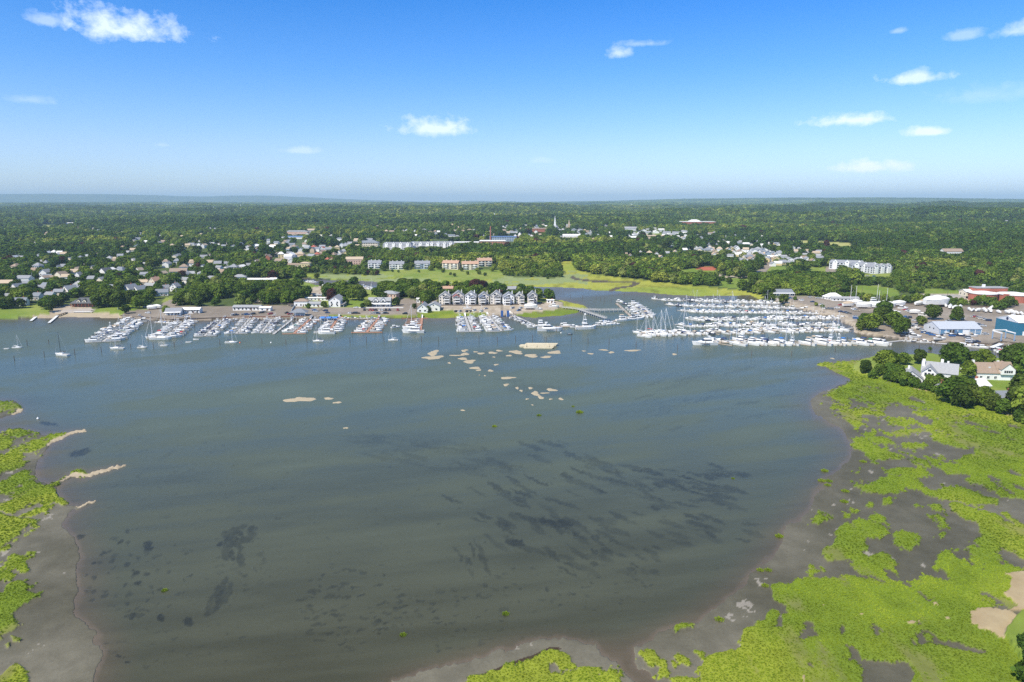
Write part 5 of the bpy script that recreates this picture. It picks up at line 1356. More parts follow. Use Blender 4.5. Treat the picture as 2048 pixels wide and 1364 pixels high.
TZONES = [(lambda a, b_, d: d < 250, 'by the reed litter'),
          (lambda a, b_, d: a > 1690 and b_ > 690 and a < 1850, 'in the thicket of the marsh point'),
          (lambda a, b_, d: a > 1690 and b_ > 690, 'around the houses on the marsh point'),
          (lambda a, b_, d: a > 1700 and b_ > 600, 'in the boatyard on the right'),
          (lambda a, b_, d: a > 1470, 'behind the east marina'),
          (lambda a, b_, d: a > 1130, 'along the far creek marsh'),
          (lambda a, b_, d: a > 790 and b_ > 570, 'behind the terrace houses'),
          (lambda a, b_, d: a > 590 and b_ > 566, 'on the middle of the peninsula'),
          (lambda a, b_, d: a > 590, 'on the north bank of the creek'),
          (lambda a, b_, d: a > 335, 'in the wood behind the left marina'),
          (lambda a, b_, d: a > 150, 'around the small beach at left'),
          (lambda a, b_, d: True, 'on the left shore')]
KN = dict(n='green tree', d='dark green tree', p='purple-leaved tree', l='pale yellow-green tree', b='green bush')
groups = {}
for t in single:
    z = next(nm for f, nm in TZONES if f(t[0], t[1], t[3]))
    groups.setdefault((z, t[6]), []).append(t)
for (z, k), lst in groups.items():
    lst.sort(key=lambda t: t[0])
    for i, (a, b_, xx, yy, zz, hg, _) in enumerate(lst):
        nm = 'shrub' if k == 'b' else 'tree'
        kind = KN[k]
        if len(lst) == 1: lab = 'the only %s %s' % (kind, z)
        elif i == 0: lab = 'leftmost %s %s' % (kind, z)
        elif i == len(lst) - 1: lab = 'rightmost %s %s' % (kind, z)
        else: lab = '%s %s from the left %s' % (ordinal(i), kind, z)
        rr = random.Random(int(a * 7 + b_ * 13))
        o = empty(nm, (xx, yy, zz - 0.15), rr.uniform(0, 6.28), (hg * rr.uniform(.92, 1.2), hg * rr.uniform(.92, 1.2), hg))
        tag(o, lab, nm, ('shrubs ' if k == 'b' else 'trees ') + z)
        ms = KINDS[k]
        link('crown', ms[rr.randrange(len(ms))], o)
        if k != 'b' or True: link('trunk', TRUNK[rr.randrange(3)], o)

# the remaining wood of the middle distance, then the hills
pts, rt, sc, ix = [], [], [], []
for (a, b_, xx, yy, zz, hg, k) in rest:
    pts.append((xx, yy, zz - .4)); rt.append(random.uniform(0, 6.28)); sc.append(hg * 1.05); ix.append({'n': random.randrange(4), 'd': 4 + random.randrange(2), 'l': 6, 'p': 7, 'b': 0}[k])
MIDX = MID + [crown_mesh('mid_crown', 70, 420, 0.075, m=LEAF_LIGHT, wide=.5, nl=8, base=.08), crown_mesh('mid_crown', 71, 420, 0.075, m=LEAF_PURPLE, wide=.48, nl=8, base=.08)]
x, y, r = jitter_grid(1150, 2300, 11.5, 0.84, 2)
c, h, px, py = ground(x, y)
den = fbm(x / 60, y / 60, 142, 3)
rs = ((px > 480) & (px < 1030) & (py > 462)) | ((px > 1230) & (px < 1660) & (py > 458)) | ((px < 480) & (py > 495))
keep = (c == WOOD) & (den > np.where(rs, 0.42, 0.23)) & is_clear(x, y)
x, y, h = x[keep], y[keep], h[keep]
hg = 9.5 + 10 * fbm(x / 90, y / 90, 143, 2) + r.uniform(-3, 4, len(x))
hg = np.minimum(hg, headroom(x, y, h, hg)); ok = hg > 3.6; x, y, h, hg = x[ok], y[ok], h[ok], hg[ok]
u = r.uniform(size=len(x))
ii = np.where(u < .22, 4 + (u * 1000).astype(int) % 2, np.where(u > .965, 6, np.where(u > .957, 7, (u * 1000).astype(int) % 4)))
pts = np.concatenate([np.array(pts), np.stack([x, y, h - .5], 1)])
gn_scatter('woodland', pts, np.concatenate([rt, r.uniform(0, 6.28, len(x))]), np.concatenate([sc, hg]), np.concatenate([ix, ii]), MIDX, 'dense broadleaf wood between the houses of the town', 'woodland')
x, y, r = jitter_grid(2300, 5200, 19, 0.82, 3)
c, h, px, py = ground(x, y)
keep = (c == WOOD) & is_clear(x, y) & (fbm(x / 170, y / 150, 145, 3) > .27)
x, y, h = x[keep], y[keep], h[keep]
hg = 14.5 + 12 * fbm(x / 120, y / 120, 144, 2) + r.uniform(-4, 6, len(x))
hg = np.minimum(hg, headroom(x, y, h, hg)); ok = hg > 5; x, y, h, hg = x[ok], y[ok], h[ok], hg[ok]
u = r.uniform(size=len(x))
gn_scatter('far_wood', np.stack([x, y, h - 2.5], 1), r.uniform(0, 6.28, len(x)), hg * 1.15, np.where(u < .25, 4 + (u * 1000).astype(int) % 2, (u * 1000).astype(int) % 4), MID, 'unbroken forest on the lower hills', 'forest')
x, y, r = jitter_grid(5200, 13500, 44, 0.82, 4)
c, h, px, py = ground(x, y)
keep = (c == WOOD) & is_clear(x, y)
x, y, h = x[keep], y[keep], h[keep]
gn_scatter('hill_forest', np.stack([x, y, h - 6.5], 1), r.uniform(0, 6.28, len(x)), r.uniform(54, 72, len(x)), r.integers(0, 4, len(x)), GROVE, 'distant forest covering the hills to the skyline', 'forest')
print('trees', len(TREES), len(pts), len(x))

# ------------------------------------------------------------------ marsh grass tufts
def tuft_mesh(name, seed):
    r = np.random.default_rng(seed); vs, fs, sh = [], [], []
    for i in range(34):
        a = r.uniform(0, 6.28); rr = r.uniform(0, .36); x0, y0 = math.cos(a) * rr, math.sin(a) * rr
        ln = r.uniform(.28, .52) * (1.1 - rr); la = r.normal() * .55; lean = r.uniform(.12, .5)
        w_ = r.uniform(.018, .04); b2 = r.uniform(0, 3.14); ux, uy = math.cos(b2) * w_, math.sin(b2) * w_
        k = len(vs); tx, ty = x0 + math.cos(la) * lean, y0 + math.sin(la) * lean
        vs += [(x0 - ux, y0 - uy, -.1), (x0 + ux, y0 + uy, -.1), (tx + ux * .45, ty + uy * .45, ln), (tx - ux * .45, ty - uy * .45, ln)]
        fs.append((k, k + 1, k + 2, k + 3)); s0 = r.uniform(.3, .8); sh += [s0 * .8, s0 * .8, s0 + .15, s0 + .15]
    return np_mesh(name, vs, fs, sh, GRASSM)


TUFT = [tuft_mesh('tuft', 200 + i) for i in range(4)]
allp, allr, alls, alli = [], [], [], []
for (d0, d1, sp, ts) in ((105, 175, .56, .74), (175, 260, .80, .98), (260, 400, 1.3, 1.35), (400, 560, 2.1, 1.9)):
    for (t0, t1) in ((-1.0, -0.35), (-0.2, 1.12)):
        ys = np.arange(d0, d1, sp)
        r = np.random.default_rng(int(d0))
        xs = [np.arange(t0 * yy, t1 * yy, sp) for yy in ys]
        yy = np.concatenate([np.full(len(a), v) for a, v in zip(xs, ys)]); xx = np.concatenate(xs)
        xx = xx + r.uniform(-.5, .5, len(xx)) * sp; yy = yy + r.uniform(-.5, .5, len(yy)) * sp
        c, h, px, py = ground(xx, yy)
        hz2 = h + (fbm(xx / 2.6, yy / 2.6, 61, 3) - 0.42) * 0.45
        k = (c == MARSH) & (h > 0.10) & (px > -180) & (px < 2420) & (fbm(xx / 9, yy / 22, 74, 4, 0.6) < 0.66 + r.uniform(-.03, .1, len(xx)))
        xx, yy, hz2 = xx[k], yy[k], hz2[k]
        allp.append(np.stack([xx, yy, hz2 - .04], 1)); allr.append((fbm(xx / 14, yy / 14, 611, 3) - .5) * 9 - .4 + r.normal(size=len(xx)) * .35); alls.append(ts * r.uniform(.7, 1.4, len(xx))); alli.append(r.integers(0, 4, len(xx)))
gp = np.concatenate(allp)
print('tufts', len(gp))
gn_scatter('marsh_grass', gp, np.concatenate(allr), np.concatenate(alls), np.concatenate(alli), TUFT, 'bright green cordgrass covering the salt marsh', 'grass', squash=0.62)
# lone clumps standing in the water and on the mud
def clump_mesh():
    r = np.random.default_rng(5); vs, fs, sh = [], [], []
    for i in range(160):
        a = r.uniform(0, 6.28); rr = r.uniform(0, 1) ** .6; x0, y0 = math.cos(a) * rr, math.sin(a) * rr
        ln = .95 * (1.25 - rr * .8) * r.uniform(.7, 1.1); w_ = r.uniform(.05, .10); b2 = r.uniform(0, 3.14); ux, uy = math.cos(b2) * w_, math.sin(b2) * w_
        tx, ty = x0 * 1.25 + r.normal() * .1, y0 * 1.25 + r.normal() * .1; k = len(vs)
        vs += [(x0 - ux, y0 - uy, -.2), (x0 + ux, y0 + uy, -.2), (tx + ux * .5, ty + uy * .5, ln), (tx - ux * .5, ty - uy * .5, ln)]
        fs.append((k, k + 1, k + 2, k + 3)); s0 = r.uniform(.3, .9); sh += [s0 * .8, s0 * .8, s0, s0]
    return np_mesh('clump', vs, fs, sh, GRASSM)


CL = clump_mesh()
for (a, b_, s_, lab) in [(1159, 825, 1.1, 'lone green clump of grass in open water, largest of those off the sandbars'), (1078, 831, .7, 'small green clump in the water left of the larger one'), (989, 853, .7, 'small green clump in the water nearest the centre of the bay'), (1146, 813, .5, 'faint green clump just above the larger clump in the water'),
                         (1011, 1228, .55, 'green clump in the dark water near the bottom outlet'), (329, 1181, .5, 'green clump in the shallows at lower left'), (806, 1270, .5, 'green clump in the shallows left of the bottom mud'), (1466, 957, .4, 'tiny green clump in the eelgrass'),
                         (1558, 1073, .75, 'round grass clump on the mud edge at right'), (1520, 1141, .6, 'left of two grass clumps on the right-hand mud spit'), (1536, 1141, .6, 'right of two grass clumps on the right-hand mud spit'), (1530, 1172, .6, 'grass clump low on the right-hand mud spit'),
                         (1438, 1240, .7, 'grass clump on shelly mud above the outlet'), (1649, 942, .8, 'grass clump at the water line of the right marsh'), (1643, 962, .8, 'left grass clump of a pair on the right mud'), (1657, 963, .8, 'right grass clump of a pair on the right mud'), (1655, 971, .7, 'grass clump just below the pair on the right mud'),
                         (1690, 983, .8, 'grass clump on the right mud beside the trickle'), (1688, 1004, .8, 'lower grass clump on the right mud beside the trickle'), (1726, 924, .8, 'grass clump under the corner of the right marsh')]:
    xx, yy, zz = G(a, b_, 0.05)
    o = link('grass_clump', CL); o.location = (xx, yy, 0.02); o.scale = (s_ * 1.5, s_ * 1.5, s_); tag(o, lab, 'grass clump', 'lone grass clumps off the marsh')
# ------------------------------------------------------------------ houses
_wcache = {}


def pane(w, h, m=GLASS, nm='window'):
    k = (round(w, 1), round(h, 1), m.name, nm)
    if k not in _wcache:
        mb = MB().box(-w / 2, w / 2, -0.06, 0.06, -h / 2, h / 2); me = mb.mesh(nm); me.materials.append(m); _wcache[k] = me
    return _wcache[k]


def put(me, name, parent, loc, rz=0.0):
    o = link(name, me, parent); o.location = loc; o.rotation_euler = (0, 0, rz); return o


def windows_on(root, w, d, floors, bays, sill=1.5, fh=3.0, ww=1.3, wh=1.4, left=True, m=GLASS, frame=False):
    me = pane(ww, wh, m); fr = None
    if frame:
        f = MB(); t = .14
        f.box(-ww / 2 - t, -ww / 2, -.10, .10, -wh / 2 - t, wh / 2 + t); f.box(ww / 2, ww / 2 + t, -.10, .10, -wh / 2 - t, wh / 2 + t)
        f.box(-ww / 2, ww / 2, -.10, .10, wh / 2, wh / 2 + t); f.box(-ww / 2, ww / 2, -.10, .10, -wh / 2 - t, -wh / 2); f.box(-.04, .04, -.09, .09, -wh / 2, wh / 2)
        fr = f.mesh('frame'); fr.materials.append(TRIM)
    for k in range(floors):
        z = sill + k * fh
        for i in range(bays):
            o = put(me, 'window', root, (-w / 2 + (i + .5) * w / bays, -d / 2 - .03, z))
            if fr: link('frame', fr, o)
        if left:
            nb = max(1, int(d / 4.5))
            for i in range(nb):
                for sx in ((-1,) if not frame else (-1, 1)):
                    o = put(me, 'window', root, (sx * (w / 2 + .03), -d / 2 + (i + .5) * d / nb, z), math.pi / 2)
                    if fr: link('frame', fr, o)


def house(x, y, z, w, d, h, rh, rot, wall, roof, style='g', detail=2, label='', group=None, cat='house'):
    root = empty('house', (x, y + d * .5, z - .1), R(rot)); tag(root, label, cat, group)
    wm, rm = WALLM[wall], ROOFM[roof]
    X0, X1, Y0, Y1 = -w / 2, w / 2, -d / 2, d / 2
    if style in 'h' or style in 'D':
        MB().box(X0, X1, Y0, Y1, -1.5, h).obj('wall', wm, root)
        MB().hip(X0, X1, Y0, Y1, h, rh, .6).obj('roof', rm, root)
    else:
        MB().wallgable(X0, X1, Y0, Y1, -1.5, h, rh - .05).obj('wall', wm, root)
        MB().gable(X0, X1, Y0, Y1, h, rh, .22, .5).obj('roof', rm, root)
    if detail >= 1:
        fl = 2 if h > 5.2 else 1
        windows_on(root, w, d, fl, max(2, int(w / 3.4)), 1.6, 2.9, left=detail >= 1, frame=detail >= 3)
        if detail >= 2:
            put(pane(1.1, 2.1, mat('door_paint', (.20, .12, .08), .6), 'door'), 'door', root, (w * .18, -d / 2 - .05, 1.05))
            if style in 'gcsb': MB().box(-.5, .5, -.5, .5, h * .6, h + rh + 1.0).obj('chimney', WALLM['brick'] if style == 'g' else WALLM['white'], root).location = (w * .22, d * .12, 0)
        if detail >= 2 and abs(math.sin(R(rot))) > .5:      # gable end towards the water
            for sx in (-1, 1):
                for i in (-1, 1): put(pane(1.2, 1.4), 'window', root, (sx * (w / 2 + .04), i * d * .2, h * .45), math.pi / 2)
                put(pane(1.0, 1.1), 'window', root, (sx * (w / 2 + .04), 0, h + rh * .35), math.pi / 2)
    if style == 'w':
        for i in range(int(w / 2.6)): put(pane(1.8, 1.0), 'window', root, (-w / 2 + 1.5 + i * 2.6, -d / 2 - .06, h - .7))
    if style in 'pd':
        p = MB(); p.box(X0 - .5, X1 + .5, Y0 - 3.2, Y0 - .01, (-.2 if style == 'p' else 2.7), (.1 if style == 'p' else 2.95)); p.obj('deck', mat('deck_boards', (.42, .36, .30), .8, var=.2, vscale=2), root)
        if style == 'p': MB().frus(X0 - .6, X1 + .6, Y0 - 3.4, Y0 - .01, 2.7, 3.1, (.2, .2, .6, 0)).obj('porch_roof', TRIM, root)
        r_ = MB()
        pm = MB().box(-.09, .09, -.09, .09, 0, 2.7).mesh('post'); pm.materials.append(TRIM)
        for i in range(6): put(pm, 'post', root, (X0 + (i / 5) * w, Y0 - 3.0, 0))
        if style == 'd':
            r_.box(X0 - .4, X1 + .4, Y0 - 3.2, Y0 - 3.1, 3.75, 3.87)
            for i in range(20): r_.box(X0 + i / 19 * w - .04, X0 + i / 19 * w + .04, Y0 - 3.18, Y0 - 3.12, 2.95, 3.75)
            r_.obj('railing', TRIM, root)
    return root


def dormer(root, x, y0, z, w, h, depth, wm, rm, n=1):
    """gabled dormer facing -y"""
    o = MB().wallgable(-depth / 2, depth / 2, -w / 2, w / 2, 0, h, w * .42).rotz(math.pi / 2).obj('dormer', wm, root); o.location = (x, y0, z)
    MB().gable(-depth / 2, depth / 2, -w / 2, w / 2, h, w * .45, .18, .35).rotz(math.pi / 2).obj('dormer_roof', rm, o)
    for i in range(n): put(pane(.9, 1.3), 'window', o, ((i - (n - 1) / 2) * 1.15, -depth / 2 - .04, h * .55))
    return o


for h, (x, y, z) in zip(HOUSES, HPOS):
    d_ = math.hypot(x, y)
    det = 3 if (h[9] in 'scb') else (2 if d_ < 900 else (1 if d_ < 1500 else 0))
    r = house(x, y, z, h[2], h[3], h[4], h[5], h[6], h[7], h[8], h[9], det, h[10])
    w, d, hh_, rh = h[2:6]
    if h[9] == 's':
        MB().box(w / 2 + .02, w / 2 + .3, -d / 2 - .3, d / 2 + .3, hh_ - .3, hh_ - .02).obj('gable_trim', TRIM, r)
        put(pane(3.2, 1.8), 'window', r, (-w / 2 - .05, 0, hh_ + .9), math.pi / 2)
        put(pane(3.2, 1.8), 'window', r, (w / 2 + .05, 0, hh_ + .9), math.pi / 2)
    if h[9] == 'c':
        for cx, cy in ((-w * .47, -d * .2), (w * .05, d * .18)): MB().box(cx - .7, cx + .7, cy - .7, cy + .7, 0, hh_ + rh + 1.6).obj('chimney', WALLM['white'], r)
        MB().frus(-w / 2 - 1, w * .1, -d / 2 - 2.6, -d / 2 - .02, 2.7, 3.3, (.2, .2, .8, 0)).obj('porch_roof', ROOFM['lgrey'], r)
        o = MB().wallgable(-4, 4, -3.6, 3.6, -1, hh_ + .3, 3.2).rotz(math.pi / 2).obj('gable_wing', WALLM['white'], r); o.location = (-w * .28, -d / 2 - .5, 0)
        MB().gable(-4, 4, -3.6, 3.6, hh_ + .3, 3.25, .22, .5).rotz(math.pi / 2).obj('wing_roof', ROOFM['lgrey'], o)
        for i in (-1, 0, 1): put(pane(1.1, 1.8), 'window', o, (i * 1.7, -4.05, hh_ - .9))
        put(pane(1.6, 1.2), 'window', o, (0, -4.05, hh_ + 1.5))
        put(pane(2.2, 2.2), 'window', r, (-w / 2 - .05, -d * .22, 1.6), math.pi / 2)
    if h[9] == 'b':
        dormer(r, w * .3, -d * .28, hh_ - .6, 7.2, 3.0, 7.5, WALLM['white'], ROOFM['brown'], 4)
        put(pane(1.2, 1.0, mat('skylight', (.6, .68, .75), .2)), 'skylight', r, (-w * .12, -d * .27, hh_ + rh * .45 + .3))
        MB().box(-w * .5 - .9, -w * .5 + .3, -.6, .6, 0, hh_ + rh + 1.4).obj('chimney', WALLM['white'], r)
        MB().box(w * .1, w * .42, -d / 2 - .12, -d / 2 - .02, 0, 2.6).obj('garage_door', TRIM, r)
        # two slopes of slightly different height, as built
        MB().gable(w * .08, w * .5 + .3, -d / 2 - .2, d / 2 + .2, hh_ + .1, rh + .5, .2, .4).obj('upper_roof', ROOFM['brown'], r)

cnt = {}
for (nm, px, x, y, z, w, d, h, rh, rot, wall, roof) in TOWN: cnt.setdefault(nm, []).append(px)
for (nm, px, x, y, z, w, d, h, rh, rot, wall, roof) in TOWN:
    k = sorted(cnt[nm]).index(px)
    house(x, y, z, w, d, h, rh, rot, wall, roof, 'g' if rh < 3.6 else 'h', 1 if y < 1150 else 0, '%s house, %s roof, %s from the left %s' % (cname(wall), cname(roof), ordinal(k), nm), 'houses ' + nm)

# the rest of the town's small houses: one mesh, too many and too small to pick apart
mb, mslots, midx = MB(), [], []
for (x, y, z, w, d, h, rh, rot, wall, roof) in EXTRA:
    for mt, part in ((WALLM[wall], 0), (ROOFM[roof], 1)):
        if mt not in mslots: mslots.append(mt)
        s0, f0 = len(mb.v), len(mb.f)
        if part == 0: mb.wallgable(-w / 2, w / 2, -d / 2, d / 2, -1.5, h, rh - .05)
        else: mb.gable(-w / 2, w / 2, -d / 2, d / 2, h, rh, .2, .4)
        mb.rotz(R(rot), s0); mb.v[s0:] = [(a + x, b_ + y + d / 2, c_ + z) for a, b_, c_ in mb.v[s0:]]
        midx += [mslots.index(mt)] * (len(mb.f) - f0)
me = mb.mesh('small_houses')
for mt in mslots: me.materials.append(mt)
me.polygons.foreach_set('material_index', midx); me.update()
tag(link('small_houses', me), 'small pale houses half hidden among the trees of the town', 'houses', kind='stuff')

# waterside house with two arched dormers and its stone terraces
x, y, z = G(166, 614)
r = house(x, y, z + .8, 21, 11, 3.4, 4.2, 3, 'wood', 'dark', 'D', 2, 'dark-roofed red-brown house with twin arched dormers above the beach terrace')
for sx in (-4.2, 1.2):
    dormer(r, sx, -3.6, 3.5, 3.6, 1.6, 3.6, WALLM['cream'], ROOFM['dark'], 1)
pm = MB().box(-.15, .15, -.15, .15, 0, 3.0).mesh('post'); pm.materials.append(mat('red_post', (.35, .09, .06), .7))
for i in range(7): put(pm, 'post', r, (-10 + i * 3.3, -7.8, 0))
MB().frus(-10.8, 10.6, -8.2, -5.6, 3.0, 3.5, (.2, .2, .8, 0)).obj('porch_roof', ROOFM['dark'], r)
STONE = mat('pale_stone', (.50, .44, .37), .85, var=.14, vscale=1.0)
x, y, z = G(140, 626)
t_ = empty('terrace', (x, y, 0), R(4)); tag(t_, 'stepped pale stone terrace between the dark-roofed house and the sand', 'terrace')
MB().box(-17, 19, 0, 30, -.5, 1.9).obj('retaining_wall', STONE, t_)
MB().box(-16, 16, 4, 30, 1.9, 2.4).obj('step', mat('stone_step', (.42, .37, .32), .85, var=.2, vscale=1.5), t_)
MB().box(3, 17.5, -.4, 3.4, 1.91, 2.0).obj('paving', mat('white_paving', (.72, .70, .66), .8), t_)
# gazebo hut on the dock corner
x, y, z = G(599, 631, 1.5)
r = empty('gazebo', (x, y, 1.5)); tag(r, 'grey-roofed open pavilion on the dock corner by the launch lot', 'gazebo')
MB().hip(-7, 7, -5, 5, 3.4, 2.8, .6).obj('roof', ROOFM['slate'], r)
pm = MB().box(-.14, .14, -.14, .14, -.4, 3.4).mesh('post'); pm.materials.append(TRIM)
for a in (-6, -2, 2, 6):
    for b_ in (-4, 4): put(pm, 'post', r, (a, b_, 0))
MB().box(-4, 4, -1, 3, 0, 2.6).obj('kiosk', WALLM['white'], r)

# long white villa with twin gables and porch
x, y, z = G(759, 613)
r = house(x, y, z, 21, 9, 5.6, 2.6, 0, 'white', 'lgrey', 'p', 2, 'long white villa with twin gables and a glazed porch facing the water')
for sx in (-3.5, 3.6): dormer(r, sx, -2.6, 4.9, 5.0, 1.2, 5.4, WALLM['white'], ROOFM['lgrey'], 2)
for i in range(12): put(pane(1.3, 1.3), 'window', r, (-9.6 + i * 1.75, -4.56, 4.6))
x, y, z = G(760, 616)
tag(MB().box(-22, 22, 0, .4, -.5, .9).obj('garden_wall', mat('white_wall', (.72, .70, .66), .8)), 'low white garden wall in front of the white villa', 'wall').location = (x, y, z)

# ------------------------------------------------------------------ the terrace houses
def condo(px, w, variant, label):
    x, y, z = G(px, 609.5)
    root = empty('terrace_house', (x, y + 7, z - .1), R(random.uniform(-3, 3))); tag(root, label, 'house', 'grey-roofed terrace houses along the gravel yard')
    root.scale = (1, 1, random.uniform(.90, 1.06)); root.location.y += random.uniform(-1.5, 2.5)
    W_ = WALLM['cream' if variant in (0, 2) else 'white']; W_ = mat('clapboard_%d' % (variant % 3), [(.66, .62, .56), (.60, .57, .53), (.76, .76, .76)][variant % 3], .8, var=.05)
    RF = ROOFM['grey'] if variant % 2 else mat('weathered_shingle', (.33, .335, .335), .85, var=.15, vscale=1.4)
    wd, dp = w, 12
    MB().wallgable(-dp / 2, dp / 2, -wd / 2, wd / 2, -1, 8.4, 4.0).rotz(math.pi / 2).obj('wall', W_, root)
    MB().gable(-dp / 2, dp / 2, -wd / 2, wd / 2, 8.4, 4.05, .25, .45).rotz(math.pi / 2).obj('roof', RF, root)
    bw = wd * .56; bx = wd * (.16 if variant % 2 == 0 else -.12); b_ = MB().box(bx - bw / 2, bx + bw / 2, -9.5, -5.98, -1, 7.6)
    b_.obj('bay', W_, root)
    rm = {1: mat('red_arch', (.40, .12, .09), .8), 3: mat('blue_gable', (.16, .21, .33), .8)}.get(variant, RF)
    o = MB().gable(-2.4, 2.1, -bw / 2, bw / 2, 7.6, 2.2, .28, .35).rotz(math.pi / 2).obj('bay_roof', rm, root); o.location = (bx, -7.4, 0)
    MB().wallgable(-1.7, 2, -bw / 2, bw / 2, 7.5, 7.55, 2.1).rotz(math.pi / 2).obj('bay_gable', W_, o)
    dark = mat('shaded_opening', (.05, .055, .06), .4)
    for k in range(3):
        o = put(pane(bw * .62, 1.7, GLASS, 'window'), 'window', root, (bx + bw * .12, -9.54, 1.5 + 2.5 * k))
        if k:
            bal = MB().box(-bw * .40, bw * .40, -1.3, -.07, -1.25, -1.08); bal.box(-bw * .40, bw * .40, -1.3, -1.22, -1.08, -.25)
            bal.obj('balcony', TRIM, o)
        put(pane(.8, 1.1), 'window', root, (bx - bw * .36, -9.54, 1.6 + 2.5 * k))
    for k in range(3):
        sx = -wd * .36 if bx > 0 else wd * .36
        put(pane(1.2, 1.3), 'window', root, (sx, -6.04, 1.7 + 2.7 * k))
    put(pane(2.0, 1.5), 'window', root, (0 - bx * .5, -6.04, 9.4))
    for sy in (-3, 1.5):
        for k in range(2): put(pane(1.2, 1.3), 'window', root, (-wd / 2 - .04, sy, 2.4 + 3 * k), math.pi / 2)
    MB().box(-.45, .45, -.45, .45, 8, 13.4).obj('chimney', W_, root).location = (wd * .3, 2, 0)
    return root


for px, w, v, lab in [(889, 11.2, 0, 'leftmost terrace house, cream walls with a broad grey gable'), (915, 11.2, 1, 'terrace house with a red arched gable, second from the left'),
                      (941, 11.0, 2, 'terrace house with plain square bay right of the red-arched one'), (967, 10.6, 3, 'terrace house with blue-trimmed gable, fourth from the left'),
                      (992, 10.6, 4, 'terrace house with grey roof and three stacked bands of glass, fifth from the left'), (1017, 11.4, 5, 'terrace house with the tallest gable, third from the right'),
                      (1040, 8.2, 6, 'narrow terrace house second from the right'), (1065, 9.4, 7, 'rightmost terrace house beside the grassy spit')]:
    condo(px, w, v, lab)
# retaining wall below them
def wall_line(name, pts, z0, z1, th, m, label, cat, zfix=None):
    mb = MB()
    P = [G(a, b_, zfix) for a, b_ in pts]
    for (ax, ay, az), (bx, by, bz) in zip(P[:-1], P[1:]):
        d = Vector((bx - ax, by - ay, 0)).normalized(); n = Vector((-d.y, d.x, 0)) * th / 2
        za, zb = (az if zfix is None else 0), (bz if zfix is None else 0)
        mb.add([(ax - n.x, ay - n.y, za + z0), (bx - n.x, by - n.y, zb + z0), (bx + n.x, by + n.y, zb + z0), (ax + n.x, ay + n.y, za + z0),
                (ax - n.x, ay - n.y, za + z1), (bx - n.x, by - n.y, zb + z1), (bx + n.x, by + n.y, zb + z1), (ax + n.x, ay + n.y, za + z1)],
               [(3, 2, 1, 0), (4, 5, 6, 7), (0, 1, 5, 4), (1, 2, 6, 5), (2, 3, 7, 6), (3, 0, 4, 7)])
    o = mb.obj(name, m); tag(o, label, cat); return o


PILEW = mat('dark_timber', (.11, .085, .065), .85, var=.25, vscale=1.5)
PLANK = mat('dock_planks', (.40, .34, .27), .8, var=.18, vscale=1.2)
PLANKR = mat('red_brown_planks', (.42, .22, .14), .8, var=.18, vscale=1.2)
PLANKG = mat('grey_planks', (.44, .43, .41), .8, var=.14, vscale=1.2)
ROCKM = mat('riprap', (.40, .34, .27), .9, var=.3, vscale=1.4)
wall_line('retaining_wall', [(878, 611), (960, 611.5), (1040, 609.5), (1088, 607.5)], -.2, 1.0, .6, PILEW, 'low dark retaining wall between terrace houses and gravel', 'wall')
wall_line('bulkhead', [(242, 634.5), (300, 639), (343, 643)], -1, 2.0, .8, PILEW, 'dark timber bulkhead beside the small beach', 'bulkhead', 0)
wall_line('bulkhead', [(343, 643), (368, 641), (443, 638.8)], -1, 2.0, .8, PILEW, 'timber bulkhead in front of the marina store', 'bulkhead', 0)
wall_line('bulkhead', [(443, 638.8), (500, 637), (580, 636.2), (607, 636)], -1, 2.0, .8, mat('red_timber', (.19, .09, .06), .85, var=.2), 'reddish timber bulkhead below the paved launch lot', 'bulkhead', 0)
wall_line('seawall', [(610, 634.8), (658, 634)], -1, 1.5, 1.2, ROCKM, 'pale stone seawall at the end of the parking strip', 'seawall', 0)
wall_line('seawall', [(1771, 673.5), (1807, 678.8), (1870, 682.4), (1925, 686)], -1, 1.4, 2.2, ROCKM, 'long low stone seawall along the eastern boatyard', 'seawall', 0)
wall_line('bulkhead', [(1925, 686), (1983, 693), (2000, 686.5), (2030, 690), (2065, 693)], -1, 1.9, .8, PILEW, 'timber bulkhead around the travel lift slip', 'bulkhead', 0)
wall_line('fence', [(583, 623), (590, 612)], -.2, 1.5, .2, mat('pale_fence', (.55, .62, .66), .7), 'pale fence beside the launch lot', 'fence')
wall_line('fence', [(496, 608.5), (545, 608), (592, 609.5)], -.1, 1.1, .15, PILEW, 'dark hedge-like fence at the back of the launch lot', 'fence')
wall_line('fence', [(1800, 607.5), (1840, 610), (1930, 612.5), (1990, 615)], 0, 1.2, .2, PILEW, 'fence between boatyard and treatment works', 'fence')

# riprap rocks along the eastern shore, by hundreds
mb = MB(); rr = random.Random(4)
line = [(1545, 599), (1567, 608), (1600, 615.5), (1643, 630), (1680, 633), (1694, 646), (1710, 653), (1712, 664), (1731, 669), (1769, 673)]
for (a, b_), (c2, d2) in zip(line[:-1], line[1:]):
    for i in range(34):
        f = rr.random(); x, y, z = G(a + (c2 - a) * f, b_ + (d2 - b_) * f - rr.uniform(-.3, 1.2), .3); s_ = rr.uniform(.5, 1.3)
        st_ = len(mb.v); mb.frus(-s_, s_, -s_, s_, -.6, rr.uniform(.3, .8), s_ * .35); mb.rotz(rr.uniform(0, 3), st_); mb.v[st_:] = [(p[0] + x, p[1] + y, p[2] + .2) for p in mb.v[st_:]]
tag(mb.obj('shore_rocks', ROCKM), 'pale boulders piled along the marina shore', 'rocks', kind='stuff')

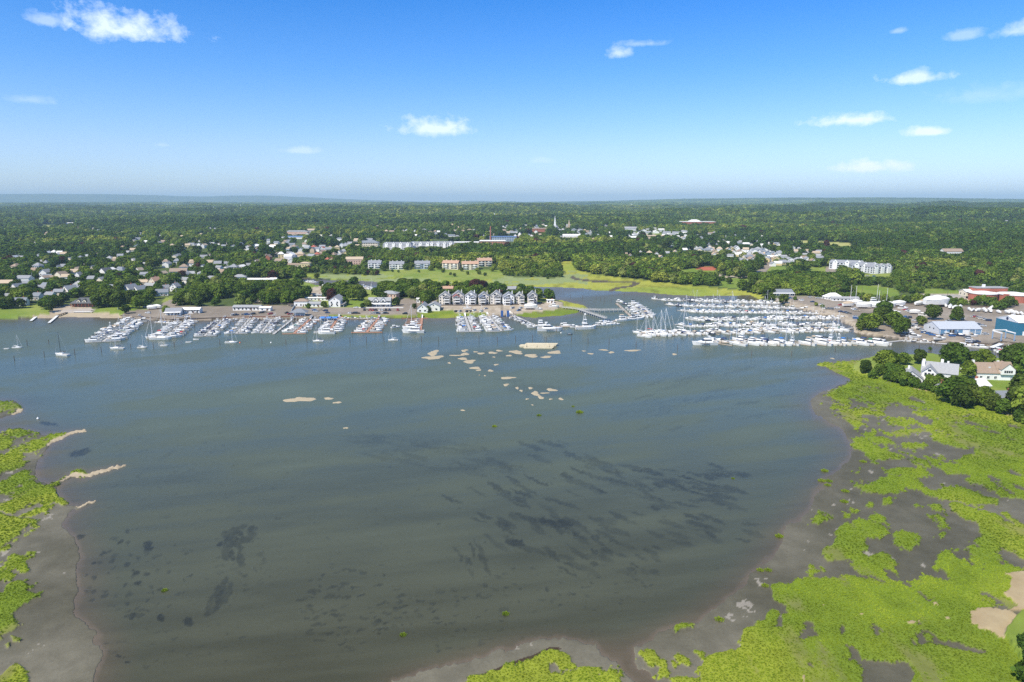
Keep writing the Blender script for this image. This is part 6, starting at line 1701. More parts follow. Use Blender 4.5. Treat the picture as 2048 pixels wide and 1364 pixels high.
# ------------------------------------------------------------------ apartment blocks and mills
for h, (x, y, z) in zip(BLOCKS, BPOS):
    px, py, w, d, ht, rot, wall, roof, fl, bays, lab, style = h
    nm = {'k': 'school', 'f': 'mill_building'}.get(style, 'apartment_building')
    root = empty(nm, (x, y + d / 2, z - .1), R(rot)); tag(root, lab, {'k': 'school', 'f': 'building'}.get(style, 'building'))
    body = ht - (3.5 if style == 'm' else 1.0)
    MB().box(-w / 2, w / 2, -d / 2, d / 2, -2, body).obj('wall', WALLM[wall], root)
    rm = ROOFM[roof]
    if style == 'm':
        MB().frus(-w / 2 - .3, w / 2 + .3, -d / 2 - .3, d / 2 + .3, body, ht, 2.6).obj('roof', ROOFM['grey'], root)
        for i in range(max(3, int(w / 12))):
            n = max(3, int(w / 12)); dormer(root, -w / 2 + (i + .5) * w / n, -d / 2 + 1.9, body - .4, 6.0, 2.6, 4.4, TRIM, ROOFM['lgrey'], 2)
            MB().box(-2.6, 2.6, -d / 2 - 1.0, -d / 2 - .02, -1, body - .4).obj('bay', TRIM, root).location = (-w / 2 + (i + .5) * w / n, 0, 0)
    elif style == 'h': MB().hip(-w / 2, w / 2, -d / 2, d / 2, body, 5, .8).obj('roof', rm, root)
    elif style == 'o':
        MB().gable(-w / 2, w / 2, -d / 2, d / 2, body, 3.4, .3, .5).obj('roof', rm, root)
        for i in (-.3, .0, .3): MB().box(-.6, .6, -.6, .6, body, body + 4.6).obj('chimney', WALLM[wall], root).location = (w * i, 1.5, 0)
        for k in range(2):
            for i in (-.28, .28): MB().box(-3, 3, -1.4, -.02, 0, .9).obj('balcony', TRIM, root).location = (w * i, -d / 2, 3 + 3 * k)
    elif style == 'k':
        MB().box(-w / 2 - .4, w / 2 + .4, -d / 2 - .4, d / 2 + .4, body, body + .8).obj('roof', rm, root)
        MB().frus(-w * .22, w * .12, -d * .35, d * .35, body + .8, body + 7, (14, 14, 6, 6)).obj('gym_roof', rm, root)
    else: MB().box(-w / 2 - .4, w / 2 + .4, -d / 2 - .4, d / 2 + .4, body, body + 1.0).obj('roof', rm, root)
    windows_on(root, w, d, fl, bays, 1.9, (body - .4) / fl, w / bays * .5, 1.7, left=(style != 'k' and fl < 5))
    if style == 'm':
        pass
x, y, z = G(981, 484)
o = MB().cyl(0, 0, -2, 34, 1.9, 1.3, 12).obj('mill_chimney', WALLM['brick']); o.location = (x, y + 12, z); tag(o, 'tall red brick chimney standing over the mill', 'chimney')
x, y, z = G(1109, 462)
r = empty('church', (x, y, z)); tag(r, 'white church with a tall slender steeple in the town centre', 'church')
MB().wallgable(-8, 8, -14, 14, -2, 9, 6).obj('wall', TRIM, r); MB().gable(-8, 8, -14, 14, 9, 6.05, .3, .5).obj('roof', ROOFM['grey'], r)
MB().box(-3.4, 3.4, -18, -13.99, -2, 20).frus(-2.6, 2.6, -17.2, -14.8, 20, 27, .3).frus(-2.2, 2.2, -17, -15, 27, 44, (2.15, 2.15, .96, .96)).obj('steeple', TRIM, r)
x, y, z = G(1137, 458)
r = empty('church', (x, y, z)); tag(r, 'smaller church with a buff steeple right of the tall white one', 'church')
MB().wallgable(-7, 7, -12, 12, -2, 8, 6).obj('wall', WALLM['cream'], r); MB().gable(-7, 7, -12, 12, 8, 6.05, .3, .5).obj('roof', ROOFM['grey'], r)
MB().box(-3, 3, -16, -11.99, -2, 14).frus(-2.6, 2.6, -15.5, -12.5, 14, 29, (2.5, 2.5, 1.4, 1.4)).obj('steeple', WALLM['tan'], r)
for px, py, hm, lab in [(989, 441, 34, 'pale lattice mast on the hill behind the mill'), (252, 424, 30, 'thin mast on the skyline of the left hills'), (428, 424, 34, 'left of two thin masts on the left hills'), (482, 420, 40, 'right of two thin masts on the left hills')]:
    x, y, z = G(px, py)
    t_ = empty('radio_mast', (x, y, z)); tag(t_, lab, 'mast')
    s_ = MB()
    for a in range(3): s_.bar((math.cos(a * 2.09) * 2.0, math.sin(a * 2.09) * 2.0, 0), (math.cos(a * 2.09) * .8, math.sin(a * 2.09) * .8, hm), .5)
    s_.obj('frame', TRIM, t_); MB().box(-1.8, 1.8, -1.8, 1.8, hm - 6, hm - 1).obj('antenna', TRIM, t_)

# ------------------------------------------------------------------ boatyard sheds, hall, treatment works
BLUEW = mat('blue_siding', (.13, .27, .42), .6, var=.05); TEAL = mat('deep_blue_siding', (.025, .15, .24), .55)
METR = ROOFM['metal']
x, y, z = G(1878, 669)
r = empty('boat_shed', (x + 16, y + 10, z)); tag(r, 'long blue boat shed with grey metal roof and pale gable end', 'boat shed')
MB().box(-16, 16, -10, 10, -1, 4.2).obj('wall', BLUEW, r)
MB().gable(-16, 16, -10, 10, 4.2, 4.0, .25, .4).obj('roof', METR, r)
MB().wallgable(-16.12, -16.02, -9.9, 9.9, -1, 4.2, 3.9).obj('gable_end', mat('pale_siding', (.58, .61, .66), .7), r)
MB().box(-8.3, -4.6, -10.12, -10.02, 0, 3.4).obj('door', mat('shed_opening', (.04, .035, .03), .8), r)
MB().box(1.6, 6.2, -10.14, -10.02, 0, 3.5).obj('roller_door', TRIM, r)
cm_ = MB().box(-.18, .18, -.18, -.01, -.5, 4.1).mesh('column'); cm_.materials.append(TRIM)
for i in range(8): put(cm_, 'column', r, (-15.5 + i * 4.43, -10.0, 0))
for a, b_ in ((-16.16, -3), (-16.16, 2)): put(pane(1.2, 1.1), 'window', r, (a, b_, 3.4), math.pi / 2)
for i in range(5): put(pane(1.0, 1.8, mat('grey_panel', (.30, .36, .42), .5), 'panel'), 'panel', r, (7.6 + i * 1.6, -10.05, 2.0))
x, y, z = G(2037.5, 671)
x = 378.0
r = empty('boat_hall', (x + 24, y + 12, z)); tag(r, 'tall deep-blue boat hall with white roof and round emblem on its gable', 'boat hall')
MB().box(-24, 24, -12, 12, -1, 9.6).obj('wall', TEAL, r)
MB().gable(-24, 24, -12, 12, 9.6, 3.4, .3, .3).obj('roof', ROOFM['white'], r)
MB().add([(-24.1, -12, 9.4), (-24.1, 12, 9.4), (-24.1, 0, 12.9), (-24.02, -12, 9.4), (-24.02, 12, 9.4), (-24.02, 0, 12.9)], [(0, 2, 1), (3, 4, 5), (0, 1, 4, 3), (1, 2, 5, 4), (2, 0, 3, 5)]).obj('gable_end', mat('pale_siding', (.58, .61, .66), .7), r)
e_ = MB(); n = 20
e_.add([(-24.2, math.cos(2 * math.pi * i / n) * 1.2, 11 + math.sin(2 * math.pi * i / n) * 1.2) for i in range(n)] + [(-24.11, math.cos(2 * math.pi * i / n) * 1.2, 11 + math.sin(2 * math.pi * i / n) * 1.2) for i in range(n)],
       [tuple(range(n))] + [(i, (i + 1) % n, n + (i + 1) % n, n + i) for i in range(n)])
e_.obj('emblem', mat('navy_paint', (.02, .03, .08), .5), r)
MB().box(-20, -17, -12.14, -12.02, 0, 3).obj('door', TRIM, r)
BR_ = mat('brick_red', (.40, .13, .085), .85, var=.12, vscale=.8)
x0, y0, z0 = G(2000, 604)
r = empty('treatment_works', (x0, y0, z0)); tag(r, 'red brick treatment works with two round white-topped tanks', 'treatment works')
for cx, cy, rr_ in ((-8, 14, 12.5), (17, 6, 13.5)):
    t_ = MB().cyl(cx, cy, -1, 7.0, rr_, rr_, 32).obj('tank', BR_, r)
    MB().cyl(cx, cy, 7.0, 7.8, rr_ + .6, rr_ + .6, 32).cyl(cx, cy, 7.8, 9.2, rr_, 3, 32).obj('tank_roof', ROOFM['white'], t_)
MB().box(-10, 22, 22, 34, -1, 11).obj('wall', BR_, r); MB().box(-10.4, 22.4, 21.6, 34.4, 11, 11.7).obj('roof', ROOFM['lgrey'], r)
MB().box(-1, 1.4, 26, 28, 11.7, 14.5).obj('vent', TRIM, r)
MB().box(3, 10, -3, 1, -1, 8).obj('stair_block', BR_, r)
for i in range(3): put(pane(1.5, .9), 'window', r, (4.4 + i * 2.0, -3.06, 6.6)); put(pane(1.5, .9), 'window', r, (4.4 + i * 2.0, -3.06, 4.6))
r2 = empty('brick_annex', (x0 + 38, y0 - 14, z0)); tag(r2, 'low red brick annex at the right edge in front of the tanks', 'annex')
MB().box(-17, 18, 0, 16, -1, 6).obj('wall', BR_, r2); MB().box(-17.4, 18.4, -.4, 16.4, 6, 6.6).obj('roof', ROOFM['lgrey'], r2)
for i in range(7): put(pane(2.0, 1.4), 'window', r2, (-14 + i * 4.6, -.06, 3.4))
CONC = mat('concrete', (.45, .43, .40), .9, var=.1)
for (a, b_, w, d, h, lab) in [(1878, 596, 46, 7, 2.6, 'left one of two long concrete basins at the works'), (1918, 597, 34, 8, 2.4, 'right one of two long concrete basins at the works'), (1985, 608, 26, 5, 2.2, 'concrete trough in front of the round brick tanks')]:
    x, y, z = G(a, b_)
    t_ = empty('settling_basin', (x, y, z)); tag(t_, lab, 'basin')
    MB().box(-w / 2, w / 2, 0, .5, -1, h).box(-w / 2, w / 2, d - .5, d, -1, h).box(-w / 2, -w / 2 + .5, .5, d - .5, -1, h).box(w / 2 - .5, w / 2, .5, d - .5, -1, h).obj('wall', CONC, t_)
    MB().box(-w / 2 + .5, w / 2 - .5, .5, d - .5, -.9, h - .6).obj('water_surface', mat('basin_water', (.10, .11, .10), .15), t_)
# travel lift
x, y, z = G(2003, 686)
r = empty('travel_lift', (x, y + 1, z)); tag(r, 'white and blue travelling boat hoist over its slip', 'boat hoist')
LB = mat('lift_blue', (.25, .36, .50), .5)
leg = MB().box(-.3, .3, -.3, .3, .3, 6.6).mesh('leg'); leg.materials.append(LB)
wh = MB().cyl(0, 0, -.25, .25, .7, .7, 10); wh.v = [(p[2], p[1], p[0]) for p in wh.v]; whm = wh.mesh('wheel'); whm.materials.append(mat('tyre', (.02, .02, .02), .8))
for a in (0, 9.5):
    for b_ in (0, 9): 
        l_ = put(leg, 'leg', r, (a, b_, 0)); put(whm, 'wheel', l_, (0, 0, .7))
    MB().box(a - .35, a + .35, -.3, 9.3, 6.6, 7.3).obj('beam', TRIM, r)
MB().box(-.3, 9.8, 8.7, 9.3, 7.3, 7.9).obj('cross_beam', TRIM, r)

# ------------------------------------------------------------------ boats
GEL = mat('white_gelcoat', (.76, .75, .72), .35, var=.03); GELC = mat('cream_gelcoat', (.74, .70, .62), .4); NAVY = mat('navy_hull', (.025, .04, .09), .3)
DECKM = mat('boat_deck', (.46, .42, .36), .6, var=.05); TINT = mat('tinted_glass', (.03, .035, .045), .1)
CAN = [mat('navy_canvas', (.03, .05, .13), .8), mat('white_canvas', (.70, .70, .68), .8), mat('tan_canvas', (.48, .38, .27), .8), mat('blue_canvas', (.05, .20, .55), .8), mat('black_canvas', (.02, .02, .022), .8), mat('red_canvas', (.45, .04, .04), .8), mat('green_canvas', (.02, .16, .11), .8)]
ALU = mat('mast_metal', (.72, .73, .74), .4); DARKMAST = mat('dark_mast', (.05, .05, .055), .4)


def hull_mb(L, B, fb, bow=.35, sheer=.35, deckin=.0):
    st_ = [(-.5, .82, 0), (-.25, .95, 0), (0, 1.0, .02), (.2, .90, .10), (.36, .60, .25), (.46, .27, .42), (.5, .03, .5)]
    v, f = [], []
    for (u, b_, s_) in st_:
        x = u * L; w = b_ * B / 2; zt = fb * (1 + sheer * s_ * 2)
        v += [(x - (u > .3) * bow * (u - .3) * 4, w * .72, -.25), (x, w, zt), (x, -w, zt), (x - (u > .3) * bow * (u - .3) * 4, -w * .72, -.25)]
    for i in range(len(st_) - 1):
        a, c = i * 4, i * 4 + 4
        f += [(a, c, c + 1, a + 1), (a + 1, c + 1, c + 2, a + 2), (a + 2, c + 2, c + 3, a + 3), (a + 3, c + 3, c, a)]
    f += [(0, 1, 2, 3), tuple(len(v) - k for k in (1, 2, 3, 4))]
    return MB().add(v, f)


def mk_boat(kind, hullm=GEL, can=None):
    """unit boats about 9 m long, bow towards +x"""
    root = empty('boat', (0, -500, -50))
    if kind == 'console':
        L, B, fb = 7.0, 2.4, .8
        hull_mb(L, B, fb).obj('hull', hullm, root); MB().box(-3.0, 1.9, -.85, .85, .62, .83).obj('deck', DECKM, root)
        MB().frus(-.8, .4, -.45, .45, .83, 1.7, (.1, .3, .1, .1)).obj('console', GEL, root)
        t_ = MB().box(-1.2, .8, -.9, .9, 2.45, 2.57)
        for a in (-1, .6):
            for b_ in (-.75, .75): t_.bar((a, b_, .8), (a, b_, 2.45), .05)
        t_.obj('t_top', can or GEL, root); MB().frus(-3.9, -3.4, -.3, .3, .2, 1.3, .08).obj('outboard', CAN[4], root)
    elif kind == 'express':
        L, B, fb = 9.0, 3.1, 1.05
        hull_mb(L, B, fb, .5).obj('hull', hullm, root)
        MB().frus(.0, 3.4, -1.05, 1.05, 1.05, 1.75, (.3, 1.5, .35, .35)).obj('cabin', GEL, root)
        MB().frus(-.8, .6, -1.25, 1.25, 1.1, 2.1, (.2, .9, .2, .2)).obj('windscreen', TINT, root)
        MB().box(-4.0, -.8, -1.15, 1.15, .9, 1.08).obj('deck', DECKM, root)
        MB().frus(-3.0, -.4, -1.25, 1.25, 2.15, 2.6, .2).obj('canopy', can or CAN[0], root)
    elif kind == 'cruiser':
        L, B, fb = 11.0, 3.6, 1.3
        hull_mb(L, B, fb, .6).obj('hull', hullm, root)
        MB().frus(-2.4, 3.6, -1.35, 1.35, 1.3, 2.3, (.2, 1.7, .3, .3)).obj('cabin', GEL, root)
        MB().frus(-2.0, 2.0, -1.18, 1.18, 2.3, 2.95, (.2, 1.0, .2, .2)).obj('windscreen', TINT, root)
        MB().frus(-2.6, 1.2, -1.3, 1.3, 2.95, 3.25, .15).obj('hardtop', GEL, root)
        MB().box(-5.1, -2.4, -1.4, 1.4, 1.12, 1.32).obj('deck', DECKM, root)
        MB().frus(-4.7, -2.6, -1.3, 1.3, 2.5, 2.95, .2).obj('canopy', can or CAN[1], root)
    elif kind == 'flybridge':
        L, B, fb = 13.5, 4.2, 1.6
        hull_mb(L, B, fb, .8, .45).obj('hull', hullm, root)
        MB().frus(-3.2, 3.8, -1.6, 1.6, 1.6, 2.6, (.2, 1.8, .3, .3)).obj('cabin', GEL, root)
        MB().frus(-2.8, 2.2, -1.45, 1.45, 2.6, 3.4, (.2, 1.2, .2, .2)).obj('windscreen', TINT, root)
        MB().frus(-3.4, 1.0, -1.5, 1.5, 3.4, 4.2, (.1, .6, .1, .1)).obj('flybridge', GEL, root)
        MB().frus(-3.0, .4, -1.4, 1.4, 5.3, 5.6, .15).bar((-2.6, -1.2, 4.2), (-2.6, -1.2, 5.3), .05).bar((-2.6, 1.2, 4.2), (-2.6, 1.2, 5.3), .05).bar((0, -1.2, 4.2), (0, -1.2, 5.3), .05).bar((0, 1.2, 4.2), (0, 1.2, 5.3), .05).obj('canopy', can or GEL, root)
        MB().box(-6.2, -3.2, -1.6, 1.6, 1.4, 1.64).obj('deck', DECKM, root)
    elif kind == 'yacht':
        L, B, fb = 18.0, 4.9, 1.9
        hull_mb(L, B, fb, 1.4, .35).obj('hull', hullm, root)
        MB().frus(-5.6, 5.2, -1.9, 1.9, 1.9, 2.9, (.6, 3.4, .4, .4)).obj('cabin', GEL, root)
        MB().frus(-4.6, 2.0, -1.72, 1.72, 2.9, 3.75, (.3, 2.2, .3, .3)).obj('windscreen', TINT, root)
        MB().frus(-5.6, .6, -1.75, 1.75, 3.75, 4.3, (.2, 1.2, .2, .2)).obj('flybridge', GEL, root)
        MB().box(-3.4, -2.6, -1.5, 1.5, 4.3, 5.6).box(-3.8, -1.8, -1.5, 1.5, 5.6, 5.75).obj('radar_arch', GEL, root)
        MB().box(-8.4, -5.0, -2.0, 2.0, 1.7, 1.94).obj('deck', DECKM, root)
        for s_ in (-1, 1): MB().box(-3, 3, s_ * 2.36 - .05, s_ * 2.36 + .05, .9, 1.2).obj('porthole_band', TINT, root)
    elif kind == 'sportfish':
        L, B, fb = 17.0, 4.8, 1.7
        hull_mb(L, B, fb, 1.2, .8).obj('hull', hullm, root)
        MB().frus(-2.6, 4.4, -1.8, 1.8, 1.9, 3.2, (.2, 2.8, .4, .4)).obj('cabin', GEL, root)
        MB().frus(-2.4, 2.2, -1.72, 1.72, 3.2, 3.9, (.1, 1.4, .2, .2)).obj('windscreen', TINT, root)
        MB().frus(-3.0, .9, -1.7, 1.7, 3.9, 4.9, (.1, .6, .1, .1)).obj('flybridge', GEL, root)
        MB().box(-8.0, -2.8, -1.9, 1.9, 1.2, 1.75).obj('deck', DECKM, root)
        t_ = MB()
        for a in (-2.4, .2):
            for b_ in (-1.3, 1.3): t_.bar((a, b_, 4.9), (-1.0 + a * .25, b_ * .5, 10.6), .09)
        t_.box(-2.2, .3, -1.4, 1.4, 6.9, 7.1).box(-1.7, -.2, -.8, .8, 10.5, 10.7).frus(-1.6, -.3, -.7, .7, 10.7, 11.5, .1); t_.obj('tower', GEL, root)
    elif kind == 'dinghy':
        hull_mb(4.2, 1.6, .5).obj('hull', hullm, root); MB().box(-1.6, 1.0, -.55, .55, .42, .53).obj('deck', DECKM, root)
    elif kind == 'sail':
        L, B, fb = 10.0, 3.0, 1.0
        hull_mb(L, B, fb, .9, .3).obj('hull', hullm, root)
        MB().frus(-1.4, 2.6, -.9, .9, 1.0, 1.55, (.2, .9, .25, .25)).obj('cabin', GEL, root)
        MB().box(-4.2, -1.4, -.9, .9, .9, 1.06).obj('deck', DECKM, root)
        m_ = MB().cyl(.8, 0, 1.0, 13.8, .13, .09, 6); m_.bar((.8, -1.0, 8), (.8, 1.0, 8), .04); m_.obj('mast', ALU if can is not CAN[4] else DARKMAST, root)
        MB().bar((.8, 0, 2.3), (-3.4, 0, 2.4), .09).obj('boom', ALU, root); MB().bar((.6, 0, 2.55), (-3.2, 0, 2.6), .2, 6).obj('sail_cover', can or CAN[0], root)
        rg = MB()
        for p_ in ((4.9, 0), (-4.8, 0)): rg.bar((p_[0], p_[1], 1.1), (.8, 0, 13.6), .03 if p_[0] < 0 else .06, 3)
        for s_ in (-1.4, 1.4): rg.bar((.8, s_, 1), (.8, 0, 12), .02, 3)
        rg.obj('rigging', ALU, root)
    elif kind == 'wrapped':
        L, B, fb = 10.5, 3.3, 1.6
        hull_mb(L, B, fb, .9, .3).obj('hull', hullm, root)
        MB().add([(-5.2, -1.5, 1.55), (5.0, -.2, 2.1), (5.0, .2, 2.1), (-5.2, 1.5, 1.55), (-5.0, 0, 2.6), (3.6, 0, 2.7), (0, 1.7, 1.62), (0, -1.7, 1.62), (0, 0, 3.4)],
                 [(0, 7, 8, 4), (7, 1, 5, 8), (1, 2, 5), (2, 6, 8, 5), (6, 3, 4, 8), (3, 0, 4)]).obj('cover', can or CAN[1], root)
        cr_ = MB()
        for a in (-3, 0, 3):
            for b_ in (-1.3, 1.3): cr_.bar((a, b_ * 1.2, -1.5), (a, b_ * .6, .1), .08)
        cr_.obj('cradle', PILEW, root)
        MB().add([(-3, -.15, -1.3), (1.5, -.15, -1.0), (3, -.15, -.2), (-4.5, -.15, -.2), (-3, .15, -1.3), (1.5, .15, -1.0), (3, .15, -.2), (-4.5, .15, -.2)], [(0, 1, 2, 3), (7, 6, 5, 4), (0, 4, 5, 1), (1, 5, 6, 2), (3, 7, 4, 0), (2, 6, 7, 3)]).obj('keel', mat('antifoul', (.10, .05, .05), .8), root)
    return root


PROTO = {}
def proto(kind, hull, can):
    k = (kind, hull.name, can.name if can else '')
    if k not in PROTO: PROTO[k] = mk_boat(kind, hull, can); return PROTO[k], True
    return PROTO[k], False


BOATS = []     # dict(px-less) kind, x, y, heading(rad), scale, where, order key, hull, can
def add_boat(kind, x, y, a, s, where, key, z=0.0, hull=None, can=None, lab=None, grp=None, rnd=None):
    r_ = rnd or random
    BOATS.append(dict(kind=kind, x=x, y=y, a=a, s=s, where=where, key=key, z=z, hull=hull or (GEL if r_.random() < .90 else r_.choice([NAVY, GELC, GELC])), can=can, lab=lab, grp=grp))


def pick_kind(r, L):
    u = r.random()
    if L < 7: return ('console', L / 7.0) if u < .6 else ('express', L / 9.0)
    if L < 9.5: return ('express', L / 9.0) if u < .55 else (('console', min(1.2, L / 7.0)) if u < .75 else ('cruiser', L / 11.0))
    return ('express', L / 9.0) if u < .28 else (('cruiser', L / 11.0) if u < .72 else (('flybridge', L / 13.5) if u < .93 else ('sportfish', L / 17.0)))


def pick_can(r, kind):
    u = r.random()
    if kind in ('console',): return CAN[1] if u < .6 else (CAN[0] if u < .8 else CAN[4])
    return CAN[1] if u < .46 else (CAN[2] if u < .62 else (CAN[0] if u < .82 else (CAN[4] if u < .93 else (CAN[3] if u < .97 else r.choice([CAN[5], CAN[6]])))))


PIERN = ['beach-side', 'second', 'third', 'fourth', 'fifth']
pile_me = MB().cyl(0, 0, -1.5, 2.6, .17, .15, 6).mesh('piling'); pile_me.materials.append(PILEW)
finger_cache = {}


def finger(L, wd, m):
    k = (round(L), m.name)
    if k not in finger_cache:
        me = MB().box(0, L, -wd / 2, wd / 2, .12, .46).mesh('finger_dock'); me.materials.append(m); finger_cache[k] = me
    return finger_cache[k]


def pier(p0, p1, nl, nr, Ll, Lr, name, planks, seed, label, big=None, ang=None, sail=0.03, fingers=True, w=1.9, gang=True, skipl=0.05, skipr=0.05, sides='left right', cap=False, both=True):
    """floating pier from p0 (shore) to p1, with berths both sides; big = scale-up towards the outer end"""
    r = random.Random(seed)
    x0, y0, _ = G(*p0, 0.0); x1, y1, _ = G(*p1, 0.0)
    dx, dy = x1 - x0, y1 - y0; ln = math.hypot(dx, dy); ux, uy = dx / ln, dy / ln; an = math.atan2(uy, ux)
    root = empty('pier', (x0, y0, 0), an); tag(root, label, 'pier')
    MB().box(0, ln, -w / 2, w / 2, .15, .52).obj('deck', planks, root)
    if gang: g_ = MB().box(-9, .5, -.7, .7, 0, .12).box(-9, .5, -.72, -.66, .12, 1.0).box(-9, .5, .66, .72, .12, 1.0).obj('gangway', TRIM, root); g_.location = (0, 0, .6); g_.rotation_euler = (0, R(8), 0)
    wl, wr = sides.split()
    for side, n, Lm, sk in ((1, nl, Ll, skipl), (-1, nr, Lr, skipr)):
        if n == 0: continue
        # which side of the picture is it?
        base = an + side * math.pi / 2
        if ang is not None: base = ang if side * math.sin(ang - an) > 0 else ang + math.pi
        bx, by = math.cos(base), math.sin(base)
        pic = 'left' if (bx < 0) else 'right'
        if ang is not None: pic = 'near' if by < 0 else 'far'
        for i in range(n):
            t_ = (i + .5) / n; k = t_
            L = Lm * (1 + (big or 0) * (t_ - .5)) * r.uniform(.82, 1.12)
            cx, cy = x0 + ux * ln * t_, y0 + uy * ln * t_
            if fingers and i % 2 == 0:
                o = put(finger(Lm, .9, planks), 'finger_dock', root, (ln * (i + 1.0) / n, side * w / 2, 0), base - an)
                put(pile_me, 'piling', root, (ln * (i + 1.0) / n + math.cos(base - an) * (Lm + .5), math.sin(base - an) * (Lm + .5) + side * w / 2, 0))
            if r.random() < sk: continue
            if r.random() < sail:
                kd, s_ = 'sail', L / 10.0 * 1.05
            else: kd, s_ = pick_kind(r, L)
            jit = r.uniform(-.05, .05); off = L / 2 + w / 2 + .6
            add_boat(kd, cx + bx * off, cy + by * off, base + jit + (0 if r.random() < .72 else math.pi), s_, (pic + ' side of ' + name), i, can=pick_can(r, kd), rnd=r)
    for i in range(int(ln / 14) + 1): put(pile_me, 'piling', root, (i * 14.0, w / 2 + .2, 0))
    if cap: MB().box(ln - .01, ln + 1.8, -12, 12, .15, .52).obj('end_dock', planks, root)
    return root


pier((276, 637), (206, 684), 15, 15, 10.5, 10.5, 'the beach pier', PLANKG, 1, 'leftmost pier of the western marina, packed with boats', .25, sail=.06)
pier((370, 643), (327, 677), 12, 12, 9.6, 9.6, 'second pier from the beach', PLANKG, 2, 'second pier from the beach, with a big sloop at its end', .3, sail=.08)
pier((447, 640), (409, 673), 11, 13, 7.6, 6.2, 'third pier from the beach', PLANKG, 3, 'third pier from the beach, with small boats on its right', .2)
pier((500, 638), (473, 668), 11, 12, 7.0, 6.6, 'fourth pier from the beach', PLANKG, 4, 'fourth pier from the beach, below the marina shed', .2)
pier((546, 637), (522, 667), 11, 12, 6.3, 6.0, 'fifth pier from the beach', PLANKG, 5, 'fifth pier from the beach, just left of the bare one', .15, sail=.05)
pier((583, 641), (547, 669), 0, 12, 5, 4.6, 'the bare narrow pier', PLANKG, 6, 'narrow nearly empty pier with a few dinghies', 0, fingers=False, skipr=.6)
pier((621, 639), (588, 668), 9, 11, 7.8, 8.2, 'the pier below the pavilion', PLANKR, 7, 'brown-planked pier below the open pavilion', .2)
pier((677, 636), (656, 667), 8, 12, 8.8, 7.6, 'the blue-canopy pier', PLANKR, 8, 'brown-planked pier with blue canopies and large cruisers', .4)
pier((757, 638), (734, 665), 6, 10, 10.0, 8.6, 'the T-ended pier', PLANKR, 9, 'brown pier with a wide T-shaped end', .3, cap=True)
pier((844, 637), (841, 664), 0, 7, 5, 5.0, 'the short pink pier', PLANKR, 10, 'short pinkish pier with big cruisers and empty slips on its left', 0, skipr=.25)
pier((930, 633), (941, 664), 11, 11, 7.4, 8.0, 'the straight grey pier', PLANKG, 11, 'straight grey pier off the shore marsh, boats on both sides', .2)
pier((976, 632), (1003, 663), 12, 13, 7.4, 9.4, 'the blue hoist pier', PLANKG, 12, 'densely packed pier slanting out beside the blue hoist', .3)
pier((1024, 630), (1072, 652), 0, 12, 5, 6.4, 'the slanting dock', PLANKG, 13, 'slanting dock lined with small boats, right of the blue hoist', .1, skipr=.1)

# empty finger slips beside the short pink pier
x0, y0, _ = G(806, 637, 0); x1, y1, _ = G(842, 637, 0)
r = empty('finger_slips', (x0, y0, 0)); tag(r, 'row of empty brown finger slips left of the short pink pier', 'dock')
MB().box(0, x1 - x0 + 6, -1, 1, .15, .5).obj('deck', PLANKR, r)
for i in range(5): put(finger(13, 1.0, PLANKR), 'finger_dock', r, (5.5, -8 - i * 7.5, 0))
for (a, b_, c2, L, kd, lab, can, hd) in [(826, 665.5, 0, 17.5, 'yacht', 'white motor yacht with a wine-red stripe at the end of the short pink pier', CAN[1], math.pi), (822, 658, 0, 14, 'flybridge', 'white flybridge boat behind the yacht on the short pink pier', CAN[1], math.pi),
                                     (826, 652.5, 0, 13, 'sail', 'white sailboat innermost at the short pink pier', CAN[1], math.pi),
                                     (323, 678.5, 0, 16.5, 'sail', 'large white sloop with tall mast across the end of the second pier', CAN[1], 0), (653, 667.5, 0, 13.5, 'cruiser', 'long white cruiser at the end of the brown pier with blue canopies', CAN[1], math.pi),
                                     (1100, 661.5, 0, 20.0, 'yacht', 'long white motor yacht moored right of the slanting dock', CAN[1], 0), (1084, 654, 0, 13, 'flybridge', 'flybridge cruiser hidden behind the long white yacht', CAN[1], 0), (1064, 655, 0, 8, 'express', 'small white boat at the left end behind the long white yacht', CAN[1], .1),
                                     (1131, 652.8, 0, 9.6, 'cruiser', 'white cruiser alone between the yacht and the sportfisherman', CAN[1], 0), (1172, 658, 0, 17.5, 'sportfish', 'white sportfishing boat with a tall tower', CAN[1], .12), (1150, 655, 0, 8, 'express', 'low white boat tucked left of the sportfishing boat', CAN[1], 0),
                                     (1409, 689.5, 0, 18.5, 'yacht', 'sleek white yacht alone at the front left of the east marina', CAN[1], math.pi), (791, 655.5, 0, 7.6, 'express', 'white powerboat anchored between the T-ended and pink piers', CAN[1], .5), (1097, 585.5, 0, 8.6, 'express', 'white boat under way in the creek behind the spit', CAN[1], .1)]:
    x, y, _ = G(a, b_, 0)
    base = dict(yacht=18.0, flybridge=13.5, sail=10.0, cruiser=11.0, express=9.0, sportfish=17.0)[kd]
    add_boat(kd, x, y, hd, L / base, '', 0, can=can, lab=lab, hull=GEL)

